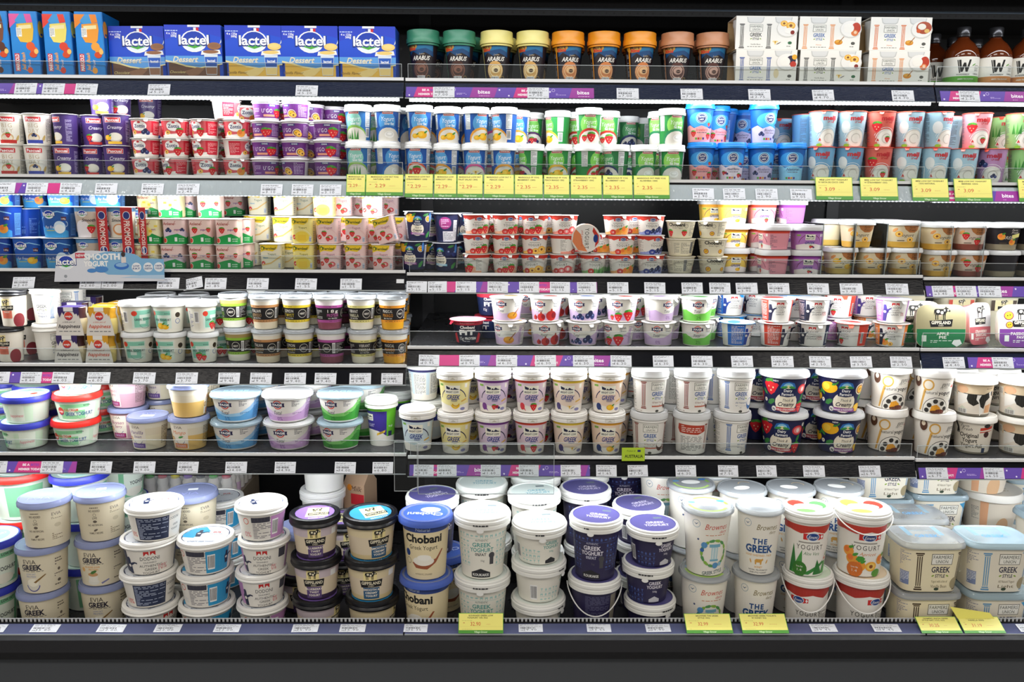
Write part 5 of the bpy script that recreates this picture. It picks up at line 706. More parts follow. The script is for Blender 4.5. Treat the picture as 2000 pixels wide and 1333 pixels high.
for key, h, body, ic, tc, lidin, sm, desc in (('k_w', 120, '#eeebe0', '#a8d0cc', '#5aa09a', '#e6eeea', 0, 'tall white pail with teal icons'), ('k_p', 116, '#2f2a4e', '#4a5fa0', '#e8e4f0', '#5a5690', 0, 'tall dark purple pail with blue icons'), ('k_ws', 74, '#eeebe0', '#a8d0cc', '#5aa09a', '#e6eeea', 1, 'short white pail with teal icons'), ('k_ps', 72, '#2f2a4e', '#4a5fa0', '#e8e4f0', '#5a5690', 1, 'short dark purple pail with blue icons')):
    hb = h - 20
    if not sm: o = icons(-44, hb - 14, 5.4, ic, 1, 12) + icons(-44, hb - 26, 5.4, ic, 5, 3) + icons(34, hb - 26, 5.4, ic, 5, 4) + [T('AUTHENTIC', 2, hb - 22, 4, '#5a6a6a' if key == 'k_w' else '#c8c8dc', '', 24), T('GREEK', 2, hb - 31, 8, tc, 'b', 36), T('YOGHURT', 2, hb - 41, 8, tc, 'b', 46), T('0%FAT', 0, hb - 50, 5.4, '#3a3a40' if key == 'k_w' else '#c8c8dc', 'b', 22), T('1kg', 4, hb - 62, 4, '#5a5a60', ''), ('E', 22, hb - 52, 6, 6, '#4a4a50'), ('R', 18, hb - 70, 26, hb - 56, '#4a4a50'), ('P', [(-20, 4), (20, 4), (20, 14), (0, 22), (-20, 14)], '#26262c'), T('KOUKAKIS', 0, 9.5, 5, '#f0f0ee', 'b', 34)]
    else: o = icons(-40, hb - 26, 5, ic, 3, 5) + [T('GREEK', 20, hb - 10, 6.4, tc, 'b', 26), T('YOGHURT', 20, hb - 18, 6.4, tc, 'b', 34), T('500g', 20, hb - 27, 3.6, tc, ''), ('P', [(8, 3), (32, 3), (32, 9), (20, 15), (8, 9)], '#26262c' if key == 'k_ws' else '#c8c8d0')] + barc(-56, 22, 14, 30)
    W = 113 if not sm else 110
    cup(key, 'yogurt_pail', 'yogurt pail', desc, 6, W, W * .86, W * .72, h, 20 if not sm else 19, ('pail', '#eeeeea', lidin), [(hb, body)], o, top=[T('GREEK', 6, 4, 10, '#6fb2c4' if 'w' in key else '#d8d4ec', 'b', 40), T('YOGHURT', 6, -10, 10, '#6fb2c4' if 'w' in key else '#d8d4ec', 'b', 52), ('R', 8, 24, 26, 32, '#6a7a80')],
        lidart=[('L', -14, hb + 6, 16, hb + 12, 1, '#3a3a3e'), ('E', 0, hb - 1, 7, 4, '#f6f6f4')])
kx, kz = SC[6]
cup('k_pb', 'yogurt_pail', 'yogurt pail', 'dark purple pail with white bail handle', 6, 113, 97, 80, 116, 20, ('pail', '#eeeeea', '#5a5690'), [(96, '#2f2a4e')], [('L', -20, 30, 30, 88, 20, '#5a5a78'), ('R', 34, 30, 52, 88, '#8a8478')], bail=(2, 44, '#e4e4e2'))
cup('br_s', 'tall_yogurt_tub', 'yogurt tub', 'tall white tub with flower wreath', 6, 102, 92, 72, 127, 8, ('flat', '@frost'), [(119, '#f0ece2')], [('A', -28, 102, 7, .8, 0, 360, '#7a98b0'), ('P', [(-33, 104), (-28, 100), (-23, 105), (-28, 102)], '#3a5a80'), T('Brownes', 10, 98, 11, '#c8402c', 'i', 44), T('dairy', 24, 88, 6, '#c8402c', 'i', 16), ('L', -10, 80, 30, 83, 1, '#c8805a')] + [leaf(8 + 25 * math.cos(a * .449), 46 + 25 * math.sin(a * .449), 7, 3, '#8ab84a' if a % 2 else '#5a9a5a', a * .449 + 1.57) for a in range(14)] + [('E', -12, 62, 6, 6, '#5a94c8'), ('E', -16, 52, 4, 4, '#3a6ab0'), ('E', 12, 22, 6, 6, '#5a94c8'), ('E', 22, 24, 4, 4, '#8fc0dc'), ('R', 2, 34, 16, 58, '#b8d4dc'), ('R', -2, 58, 20, 64, '#7ab0c8'), ('R', 0, 30, 18, 34, '#7ab0c8'), ('R', 5, 35, 6.5, 57, '#e8eeee'), ('R', 11, 35, 12.5, 57, '#e8eeee'), ('E', -24, 72, 2, 2, '#4a5a80'), T('GREEK STYLE', 8, 8, 7, '#3f5a64', 'b', 46, .12)],
    top=[('A', 0, 0, 34, 6, 0, 130, '#8ab84a'), ('A', 0, 0, 34, 6, 180, 330, '#a8c870'), ('E', 0, 2, 20, 12, '#f4f4f2'), ('E', 28, 18, 8, 6, '#4a80c8'), ('E', -30, 10, 7, 5, '#5a9ac8')])
cup('br_g', 'tall_yogurt_tub', 'yogurt tub', 'tall white tub with large blue lettering', 6, 102, 92, 72, 127, 8, ('flat', '@frost'), [(119, '#f0ece2')], [('A', -26, 102, 7, .8, 0, 360, '#7a98b0'), ('P', [(-31, 104), (-26, 100), (-21, 105), (-26, 102)], '#3a5a80'), T('Brownes', 14, 96, 11, '#7a6a3a', 'i', 44), T('dairy', 26, 86, 6, '#7a6a3a', 'i', 16), T('THE', 0, 68, 10, '#26508a', 'Bs', 30), T('GREEK', 0, 53, 14, '#26508a', 'B', 60), T('HONEY SWEETENED - THICK', 0, 40, 4, '#d8a860', 'b', 58)] + [('P', [(-9, 30), (-6, 33), (6, 33), (9, 35), (10, 31), (7, 29), (6, 22), (3, 22), (3, 26), (-5, 26), (-5, 22), (-8, 22)], '#d8a24a'), leaf(-18, 28, 5, 1.5, '#d8a24a', 1.9), leaf(18, 28, 5, 1.5, '#d8a24a', 1.2), T('HONEY', 0, 17, 4, '#d8a24a', 'b', 18), T('NATURAL - PRE & PROBIOTICS', 0, 11, 2.8, '#4a4a48', 'b', 44), T('GREEK STYLE YOGHURT', 0, 6, 2.8, '#4a4a48', 'b', 40)], top=[('E', -4, -4, 18, 11, '#f4f4f2'), ('A', 16, 14, 12, 1.5, 0, 160, '#c8a860')])
for key, fr, fc, tx, tcol, lc, dn in (('m_al', 'aloe', '#3f8a3a', 'Aloe Vera', '#5a8a5a', '#dcecd8', 'green aloe'), ('m_ap', 'peach', '#f0a04a', 'Apricot', '#d8844a', '#f0dcc0', 'orange apricot')):
    big = [('P', [(-46, 4), (-34, 62), (-26, 4)], '#2f7a38'), ('P', [(-40, 4), (-16, 52), (-14, 4)], '#4a9a48'), ('P', [(-16, 4), (34, 30), (38, 26), (0, 4)], '#3a8a40'), ('P', [(10, 4), (18, 34), (34, 4)], '#2f7a38'), ('P', [(30, 4), (44, 50), (46, 4)], '#4a9a48')] if fr == 'aloe' else fruit('peach', -34, 48, 11) + fruit('peach', -26, 34, 12) + fruit('peach', -10, 22, 11) + fruit('hpeach', 12, 22, 12) + fruit('peach', 34, 34, 11) + [leaf(-10, 36, 9, 6, '#4a9a3a', .2), ('E', 26, 8, 11, 8, '#5a9a3a')]
    cup(key, 'yogurt_pail', 'yogurt pail', 'white pail with %s picture' % dn, 6, 107, 93, 78, 125, 18, ('pail', '#efeeea', lc), [(4, '#e9e6e0'), (107, '#f0ede6')],
        [('P', [(-80, 84), (-44, 88), (-20, 84), (6, 90), (30, 84), (48, 92), (80, 88), (80, 100), (-80, 100)], '#c2382c')] + emmi(4, 79, 12) + [('R', -24, 66, 20, 68.5, '#9a9690'), T('YOGURT', 0, 58, 9.5, '#3a3430', 's', 56), T(tx, 4, 46, 6.5, tcol, 'i', 34)] + big + [('E', -20, 14, 16, 15, '#3a7a2c' if fr == 'aloe' else '#d8742c'), T('low-fat', -20, 19, 3.6, '#f4f0e8', '', 14), T('1.4', -20, 12, 5, '#f4f0e8', '', 10), ('E', 40, 34, 5, 5.5, '#efe4d8'), ('R', 37, 33, 43, 35, '#c8342c'), ('R', 39, 31, 41, 37, '#c8342c')],
        top=[('E', 0, 0, 43, 43, '#f0ede6'), ('E', -22, 16, 18, 20, '#c2382c' if fr == 'aloe' else '#f0a04a'), ('E', 22, 12, 18, 22, '#5ab05a' if fr == 'aloe' else '#c2382c'), ('E', -10, -26, 20, 10, '#7fc46a' if fr == 'aloe' else '#f4b060'), ('E', 0, 0, 30, 15, '#f0ede6'), T('YOGURT', 0, -4, 9, '#5a5650', '', 46, PI if fr == 'aloe' else 0)], bail=None if fr == 'aloe' else (5, 24, '#f2f2ef'))
    cup(key + 'b', 'yogurt_pail', 'yogurt pail', 'white pail, hanging handle, %s lid' % dn.split()[0], 6, 107, 93, 78, 125, 18, ('pail', '#efeeea', lc), [(4, '#e9e6e0'), (107, '#f0ede6')], [('P', [(-80, 84), (-44, 88), (-20, 84), (6, 90), (30, 84), (48, 92), (80, 88), (80, 104), (-80, 104)], '#b5352c')] + emmi(-22 if fr == 'aloe' else 20, 78, 10.5) + [T('YOGURT', 0, 52, 9.5, '#3a3430', 's', 54), ('L', 24, 30, 46, 58, 8, '#77736c')], bail=(4, 50, '#f2f2ef'))
for key, pc, bc, tl, lc, dn in (('q_v', '#4a3a2a', '#efe4c4', ('Yogurt with a hint of', 'Vanilla Bean'), '@frost', 'dark brown'), ('q_l', '#6a9cc4', '#ebe4d4', ('All Natural Yogurt', 'Light'), '@frostc', 'pale blue')):
    cup(key, 'square_yogurt_tub', 'yogurt tub', 'square tub with %s columns' % dn, 6, 132, 120, 106, 98, 11, ('flat', lc), [(89, bc)], farmers(14, 66, 13, '#33334a', pc, -28, 52, tl, '#6a5a3a') + [('E', 10, 7, 5, 3, '#3a4a3a'), ('E', 48, 18, 12, 12, '#a89a7a'), ('L', -66, 50, -44, 80, 10, '#8a8aa0'), ('R', -66, 14, -46, 40, '#7a88b0'), ('L', -66, 15, -46, 39, 8, '#e4e8f0')] + ([('P', [(36, 80), (62, 82), (62, 60), (50, 66)], '#4aa0d0')] if key == 'q_l' else []),
        n=4.5, N=56, asp=.74, top=[('R', -36, -4, -26, 40, '#8fb0c4'), ('R', 26, -4, 36, 40, '#8fb0c4'), T('GREEK', 0, -6, 13, '#5f9fd0', 'b', 48), T('FARMERS UNION', 0, 20, 6, '#9cb8c8', '', 44)])
cup('ff_r', 'large_yogurt_tub', 'yogurt tub', 'wide white tub with cow sketch on lid', 6, 135, 124, 100, 92, 16, ('flat', '#f4f2ec'), [(76, '#ece2d2')], [('R', -40, 4, -24, 74, '#e8b088'), ('L', -60, 30, -42, 60, 10, '#8a8680'), ('E', 10, 14, 16, 26, '#e0b890')], top=[T('Farm Fresh', -10, 14, 12, '#e8b060', 'i', 60), ('L', -30, -24, 30, 4, 4, '#b8a890'), ('P', [(-50, 20), (-40, 34), (-36, 22)], '#d8503c')])
cup('s_b', 'large_yogurt_tub', 'yogurt tub', 'white and green tub with blue lid', 6, 116, 104, 86, 92, 13, ('flat', '#2b34a8', '#cfe8e0'), [(76, '#dfe9dc'), (79, '#f0efea')], [('R', -20, 8, 50, 70, '#7fbf96'), ('R', -10, 18, 40, 60, '#dfeadf'), T('LOW FAT', 24, 66, 5, '#26343a', 'b', 26), T('YOGHURT', 22, 38, 8, '#26343a', 'b', 40), ('E', 14, 18, 22, 10, '#e8e6da')], top=[('E', 0, 0, 42, 42, '#e8f4ee'), ('E', 0, 0, 38, 38, '#a8dcd0'), T('GREEK YOGHURT', 0, 0, 9, '#f0faf6', 'b', 64), ('E', 0, 20, 9, 7, '#e0583c')])
cup('s_r', 'large_yogurt_tub', 'yogurt tub', 'white and green tub with red lid', 6, 126, 112, 90, 92, 13, ('flat', '#e0281e', '#cfe8e0'), [(76, '#dfe9dc'), (79, '#f0efea')], [('R', -20, 8, 50, 70, '#7fbf96'), T('YOGHURT', 22, 38, 8, '#26343a', 'b', 40)], top=[('E', 0, 0, 45, 45, '#f2f8f4'), ('E', 0, 0, 40, 40, '#c8e8dc'), T('GREEK YOGHURT', 0, 0, 9, '#7ab8a8', 'b', 64)])
cup('w_p', 'yogurt_pail', 'yogurt pail', 'plain white catering pail', 6, 104, 94, 84, 96, 20, ('pail', '#f0f0ee', '#f6f6f6'), [(76, '#ecebe6')], [], top=[T('GREEK', 4, 8, 10, '#9ccce0', 'b', 34), ('A', -30, 0, 9, 1.2, 0, 360, '#5a5a70')])
cup('s_bl', 'large_yogurt_tub', 'yogurt tub', 'bright blue lidded tub in the corner', 6, 130, 116, 96, 92, 14, ('flat', '#1a4ad0'), [(78, '#3a8ae0')], [])
# ---------------------------------------------------------------- the refrigerated case
def shelf_z(r, x): return LIPZ[r][bay_of(x)]
DROP = {1: .002, 2: .002, 3: .002, 4: .003, 5: .003, 6: .066}
BAYNAME = ('left bay', 'middle bay', 'right bay')
XL, XR = BAYX[0], BAYX[3]
def prism_x(mb, prof, x0, x1, col):
    n = len(prof); A = [(x0, y, z) for y, z in prof]; B = [(x1, y, z) for y, z in prof]; b = len(mb.v); mb.v += A + B
    for i in range(n):
        j = (i + 1) % n; mb.f.append((b + i, b + j, b + n + j, b + n + i)); mb.c.append(col); mb.sm.append(False)
    mb.f.append(tuple(b + i for i in range(n))[::-1]); mb.c.append(col); mb.sm.append(False)
    mb.f.append(tuple(b + n + i for i in range(n))); mb.c.append(col); mb.sm.append(False)
# rails: y of top edge and z below the lip, then the same of the bottom edge
RAIL = {r: ((.000, .011, .016, .046) if r < 6 else (-.002, .003, .034, .012)) for r in range(1, 7)}
def led_mat():
    m = emis('dotted LED strip', (.9, .95, 1, 1), 9.0); nt = m.node_tree; b = nt.nodes['Principled BSDF']
    tc = nt.nodes.new('ShaderNodeTexCoord'); sp = nt.nodes.new('ShaderNodeSeparateXYZ'); nt.links.new(tc.outputs['Object'], sp.inputs[0])
    mu = nt.nodes.new('ShaderNodeMath'); mu.operation = 'MULTIPLY'; mu.inputs[1].default_value = 2 * PI / .0092; nt.links.new(sp.outputs[0], mu.inputs[0])
    si = nt.nodes.new('ShaderNodeMath'); si.operation = 'SINE'; nt.links.new(mu.outputs[0], si.inputs[0])
    r = nt.nodes.new('ShaderNodeMapRange'); r.inputs['From Min'].default_value = .1; r.inputs['From Max'].default_value = .7; r.inputs['To Min'].default_value = 1.6; r.inputs['To Max'].default_value = 14
    nt.links.new(si.outputs[0], r.inputs[0]); nt.links.new(r.outputs[0], b.inputs['Emission Strength']); return m
SPECIAL['@led'] = led_mat(); SPECIAL['@ledb'] = emis('bright LED strip', (.95, .93, 1, 1), 16)
SPECIAL['@edge'] = clear('polished acrylic edge', (.9, .94, .95, 1), .3, .1, .55, (.8, .86, .88, 1))
LEDP = {1: 2.4, 2: 2.4, 3: 2.6, 4: 2.5, 5: 2.7}
FENCE = {(1, 0): 26, (1, 1): 27, (1, 2): 30, (2, 0): 27, (2, 1): 28, (2, 2): 28, (3, 0): 27, (3, 1): 28, (4, 0): 29, (4, 1): 29, (4, 2): 30, (5, 0): 25, (5, 1): 26, (5, 2): 26}
for r in range(1, 6):
    Y = ROWY[r]
    for bay in range(3):
        x0, x1 = BAYX[bay] + .002, BAYX[bay + 1] - .002; z = LIPZ[r][bay]
        e = bpy.data.objects.new('display_shelf', None); COL.objects.link(e); e.location = (0, 0, 0)
        tag(e, 'steel display shelf with ticket rail, %s, %s' % ({1: 'topmost', 2: 'second from top', 3: 'third from top', 4: 'fourth from top', 5: 'lowest above deck'}[r], BAYNAME[bay]), 'shelf', 'display shelves in the chiller')
        m = MB(); m.box(x0, Y + .006, z - .0085, x1, BACKY - .012, z - DROP[r], '@shelf'); obj('shelf_panel', m.mesh('shelf panel'), e)
        m = MB(); m.box(x0, Y, z - .006, x1, Y + .006, z + .001, '@lip'); obj('shelf_lip', m.mesh('shelf lip'), e)
        a0, b0, a1, b1 = RAIL[r]
        m = MB(); prism_x(m, [(Y - a0, z - b0 + .0), (Y - a1, z - b1), (Y - a1 + .004, z - b1), (Y + .004, z - b0)], x0, x1, '@railm' if r == 2 else '@rail' if r == 1 or r == 4 and bay == 2 else '@raild'); m.box(x0, Y - a1 - .0008, z - b1 - .0016, x1, Y - a1 + .0008, z - b1 + .0008, '@edge'); obj('ticket_rail', m.mesh('ticket rail'), e)
        m = MB(); lz = {1: (-.0075, -.0005), 2: (-.0018, .001)}.get(r, (.003, .008)); m.box(x0 + .01, Y - a1 + (.002 if r < 3 else .005), z - b1 + lz[0], x1 - .01, Y - a1 + .010, z - b1 + lz[1], '@led' if not (r == 1 and bay == 2) else '@ledb'); obj('led_strip', m.mesh('led strip'), e)
        m = MB(); m.box(x0, Y + .004, z - .030, x1, Y + .008, z - .0085, '@panel'); obj('rail_backing', m.mesh('rail backing'), e)
        if (r, bay) in FENCE:
            h = FENCE[(r, bay)] * .00122; m = MB(); fx0, fx1 = x0 + .006, x1 - .006
            m.box(fx0, Y + .0075, z + .0005, fx1, Y + .0090, z + h, '@acrylic')
            m.box(fx0, Y + .0074, z + h, fx1, Y + .0091, z + h + .0012, '@edge'); m.box(fx0 - .0009, Y + .0074, z + .0005, fx0, Y + .0091, z + h + .0012, '@edge'); m.box(fx1, Y + .0074, z + .0005, fx1 + .0009, Y + .0091, z + h + .0012, '@edge')
            obj('clear_front_guard', m.mesh('guard'), e)
        area('shelf_led_lamp', ((x0 + x1) / 2, Y + .004, z - .043), x1 - x0 - .06, .008, LEDP[r], .5)

SPECIAL['@deckrail'] = _surf('blue grey ticket rail', '#53587a', .16, .1, 30)
SPECIAL['@gloss'] = _surf('glossy black canopy', '#0c0c10', .12, .02, 4)
# deck
Y = ROWY[6]; Z6 = LIPZ[6][1]
for bay in range(3):
    x0, x1 = BAYX[bay] + .002, BAYX[bay + 1] - .002
    e = bpy.data.objects.new('display_deck', None); COL.objects.link(e)
    tag(e, 'black steel bottom deck with slanted ticket rail, %s' % BAYNAME[bay], 'deck', 'bottom decks of the chiller')
    m = MB(); m.box(x0, Y + .012, Z6 - .09, x1, BACKY - .012, Z6 - DROP[6], '@shelf'); obj('deck_panel', m.mesh('deck panel'), e)
    m = MB(); m.box(x0, Y + .008, Z6 - .09, x1, Y + .012, Z6 + .0015, '@panel'); m.box(x0, Y, Z6 - .004, x1, Y + .012, Z6 - .002, '@panel')
    obj('grille_rim', m.mesh('grille rim'), e)
    m = MB(); x = x0 + .003
    while x < x1 - .003: m.box(x, Y + .0065, Z6 - .002, x + .0048, Y + .0079, Z6 + .0055, '#c9ccd0'); x += .0098
    m.box(x0, Y + .0066, Z6 + .0055, x1, Y + .0078, Z6 + .0072, '#c9ccd0')
    obj('air_grille', m.mesh('air grille'), e)
    a0, b0, a1, b1 = RAIL[6]
    m = MB(); prism_x(m, [(Y - a0, Z6 - b0), (Y - a1, Z6 - b1), (Y - a1, Z6 - b1 - .003), (Y - a0, Z6 - b0 - .003)], x0, x1, '@deckrail'); m.box(x0, Y - a1 - .001, Z6 - b1 - .006, x1, Y - a1, Z6 - b1 + .0006, '@edge'); obj('ticket_rail', m.mesh('deck rail'), e)
# structure
m = MB(); m.box(XL - .6, BACKY, .1, XR + .6, BACKY + .04, 2.35, '@panel')
for zz in [LIPZ[r][1] + .16 for r in (1, 2, 3, 4)] + [LIPZ[6][1] + .17]:
    x = -1.6
    while x < 1.8:
        P = circ(x, zz, .004, .004, 8); m.poly([(a, BACKY - .0006, b) for a, b in P], '#030304'); x += .0295
struct('wall_back', m)
zt = at(1000, 17, 2.30).z
m = MB(); m.box(XL - .3, 1.80, zt, XR + .3, BACKY - .001, zt + .05, '@gloss')
struct('ceiling_canopy', m); bpy.data.objects['ceiling_canopy'].name = 'ceiling'
m = MB(); m.box(XL - .3, 2.30, zt - .016, XR + .3, 2.303, zt - .0005, '#1d1d20')
x = -1.45
while x < 1.6:
    P = circ(x, zt - .009, .0028, .0028, 8); m.poly([(a, 2.2993, b) for a, b in P], '#020203'); x += .0205
m.box(XL - .3, 2.297, zt - .0022, XR + .3, 2.2995, zt - .0006, '#8fa2b8')  # pale blue strip painted in for the reflection along the canopy
struct('trim_1', m)
m = MB(); prism_x(m, [(1.836, Z6 - .014), (1.822, Z6 - .02), (1.812, Z6 - .045), (1.818, Z6 - .066), (1.832, Z6 - .072), (1.86, Z6 - .072), (1.87, Z6 - .006)], XL - .3, XR + .3, '@bumper')
struct('trim_2', m)
m = MB(); m.box(XL - .3, 1.835, .10, XR + .3, 1.865, Z6 - .0725, '@kick'); struct('wall_front', m)
m = MB(); m.box(-6, -6, -.02, 6, 3, 0, '@floor'); struct('floor', m)
m = MB(); m.box(XL - .3, 1.9, 0, XR + .3, 2.6, .1, '@panel'); struct('baseboard_front', m)
area('canopy_led_lamp', (0.1, 1.93, zt - .02), 3.3, .02, 3.5, .35)
# slotted uprights on the back panel at each bay seam
for xx in (BAYX[1], BAYX[2]):
    m = MB(); m.box(xx - .018, BACKY - .010, .45, xx + .018, BACKY - .0008, 2.1, '#202024'); o = struct('wall_upright', m)
# ---------------------------------------------------------------- putting products on the shelves
ITEMS = []; NCOL = [0]
def S(row, d, spec, back=0):
    """spec: 'x kind[@rot][^x] kind | x kind ...' - each column from the shelf up; x is where the photograph shows it"""
    for colspec in spec.split('|'):
        tk = colspec.split()
        if not tk: continue
        dd = d
        if ':' in tk[0]: a, b_ = tk[0].split(':'); x0 = float(a); dd = float(b_)
        else: x0 = float(tk[0])
        ks = tk[1:]; z = None; tier = 0; NCOL[0] += 1
        for t in ks:
            xx = x0; rot = 0; tilt = 0
            for q in re.findall(r'[@^]-?[0-9.]+', t):
                if q[0] == '^': xx = float(q[1:])
                else: rot = float(q[1:])
            t = re.split('[@^]', t)[0]
            K = KIND[t]
            if K.get('n', 2) > 2.9 and row > 1: q = round(rot / 90) * 90; rot = q + max(-5, min(5, (rot - q) * .25))
            Y = ROWY[row] + .0125 + dd + K['ry']
            if z is None:
                X = Xw(xx, Y, LIPZ[row][1]); z = shelf_z(row, X) - DROP[row] + .0003
            X = Xw(xx, Y, z + K['h'] * .6)
            if K.get('n', 2) < 2.9: rot -= math.degrees(math.atan2(X, Y)) * .55   # shoppers' side: fronts face the aisle
            if 1:
                ITEMS.append(dict(k=t, row=row, back=back, tier=tier, x=X, y=Y, z=z, rot=math.radians(rot), tilt=tilt, px=xx, col=NCOL[0], h=K['h']))
            z += K['h'] + .0002; tier += 1
_first = {}
def hits(a, b):
    if a['row'] != b['row'] or a['z'] >= b['z'] + b['h'] - .0004 or b['z'] >= a['z'] + a['h'] - .0004: return 0
    A, B = KIND[a['k']], KIND[b['k']]; na, nb = A.get('n', 2), B.get('n', 2); n = 2.0 if na < 2.9 and nb < 2.9 else 2.5 if min(na, nb) < 3.9 else 3.6
    dx = abs(a['x'] - b['x']) / (A['r'] * a.get('s', 1) + B['r'] * b.get('s', 1) + .0005); dy = abs(a['y'] - b['y']) / (A['ry'] * a.get('s', 1) + B['ry'] * b.get('s', 1) + .0005)
    q = dx ** n + dy ** n
    return 0 if q >= 1 else (1 - dx) * (A['r'] + B['r'])
def settle():
    """nudge neighbours apart, then slide what still collides further back"""
    cols = {}
    for it in ITEMS: cols.setdefault(it['col'], []).append(it)
    order = sorted(cols.values(), key=lambda c: (c[0]['row'], c[0]['back'], c[0]['col']))
    for C in order:   # fit under what is above
        row = C[0]['row']
        rm = KIND[C[0]['k']]['r']
        if row == 4:   # the two shelves differ in height here: keep clear of the seam
            sx = BAYX[1]; x = C[0]['x']
            if abs(x - sx) < rm + .003:
                s_ = (sx - rm * .95 - .004 - x) if x < sx else (sx + rm + .004 - x)
                for i in C: i['x'] += s_; i['s'] = .95
                rm *= .95
        z0 = max(shelf_z(row, C[0]['x'] - rm), shelf_z(row, C[0]['x'] + rm)) - DROP[row] + .0003
        top = (zt - .004) if row == 1 else min(LIPZ[row - 1][bay_of(C[0]['x'] - rm)], LIPZ[row - 1][bay_of(C[0]['x'] + rm)]) - .0095
        if row == 6 and not C[0]['back']: top = 9
        H = sum(i['h'] + .0002 for i in C)
        while len(C) > 1 and z0 + H * .93 > top: i = C.pop(); ITEMS.remove(i); H -= i['h'] + .0002
        f = min(1.0, (top - z0) / H); z = z0
        if 1 < row and z0 + H * f > top - .04 and row < 6:
            dy = max(0, ROWY[row - 1] + .0095 - min(i['y'] - KIND[i['k']]['ry'] for i in C))
            for i in C: i['x'] *= 1 + dy / i['y']; i['y'] += dy
        for i in C: i['z'] = z; i['h'] *= f; i['sz'] = f; z += i['h'] + .0002 * f
    for _ in range(20):
        for i, A in enumerate(order):
            for B in order[i + 1:]:
                if A[0]['row'] != B[0]['row'] or A[0]['back'] or B[0]['back'] or abs(A[0]['x'] - B[0]['x']) > .2: continue
                for a in A:
                    for b in B:
                        o = hits(a, b)
                        if 0 < o < .006:
                            s = (o / 2 + .0002) * (1 if a['x'] < b['x'] else -1); s = max(-.0012, min(.0012, s)); a['x'] -= s; b['x'] += s
    for _ in range(40):
        for i, A in enumerate(order):
            for B in order[i + 1:]:
                if A[0]['row'] != B[0]['row'] or A[0]['back'] or B[0]['back'] or abs(A[0]['x'] - B[0]['x']) > .2: continue
                for a in A:
                    for b in B:
                        if hits(a, b):
                            for q in A + B: q['s'] = max(.915, q.get('s', 1) - .0015)
    done = []; gone = set()
    for A in order:
        near = [b for b in done if b['row'] == A[0]['row']]
        step = 0
        while step < 260:
            if not any(hits(a, b) for a in A for b in near): break
            for a in A:
                y = a['y'] + .0015; a['x'] += (a['x'] - CAM.x) * .0015 / (y - CAM.y) if A[0]['back'] else 0; a['y'] = y
            step += 1
        if step >= 260 or max(a['y'] + KIND[a['k']]['ry'] * a.get('s', 1) for a in A) > BACKY - .013:
            gone.add(A[0]['col']); print('dropped', A[0]['k'], A[0]['row'], A[0]['px'], A[0]['back']); continue
        if step > 8 and not A[0]['back']: print('moved', A[0]['k'], A[0]['row'], A[0]['px'], round(step * .0015, 3))
        done += A
    ITEMS[:] = done
    for it in ITEMS: it['n'] = sum(1 for j in ITEMS if j['col'] == it['col'])
def build_items():
    for it in ITEMS:
        K = KIND[it['k']]
        e = bpy.data.objects.new(K['name'], None); COL.objects.link(e)
        e.empty_display_size = .02; e.location = (it['x'], it['y'], it['z']); e.rotation_euler = (0, it.get('tilt', 0), it['rot']); e.scale = (it.get('s', 1), it.get('s', 1), it.get('sz', 1))
        if it['k'] not in _first:
            _first[it['k']] = [obj(pn, me) for pn, me in K['parts']]
            kids = _first[it['k']]
        else:
            kids = []
            for p in _first[it['k']]:
                c = p.copy(); COL.objects.link(c); kids.append(c)
        lid = next((c for c in kids if 'lid' in c.name and 'print' not in c.name), None)
        for c in kids: c.parent = lid if lid and c is not lid and (c.name.startswith('lid_print') or c.name.startswith('tamper')) else e
        it['o'] = e
ORD = ['', 'first', 'second', 'third', 'fourth', 'fifth', 'sixth', 'seventh', 'eighth', 'ninth', 'tenth', 'eleventh', 'twelfth', 'thirteenth', 'fourteenth', 'fifteenth', 'sixteenth']
def label_items():
    groups = {}
    for it in ITEMS:
        it['desc'] = KIND[it['k']]['desc']
        lay = 'bottom layer' if it['tier'] == 0 and it['n'] > 1 else '' if it['n'] == 1 else ('top layer' if it['tier'] == it['n'] - 1 else 'middle layer' if it['n'] == 3 else ('second' if it['tier'] == 1 else 'third') + ' layer')
        it['lay'] = lay
        groups.setdefault((it['desc'], it['row'], it['back'], lay), []).append(it)
    for (desc, row, back, lay), L in groups.items():
        L.sort(key=lambda i: i['x'])
        for n, it in enumerate(L):
            parts = [desc]
            if len(L) > 1: parts.append((ORD[n + 1] if n + 1 < len(ORD) else str(n + 1) + 'th') + ' from left')
            if lay: parts.append(lay)
            parts.append(ROWNAME[row] + (' back row' if back == 1 else ' far back' if back == 2 else ''))
            w = len(re.findall(r"[A-Za-z0-9][A-Za-z0-9'-]*", ', '.join(parts)))
            if w > 16: print('LONG', w, ', '.join(parts))
            K = KIND[it['k']]
            tag(it['o'], ', '.join(parts), K['cat'], '%ss on the %s' % (K['name'].replace('_', ' '), ROWNAME[row]))

# ---- top shelf
S(1, .0, '15 jl_choc | 70 jl_pink@2 | 133 jl_red@2 | 193 jl_or@3')
S(1, .0, '283:.02 lc_choc@-2 | 390 lc_choc | 505 lc_van | 613 lc_van | 723 lc_van')
S(1, .012, '827 ar_g@-12 | 897 ar_g@-8 | 970 ar_y@-8 | 1040 ar_y@-12 | 1109 ar_o@10 | 1179 ar_o@10 | 1249 ar_o@16 | 1322 ar_b | 1391 ar_b@3')
S(1, .095, '842 ar_g@20 | 912 ar_g | 978 ar_y | 1045 ar_y@30 | 1110 ar_o@20 | 1178 ar_o@-30 | 1246 ar_o | 1316 ar_b@60 | 1384 ar_b', 1)
S(1, .0, '1487 fu_nat fu_van | 1610 fu_van fu_hon^1609 | 1741 fu_hon fu_hon2^1745')
S(1, .012, '1880 bt_green | 1942 bt_or@4 | 2006 bt_or@-20')
S(1, .10, '1822 bt_green@10 | 1860 bt_or@90 | 1905 bt_green@60', 1)
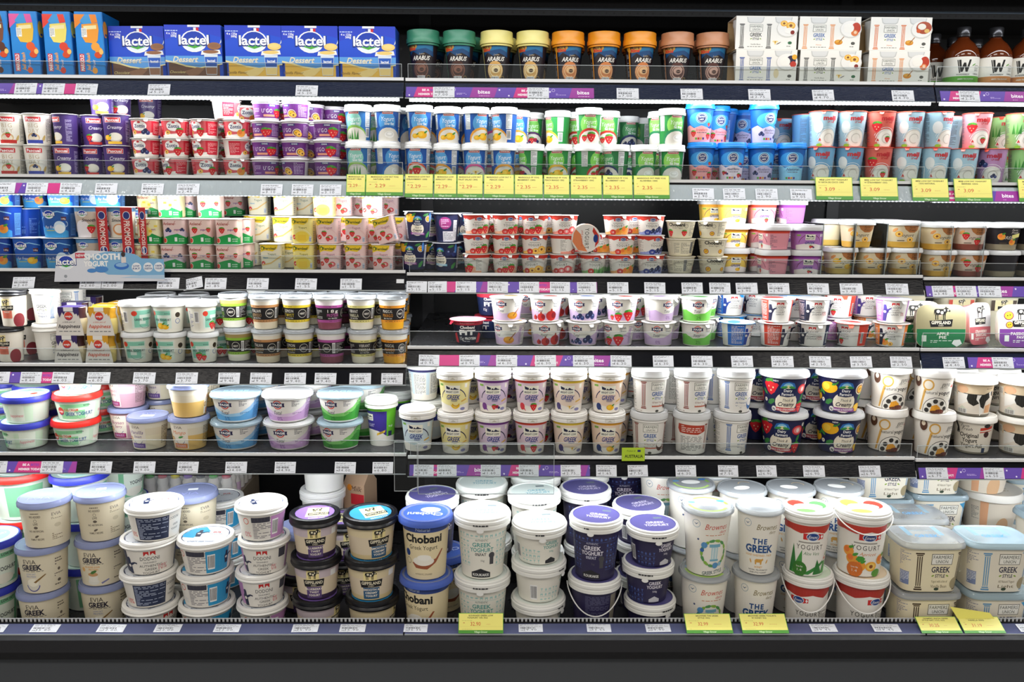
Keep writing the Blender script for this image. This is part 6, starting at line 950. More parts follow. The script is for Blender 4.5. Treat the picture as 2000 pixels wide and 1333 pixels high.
# ---- second shelf
S(2, .0, '22 pa_red pa_red | 76 pa_blu@-4 pa_blu^73@-8 | 127 pp_y@-6 pp_y@-50 | 179 pp_r@-10 pp_r^177@14 pp_y^190@5 | 234:.004 pp_y@4 pp_y^232@-6')
S(2, .065, '30 pa_red | 84 pa_blu@40 | 138 pp_o pp_o | 188 pp_r@30 pp_r | 232 pp_y pp_y@30 pp_r^231@20 | 290 zo_b', 1)
S(2, .24, '293 pp_o pp_y@10 pp_y@-10', 2)
S(2, .0, '284 zo_b@-10 zo_b@-20 zo_b@-12 | 342 zo_s@-46 zo_s@-6 zo_s@6 | 399 zo_s@18 zo_s@-40 zo_s@-36 | 463 zo_p@4 zo_p@80 zo_p@4 zo_p^442@100')
S(2, .075, '432 zo_s@-30 zo_s zo_s | 480 zo_p zo_p zo_p zo_p@20 | 300 zo_b zo_b zo_b | 356 zo_s zo_s zo_s', 1)
S(2, .0, '520 ug_r@40 ug_r ug_r@-25 ug_r^523@30 | 576 ug_p@-60 ug_p ug_p@-16 ug_p^576@-45 | 640 ug_s@-8 ug_s@-12 ug_s')
S(2, .075, '545 ug_r ug_r ug_r ug_r | 607 ug_p@-30 ug_p@-30 ug_p@-40 ug_p | 655 ug_s@14 ug_s@8 ug_s@12 ug_s^652@16', 1)
S(2, .0, '701 mb_al@-12 mb_al^700@-20 | 757 mb_na@40 mb_na@4 | 817 mb_st@-14 mb_ap@6^820 | 873 mb_ap@-34 mb_ap@6^876 | 928 mb_fs@-4 mb_ap@34 | 984 mb_ap@8 mb_ap@-50^985 | 1036 mg_mb@-60 | 1092 mg_pm@-14 | 1147 mg_st@60 mg_st^1150@4 | 1203 mg_bl@-50 | 1257 mg_al@16 | 1311 mg_al@4 mg_al^1313@22')
S(2, .068, '727 mb_al@30 mb_al@20 | 785 mb_na@-40 mb_na@50 | 845 mb_st@-20 mb_ap@-40 | 903 mb_fs@-40 mb_ap@60 | 955 mb_fs mb_fs@30 | 1010 mb_ap mb_ap | 1038 mg_mb mg_mb@5 | 1089 mg_pm mg_pm@-60 | 1132 mg_st mg_st@-30 | 1185 mg_st mg_st@3 | 1290 mg_al mg_al@-30', 1)
S(2, .20, '1062 mg_mb | 1224 mg_bl mg_bl@20 | 1254 mg_al mg_al@-50 | 1110 mg_pm mg_pm', 2)
S(2, .0, '1370 dl_st dl_st^1365@4 | 1428 dl_mx@2 | 1488 dl_bl@6 dl_bl^1491@26 | 1548 dl_na@-2')
S(2, .074, '1398 dl_st@30 dl_st@20 | 1413:.085 dl_st@-80 dl_mx@-70 | 1455 dl_bl@-10 dl_bl@-20 | 1515 dl_na', 1)
S(2, .0, '1604 mj_b@-14 mj_n@8^1608 | 1661 mj_b@-2 mj_n^1664 | 1714 mj_s mj_s^1717@8 | 1769 mj_n@6 mj_n^1775@2 | 1824 mj_n@4 mj_n^1829@24 | 1878 mj_n | 1934 mj_v@-18 mj_p^1907@2 | 1997 mj_g@10 mj_g^1992@12')
S(2, .072, '1572 mj_b@60 mj_b@70 | 1632 mj_b mj_b@90 | 1690 mj_b mj_b | 1740 mj_s@60 mj_s@90 | 1798 mj_n mj_n@60 | 1852 mj_n@90 mj_n@100 | 1905 mj_p@-20 mj_p | 1958 mj_g mj_g@-4', 1)
S(2, .2, '1525 mj_b@20 mj_b | 1556 mj_b@30 mj_b', 2)
# ---- third shelf
S(3, .0, '8 la_p@6 la_p@-20 | 63 la_m@-4 | 118 la_n@-4 la_n^116@-6 | 176 la_s@-8 la_s^175@-4 | 236 la_c@-4 la_c^238')
S(3, .066, '44 la_p@160 la_p@170 la_p^6@6 | 98 la_m@-30 la_m@-60 la_p^72@12 | 156 la_n la_n la_m^122@8 | 212 la_s la_s la_n^182@4 | 262 la_c la_c@30 la_n^214@30', 1)
S(3, .002, '293 an_y an_y^298@8 | 342 an_b@-3 an_b^347@-4 | 397 an_s@-2 an_s^395@-2 | 449 an_s@3 an_s^448@14')
S(3, .058, '320 an_y an_y an_y^294@6 | 370 an_b@5 an_b an_y^335@4 | 422 an_s@10 an_s an_b^363@-4 | 473 an_s@10 an_s an_s^412@4', 1)
S(3, .112, '304 an_y an_y an_y^372 | 352 an_b an_b an_s^460@-6', 2)
S(3, .002, '533 fe_n@14 | 596 fe_m@-2 fe_m@-2^594 | 648 fe_s@-4 fe_s^643@-2 | 697 fe_s@-2 fe_s^697 | 750 fe_s@-2')
S(3, .02, '491:.03 fe_n@-20 fe_n^512@2 | 568:.05 fe_n@-6 fe_n^557@-2', 1)
S(3, .062, '500 fe_n fe_n fe_n^507@4 | 590 fe_m fe_m@10 fe_n^557@2 | 640 fe_s fe_s fe_m^634@2 | 682 fe_s@10 fe_s fe_s^671@3 | 735 fe_s fe_s fe_s^729@2 | 776 fe_s@20 fe_s@20', 1)
S(3, .118, '545 fe_n fe_n fe_n^595@30 | 700 fe_s fe_s fe_s@20^705 | 660 fe_s fe_s fe_s^760@14', 2)
S(3, .005, '808 dm_m@-10 dm_m^817@6 | 871 dm_b@-12 dm_b^873@120')
S(3, .07, '838 dm_m@30 dm_m@20 | 895 dm_b@20 dm_b@60', 1)
S(3, .0, '931 em_a@-70 em_a@6 em_a@12 | 988 em_a@-6 em_a@4 em_a@20^992 | 1044 em_p@-16 em_p em_a@-20 | 1099 em_s@-14 em_s@80 em_s@6 | 1158 em_g@12 | 1216 em_o@14 em_o@4 em_o^1205@2 | 1271 em_b em_b@30 em_b@6')
S(3, .068, '950 em_a em_a em_a | 1015 em_a em_a em_a | 1070 em_p em_p em_p | 1122 em_s em_s | 1180 em_g em_o@-30 | 1238 em_b em_o em_o | 1292 em_b', 1)
S(3, .0, '1327 cb_s@120 cb_s@150 cb_s@-22 | 1391 cb_p@10 cb_p cb_p@-40')
S(3, .0, '1508 bs_r@-70 bs_r@-70^1511 | 1571 bs_v@-8 bs_v^1574')
S(3, .064, '1432 bs_y@-6 bs_y@-6 bs_y@4^1431 | 1486 bs_r@-20 bs_r bs_r^1487@2 | 1542 bs_v bs_v bs_v^1544@-100', 1)
S(3, .132, '1408 bs_y bs_y bs_y^1392@-10 | 1460 bs_y bs_r bs_y^1412@-6 | 1515 bs_r bs_r bs_r^1466', 2)
S(3, .012, '1640 ff_m@2 | 1703 ff_a@2 ff_a@4^1673 | 1766 ff_a@4 ff_a^1760 | 1833 ff_a@-6 ff_a@30^1830 | 1890 ff_s@-10 ff_s@-30 | 1953 ff_k@120 ff_k@6^1958 | 2016 ff_k@30 ff_k@40')
S(3, .085, '1616 ff_m ff_m@60 | 1668 ff_a@20 ff_a | 1728 ff_a ff_a@60 | 1790 ff_a ff_a@-60 | 1855 ff_s ff_s@20 | 1915 ff_k ff_s | 1975 ff_k ff_k', 1)
# ---- fourth shelf
S(4, .0, '20 gw@-4 gw^26@-2 | 91 fw@60 fw^86@2')
S(4, .004, '140 ha_p ha_p^143 | 200 ha_y ha_y^203')
S(4, .05, '150 ha_p ha_p | 210 ha_y ha_y', 1)
S(4, .10, '140 fw fw | 50 gw gw | 178 ha_p ha_p | 240 ha_y ha_y', 2)
S(4, .0, '275 sg_n@-8 sg_n^265@40 | 338 sg_m@-24 sg_m^331@-28 | 398 sg_s@-12 sg_s@60 | 457 ys_g@-40 ys_g^451@-40 | 522 ys_e@-8 ys_e^519@-6 | 584 ys_l@-8 ys_l@-4 | 645 ys_p@-50 ys_p^642@50 | 709 ys_v@40 ys_v^705@-4 | 771 ys_m@10 ys_m^768@10')
S(4, .078, '300 sg_n sg_n@60 | 362 sg_m sg_m@60 | 425 sg_s@20 sg_s@20 | 490 sg_s sg_s | 548 ys_e ys_e | 610 ys_l@-10 ys_l@10 | 670 ys_p@10 ys_p@30 | 730 ys_v ys_v | 788 ys_m@20 ys_m@20', 1)
S(4, .156, '315 sg_n sg_n | 380 sg_m sg_m | 510 ys_e ys_e | 570 ys_l ys_l | 632 ys_p ys_p | 690 ys_v ys_v | 748 ys_m ys_m | 798:.145 ys_m ys_m', 2)
S(4, .008, '914 cf@-2')
S(4, .10, '958 cfb@-20 cfb@10', 1)
S(4, .0, '995 fg_h@-30 fg_h^990@-2 | 1066 fg_p@14 fg_p@-4 | 1139 fg_b@-8 fg_b^1140 | 1208 fg_s@-30 fg_s^1214 | 1286 fg_0@-10 fg_0@30^1288 | 1361 fg_2@-3 fg_2 | 1439 do_b@80 | 1514 do_r@70 do_r^1517@14 | 1588 do_k@-4 do_k@14^1590 | 1664 do_s@-30 | 1740 do_o@-2 do_p^1742@10')
S(4, .085, '1020 fg_h@20 fg_h@30 | 1085 fg_p fg_p@40 | 1160 fg_b@-30 fg_b@30 | 1235 fg_0@20 fg_s@30 | 1300 fg_0 fg_0 | 1372 fg_2@20 fg_2@40 | 1425:.075 do_b@20 do_b@20 | 1478 do_b do_r@-20 | 1550 do_k@20 do_b@20 | 1627 do_p@60 do_s@-10^1640 | 1697 do_o@30 do_p^1690@12', 1)
S(4, .16, '1100 fg_p fg_p | 1180 fg_b fg_b | 1255 fg_0 fg_0 | 1340 fg_2 fg_2 | 1500 do_r do_r | 1580 do_k do_k | 1660 do_s do_s | 1050 fg_h fg_h | 1420 do_b do_b', 2)
# ---- fifth shelf
S(5, .0, '51 su_b@-80 su_b@-110^52 | 150 su_r@-16 su_r^153@-2 su_r^156@-2')
S(5, .11, '78 su_b su_b@8 | 196 su_r@24 su_r@10 su_r@10 | 10 su_b su_b su_b', 1)
S(5, .004, '292 ev_v@-12 | 369 ev_m@-8 ev_m^371@120')
S(5, .092, '252 ev_b@-10 ev_b^250@-30 | 316 ev_v ev_v@-6 | 395 ev_m@-30 ev_m@-60', 1)
S(5, .0, '463 fb_5@-2 fb_5^461@-4 | 565 fb_0@2 fb_0^562@-2 | 665 fb_2@-14 fb_2@-4 | 741 bn@-24 | 816 bc_n@-4')
S(5, .11, '505 fb_5 fb_5 | 605 fb_0@4 fb_0 | 710 fb_2 fb_2', 1)
S(5, .10, '778 wp@30 | 838 wp bc_n@200^828', 1)
S(5, .19, '738:.13 wp | 770:.2 wp | 812:.2 wp | 725:.23 wp | 790:.28 wp | 835:.28 wp wp', 2)
S(5, .0, '890 bc_b@-6 bc_b^889@-6 | 963 bc_m@4 bc_m@4 | 1037 bc_s@4 bc_s@4 | 1111 bc_v@6 bc_v^1110@-4 | 1185 bc_o@6 bc_o@6')
S(5, .09, '916 bc_b@10 bc_b@10 | 985 bc_m@10 bc_m@10 | 1055 bc_s@16 bc_s@20 | 1128 bc_v@20 bc_v@20 | 1200 bc_o bc_o', 1)
S(5, .18, '925 wp bc_b | 1000 wp bc_m | 1070 wp bc_s | 1145 wp wp | 1212 bc_o', 2)
S(5, .0, '1267 fl_r@-20 fl_r^1269@6 | 1350 fl_k fl_r^1352@6 | 1429 fl_b@16 fl_b^1436@-4')
S(5, .09, '1240 fl_r@-30 fl_r@-30 | 1316 fl_r@30 fl_b@90 | 1392 fl_b fl_b@20', 1)
S(5, .0, '1528 df_s@-12 df_s^1530@2 | 1636 df_m@14 df_m^1641@4 | 1731 ga@6 ga^1737@4 | 1820 ga@14 ga^1825@-6 | 1908 fo@-8 fc^1907@-8 | 1990:.004 fc@-6 fc@-4')
S(5, .12, '1475 df_s@90 df_s@10 | 1583 df_s@10 df_s@10 | 1690 ga@30 ga@60 | 1772 ga@60 ga@30 | 1862 fc@30 fc@40 | 1945 fc fo', 1)
# ---- bottom deck
S(6, .0, '-16:.01 s_b@24 s_b@22^-18')
S(6, .0, '89:.01 e_a@-2 e_a@-6^85 e_c^90@-4 | 187:.0 e_a@4 e_b^182@-4 e_c^181@4 | 295 dd_k@40 dd_k2^291@4 dd_k^292 dd_k2^303@-2 | 407 dd_c2 dd_c2^409@-4 dd_c2^403@-10 | 514 dd_p2@10 dd_p^514@4 dd_p^517@-8 dd_p2^511@14')
S(6, .0, '617 g_b@70 g_b@-4^617 g_b^616@4 | 729 g_s@80 g_s@2^729 g_s^729@26')
S(6, .135, '50 s_r s_r s_r^44 | 172 s_b@10 s_b@10 s_b@30^158', 1)
S(6, .135, '372 dd_k e_c e_c^376 | 440 dd_c2 dd_c2@10 dd_c2^430@10 | 590 g_b e_a@20 | 674 g_b g_b@20', 1)
S(6, .27, '110 s_r s_r s_r | 632:.25 w_p w_p w_p^633 | 240 s_b s_b s_b^235@30', 2)
S(6, .0, '830 c_n@-34 c_n^832@-6 | 944 k_w@-4 k_w^945@-4 | 1053 k_ws@60 k_ws@60^1056 k_ws^1055@6 | 1161 k_pb k_p^1163@-14 | 1268 k_ps@40 k_ps@-10^1265 k_ps^1272@10 | 1371 br_s@4 br_s^1375@6 | 1474 br_g br_g^1478@-2 | 1572 m_alb m_al^1575@4 | 1675 m_apb@6 m_ap^1682@6')
S(6, .125, '865 c_n@30 k_p^845@30 | 950 k_w k_w^941 | 1050 k_w@20 k_w@10^1043 | 1150 k_p@20 k_p@10^1142 | 1250 k_ps k_ps@20 k_ps@30^1246 | 1350 br_s@20 br_s@10^1347 | 1452 br_g@10 br_g@30^1447 | 1548 br_g br_g^1541 | 1640 br_g@20 br_g^1634@-8', 1)
S(6, .245, '950 k_w k_w^953 k_ws^953 | 1045 k_w@10 k_w^1046 k_w^1046@10 | 1141 k_p k_p^1141 k_ps^1141 | 1215 k_p k_p k_ps^1213 | 1300 br_s br_s^1290 | 1395 br_s br_s^1385', 2)
S(6, .0, '1796 q_v@2 q_v^1803@-2 | 1930 q_l@2 q_l^1931@-4')
S(6, .15, '1770 q_l q_v^1778 | 2040 q_l q_l^2050@8', 1)
S(6, .29, '1715 q_l q_l q_l^1716 | 1840 q_l q_l^1820 q_l^1817 | 1930 ff_r@10 ff_r@10 ff_r^1915@10 | 2000:.30 q_l q_l', 2)
settle(); build_items(); label_items()
# ---------------------------------------------------------------- tickets on the rails
def rail_frame(r, x, f=.5):
    """point on the rail's face, f=0 top edge, 1 bottom edge, and the tilt of the rail"""
    a0, b0, a1, b1 = RAIL[r]; z = shelf_z(r, x) if r < 6 else Z6; Y = ROWY[r]
    return Y - (a0 + (a1 - a0) * f), z - (b0 + (b1 - b0) * f), -math.atan2(a1 - a0, b1 - b0)
def card(mb, w, h, col, t=.0005): mb.box(-w / 2, 0, 0, w / 2, t, h, col)
def railpx(r, x_left, x_right, f=.5):
    Y, _, _ = rail_frame(r, 0, f); z = LIPZ[r][1] - .03
    a, b = Xw(x_left, Y, z), Xw(x_right, Y, z); Y, z, t = rail_frame(r, (a + b) / 2, f)
    return Xw(x_left, Y, z), Xw(x_right, Y, z), t
TAGS = []
def tickets(r, lst, price_seq, h=.0275, off=.0016, fbot=.97):
    for i, (x0, x1) in enumerate(lst):
        pr = price_seq[i] if i < len(price_seq) else price_seq[-1]
        a, b, t = railpx(r, x0, x1); w = abs(b - a); X = (a + b) / 2
        Y, z, t = rail_frame(r, X, fbot)
        nrm = Vector((0, -math.cos(t), -math.sin(t)))
        m = MB(); card(m, w, h, '#dfe2ea'); u = .001
        o = [('L', -w * .44, h * .80, w * .3, h * .93, 2, '#4a4f58'), ('L', -w * .44, h * .66, w * .42, h * .74, 1, '#7a8088'), ('B', -w * .42, h * .42, w * .2, h * .6, '#2a2d34'), ('L', w * .26, h * .1, w * .44, h * .16, 1, '#7a8088'), ('L', -w * .44, h * .04, -w * .1, h * .09, 1, '#7a8088'),
             T('RM', -w * .37, h * .23, h * .09, '#22252c', 'b', w * .1), T(pr, -w * .04, h * .27, h * .21, '#22252c', 's', w * (.11 * len(pr)))]
        o2 = []
        for q in o:   # the line helper works in coarse units: scale up, then back
            o2.append(q)
        m2 = MB(); sc_ = 1000.0
        def up(q):
            if q[0] in ('L', 'B'): return (q[0],) + tuple(v * sc_ for v in q[1:5]) + q[5:]
            return (q[0], q[1], q[2] * sc_, q[3] * sc_, q[4] * sc_, q[5], q[6], q[7] * sc_)
        plane_art(m, [up(q) for q in o2], lambda uu, v, e: (uu / sc_, -e, v / sc_), (0, -1, 0)); m.n = []
        o_ = obj('price_tag', m.mesh('price tag'), None, (X, Y + nrm.y * off, z + nrm.z * off), (t, math.radians(3.2) * ((i * 7) % 5 - 2) * .12, 0))
        o_['price'] = pr; TAGS.append((r, X, o_))
        if (r, x0) == (3, 360): o_.rotation_euler[1] = -.22
def strips(r, x0, x1, phase=0):
    a, b, t = railpx(r, x0, x1); bb = bay_of((a + b) / 2); a = max(a, BAYX[bb] + .004); b = min(b, BAYX[bb + 1] - .004); w = b - a; X = (a + b) / 2; h = .0265
    Y, z, t = rail_frame(r, X, .95); nrm = Vector((0, -math.cos(t), -math.sin(t))); m = MB(); card(m, w, h, '#5e3fa8', .0004); W = w * 1000; H = h * 1000
    o = []; per = 232.0; x = -W / 2 - phase
    def cl(P): # keep the art on the strip
        return clip(clip(P, -W / 2, True), W / 2, False)
    while x < W / 2:
        o.append(('P', [(x + 18, 0), (x + 8 + 18, H), (x + 98, H), (x + 88, 0)], '#cc2a80'))
        if x + 52 < W / 2 - 30 and x + 20 > -W / 2:
            o += [T('BE A', x + 46, H * .7, 5.2, '#f6e6f0', 'B', 17), T('BITES', x + 67, H * .7, 5.2, '#8a2fa8', 'B', 20), T('MEMBER TODAY!', x + 57, H * .3, 5.2, '#f6e6f0', 'B', 56)]
        for sx, sy, s_ in ((x + 8, 5, 3), (x + 104, H * .6, 3.2), (x + 140, H * .3, 1.2), (x + 218, H * .75, 3)): 
            o.append(('P', [(sx + s_ * (1 if k % 2 == 0 else .45) * math.sin(k * PI / 5), sy + s_ * (1 if k % 2 == 0 else .45) * math.cos(k * PI / 5)) for k in range(10)], '#f0e6ff'))
        o += [('A', x + 112, H * .75, 3.2, .8, 0, 360, '#d8c8f0'), ('L', x + 118, H * .25, x + 138, H * .45, 2, '#c8b4ea'), ('P', [(x + 148, 0), (x + 156, H), (x + 214, H), (x + 206, 0)], '#9a2f98'), ('L', x + 170, H * .12, x + 196, H * .2, 1, '#f0e0f4')]
        if x + 200 < W / 2 and x + 160 > -W / 2: o.append(T('bites', x + 182, H * .55, 9, '#f8f0fa', 'b', 28))
        x += per
    for P, lay, col in flat(o):
        P = cl(P)
        if len(P) < 3: continue
        if area2(P) < 0: P = P[::-1]
        if abs(area2(P)) < 1e-4: continue
        e = EPS * (1 + lay * .25) * .6
        m.poly([(u / 1000, -e, v / 1000) for u, v in P], col)
    o_ = obj('promotion_strip', m.mesh('promotion strip'), None, (X, Y + nrm.y * .0008, z + nrm.z * .0008), (t, 0, 0))
    STR.append((r, X, o_))
STR = []; PRO = []
def promo(r, x0, x1, l1, l2, pr, h=.064, dz=0.0, flat_tilt=None, rz=0, wpx=None):
    a, b, t = railpx(r, x0, x1); w = abs(b - a); X = (a + b) / 2
    Y, z, t = rail_frame(r, X, .98); nrm = Vector((0, -math.cos(t), -math.sin(t)))
    if r == 6: t2 = flat_tilt if flat_tilt is not None else -.75
    else: t2 = t * .75
    m = MB(); card(m, w, h, '#74b53a', .0006); W, H = w * 1000, h * 1000; bw = 1.2
    th = min(3.4, W / max(6, len(l1)) * 1.05)
    o = [('R', -W / 2 + bw, H * .16, W / 2 - bw, H - bw, '#f2e97e'), ('R', -W / 2, 0, W / 2, H * .16, '#4f9a34'), T(l1, 0, H * .88, th, '#55502a', 'b', min(W * .9, len(l1) * th * .95)), T(l2, -W * .08, H * .77, th, '#55502a', 'b', min(W * .74, len(l2) * th * .95)),
         ('L', -W * .42, H * .62, -W * .2, H * .64, 1, '#77702f'), T('RM', -W * .38, H * .52, 2, '#c8402c', 'b'), T(pr, -W * .12, H * .47, min(8.5, W / 6), '#d2442c', '', min(W * .42, 24)), ('L', W * .12, H * .44, W * .28, H * .46, 1, '#c8402c'), ('R', -W / 2 + bw, H * .34, W / 2 - bw, H * .345, '#cfc668'), ('L', -W * .42, H * .2, -W * .2, H * .215, 1, '#8a8440'),
         T('Village Grocer', 0, H * .075, min(4.2, H * .09), '#d8f0c0', 'b', min(W * .6, 32))]
    for P, lay, col in flat(o):
        if area2(P) < 0: P = P[::-1]
        if abs(area2(P)) < 1e-4: continue
        m.poly([(u / 1000, -EPS * (1 + lay), v / 1000) for u, v in P], col)
    o_ = obj('promotion_ticket', m.mesh('promotion ticket'), None, (X, Y - .0032, z + nrm.z * .003 + dz), (t2, 0, rz)); PRO.append((r, X, o_, l2))
P7 = '7.00'
tickets(1, [(30, 73), (84, 127), (148, 191), (290, 333), (578, 621), (846, 888), (1030, 1072), (1204, 1247), (1329, 1372), (1461, 1504), (1586, 1628), (1741, 1784), (1872, 1912)], ['4.10', '4.10', '4.10', '15.20', '15.20', P7, P7, P7, P7, '12.75', '14.70', '14.70', '12.30'])
tickets(2, [(-12, 31), (52, 94), (118, 160), (187, 230), (277, 320), (346, 390), (510, 552), (570, 612), (625, 667), (1352, 1394), (1412, 1455), (1475, 1518), (1543, 1585)], ['4.60', '4.60', '4.60', '2.45', '2.45', '2.45', '3.10', '3.10', '3.10', '2.90', '2.90', '2.90', '9.05'])
tickets(3, [(26, 69), (157, 199), (200, 242), (308, 351), (360, 399), (401, 443), (483, 525), (577, 619), (665, 707), (794, 834), (836, 873), (890, 930), (952, 992), (1014, 1053), (1074, 1113), (1127, 1165), (1186, 1227), (1258, 1299), (1331, 1372), (1385, 1426), (1437, 1479), (1499, 1541), (1576, 1618), (1640, 1684), (1729, 1773), (1820, 1861), (1866, 1906), (1910, 1954)],
        ['2.60', '2.60', '2.00', '1.85', '1.85', '1.85', '1.55', '1.55', '1.55'] + ['5.15'] * 9 + ['7.75', '7.75', '3.90', '3.90', '3.90', '3.40', '3.40', '3.40', '3.40', '3.40'])
tickets(4, [(-20, 20), (41, 82), (103, 145), (171, 216), (261, 304), (344, 387), (427, 469), (489, 531), (556, 598), (615, 657), (683, 725), (745, 787), (818, 858), (897, 937), (969, 1010), (1045, 1086), (1119, 1160), (1192, 1233), (1275, 1315), (1350, 1391), (1428, 1470), (1506, 1549), (1580, 1622), (1660, 1702), (1738, 1780), (1841, 1883), (1937, 1978)],
        ['8.60', '8.60', '6.05', '6.05', '3.70', '3.70'] + ['19.40'] * 6 + ['10.95', '10.95'] + ['16.30'] * 6 + ['12.50', '12.50', '12.50', '13.50', '12.50', '14.40', '14.40'])
tickets(5, [(-26, 15), (81, 124), (177, 219), (262, 304), (347, 388), (441, 483), (537, 578), (654, 695), (728, 768), (808, 847), (854, 892), (939, 978), (1013, 1052), (1095, 1134), (1164, 1204), (1226, 1265), (1319, 1359), (1402, 1441), (1477, 1516), (1568, 1610), (1677, 1719), (1808, 1850), (1920, 1960)],
        ['7.95', '7.95', '29.00', '29.00', '29.00', '34.00', '34.90', '34.00', '6.80', '9.20', '11.65', '11.60', '11.65', '12.75', '11.65', '17.50', '16.30', '17.50', '26.90', '26.90', '26.90', '6.75', '6.50'])
tickets(6, [(-20, 12), (62, 115), (192, 244), (303, 354), (419, 469), (571, 622), (664, 714), (789, 835), (1013, 1060), (1146, 1193), (1261, 1309), (1583, 1633), (1704, 1757), (1988, 2035)], ['36.90', '35.80', '22.00', '22.00', '22.00', '35.90', '35.90', '36.35', '29.90', '33.55', '29.90', '39.45', '39.45', '30.25'], h=.026, fbot=.86)
strips(1, -30, 150, 90); strips(1, 793, 1160); strips(1, 1836, 2060, 0)
strips(2, -10, 118, 150); strips(2, 1820, 2050, 0)
strips(3, 873, 1166, 70); strips(3, 1808, 2060, 0)
strips(4, -30, 105, 150); strips(4, 857, 1192, 30); strips(4, 1890, 2060, 0)
strips(5, 14, 150, 0); strips(5, 800, 1152, 10); strips(5, 1794, 2060, 0)
ML, MF, ME = 'MARIGOLD LOW FAT', 'MARIGOLD FF YOG', 'MEIJI LOW FAT YOGHURT'
for x0, x1, l1, l2, p in ((677, 714, 'MARIGOLD LO', 'YOGURT CREA', '2.29'), (715, 788, 'MARIGOLD LOW FAT YOG', 'NATURAL 130G', '2.29'), (791, 846, ML, 'STRAWBERRY 130G', '2.29'), (848, 892, 'MARIGOLD LOW', 'APRICOT 130G', '2.29'), (893, 943, ML, 'FRUIT SALAD 130G', '2.29'), (945, 1004, ML + ' Y', 'PEACH 130G', '2.29'),
                          (1005, 1060, MF, 'MIXBERRY 130G', '2.35'), (1062, 1112, MF, 'PEACH MANGO 130G', '2.35'), (1114, 1175, MF, 'STRAWBERRY 130G', '2.35'), (1177, 1235, MF, 'BLUEBERRY 130G', '2.35'), (1237, 1307, 'MARIGOLD FAT FREE YOG', 'ALOEVERA 130G', '2.35')):
    promo(2, x0, x1, l1, l2, p, h=.057 if x0 > 790 else .052)
for x0, x1, l2 in ((1592, 1664, 'W NATA DE COCO 135G'), (1679, 1752, 'W STRAWBERRY 135G'), (1780, 1851, '135G NATURAL'), (1862, 1936, 'BERRIES 135G'), (1987, 2060, 'W ALOE VERA 135G')): promo(2, x0, x1, ME, l2, '3.09', h=.056)
promo(6, 896, 983, 'KOUKAKIS GREEK LOW', 'YOGHURT 10% 1KG', '32.90', h=.046, flat_tilt=-.45); promo(6, 1338, 1428, 'BROWNES THE GREEK', 'STYLE 1KG', '32.99', h=.05, flat_tilt=-.95)
promo(6, 1446, 1536, 'BROWNES GREEK YOGURTS', 'W HONEY 1KG', '32.99', h=.05, flat_tilt=-.95); promo(6, 1793, 1872, 'FARMERS UNION GREEK', 'STYLE NAT YOG 1KG', '30.25', h=.046, flat_tilt=-1.1); promo(6, 1876, 1956, 'FARMERS UNION GREEK', 'VANILLA 950G', '31.19', h=.046, flat_tilt=-1.1)
for L, d0, c0 in ((TAGS, 'white barcode price tag', 'price tag'), (STR, 'purple and pink membership strip', 'promotion strip')):
    by = {}
    for r, X, o in L: by.setdefault(r, []).append((X, o))
    for r, q in by.items():
        q.sort(key=lambda t: t[0])
        for n, (X, o) in enumerate(q):
            tag(o, '%s, %s from left on the %s rail' % (d0, ORD[n + 1] if n + 1 < len(ORD) else '%dth' % (n + 1), ROWNAME[r]), c0, '%ss on the %s rail' % (c0, ROWNAME[r]))
for r, X, o, l2 in PRO:
    nth = 1 + sum(1 for rr, xx, _, _ in PRO if rr == r and xx < X)
    tag(o, 'yellow and green promotion ticket, %s from left on the %s rail' % (ORD[nth] if nth < len(ORD) else '%dth' % nth, ROWNAME[r]), 'promotion ticket', 'yellow tickets on the %s rail' % ROWNAME[r])
# ---------------------------------------------------------------- single things
def tray(x, d, desc, cols, words, rotz=0, leanx=-.12, w=98, h=84, roty=0):
    kx, kz = SC[4]; N = 56; sec = sec_of(5, h / w, N)[0]; m = MB(); r = w / 2 * kx
    prof = [(r * .8, -.034, cols[0]), (r * .86, -.030, cols[0]), (r * .95, -.004, cols[0]), (r, -.002, cols[0]), (r, 0, cols[0])]
    m.rings(sec, prof); 
    def stand(v): return [(a, -c, b + h / 2 * kz) for a, b, c in v]
    m.v = stand(m.v)
    H = h
    o = [('P', [(p[0] * w / 2 * .985, p[1] * w / 2 * .985 + H / 2) for p in sec], cols[1]), ('P', [(max(-47, p[0] * w / 2 * .985), min(36, p[1] * w / 2 * .985 + H / 2)) for p in sec], cols[2])]
    o += fruit(words[2], -30, 62, 12) + fruit(words[2], -28, 44, 9) + fruit(words[2], 32, 56, 10) + fruit('cow', 0, 66, 14) + [('P', [(-23, 52), (23, 55), (21, 41), (-20, 40)], '#1d1d1f'), T('GIPPSLAND', 0, 48.5, 6, '#f0ead4', 'b', 38), T('DAIRY', 0, 42.6, 2.6, '#f0ead4', '', 10), T(words[0], 4, 27, 5.2, '#f2efe6', 'b', 4.8 * len(words[0])), T(words[1], 4, 20, 5.2, '#f2efe6', 'b', 4.8 * len(words[1])), ('L', -20, 9, 22, 15, 2, '#dfe8dc'), ('R', -37, 12, -28, 24, '#dfe8dc'), ('P', [(22, 8), (32, 2), (42, 8), (38, 16), (26, 15)], '#e8eae6')]
    a = MB(); plane_art(a, o, lambda u, v, e: (u * kx, -e - .0002, v * kz), (0, -1, 0))
    e = bpy.data.objects.new('yogurt_tray', None); COL.objects.link(e); Y = ROWY[4] + .02 + d; X = Xw(x, Y, 0)
    z = shelf_z(4, X) - DROP[4] + .0004; X = Xw(x, Y, z + .05); e.location = (X, Y, z + .001); e.rotation_euler = (leanx, roty, rotz)
    obj('tray_tub', m.mesh('tray'), e); obj('printed_film', a.mesh('film'), e)
    tag(e, desc, 'yogurt tray', 'dessert yogurt trays on the fourth shelf')
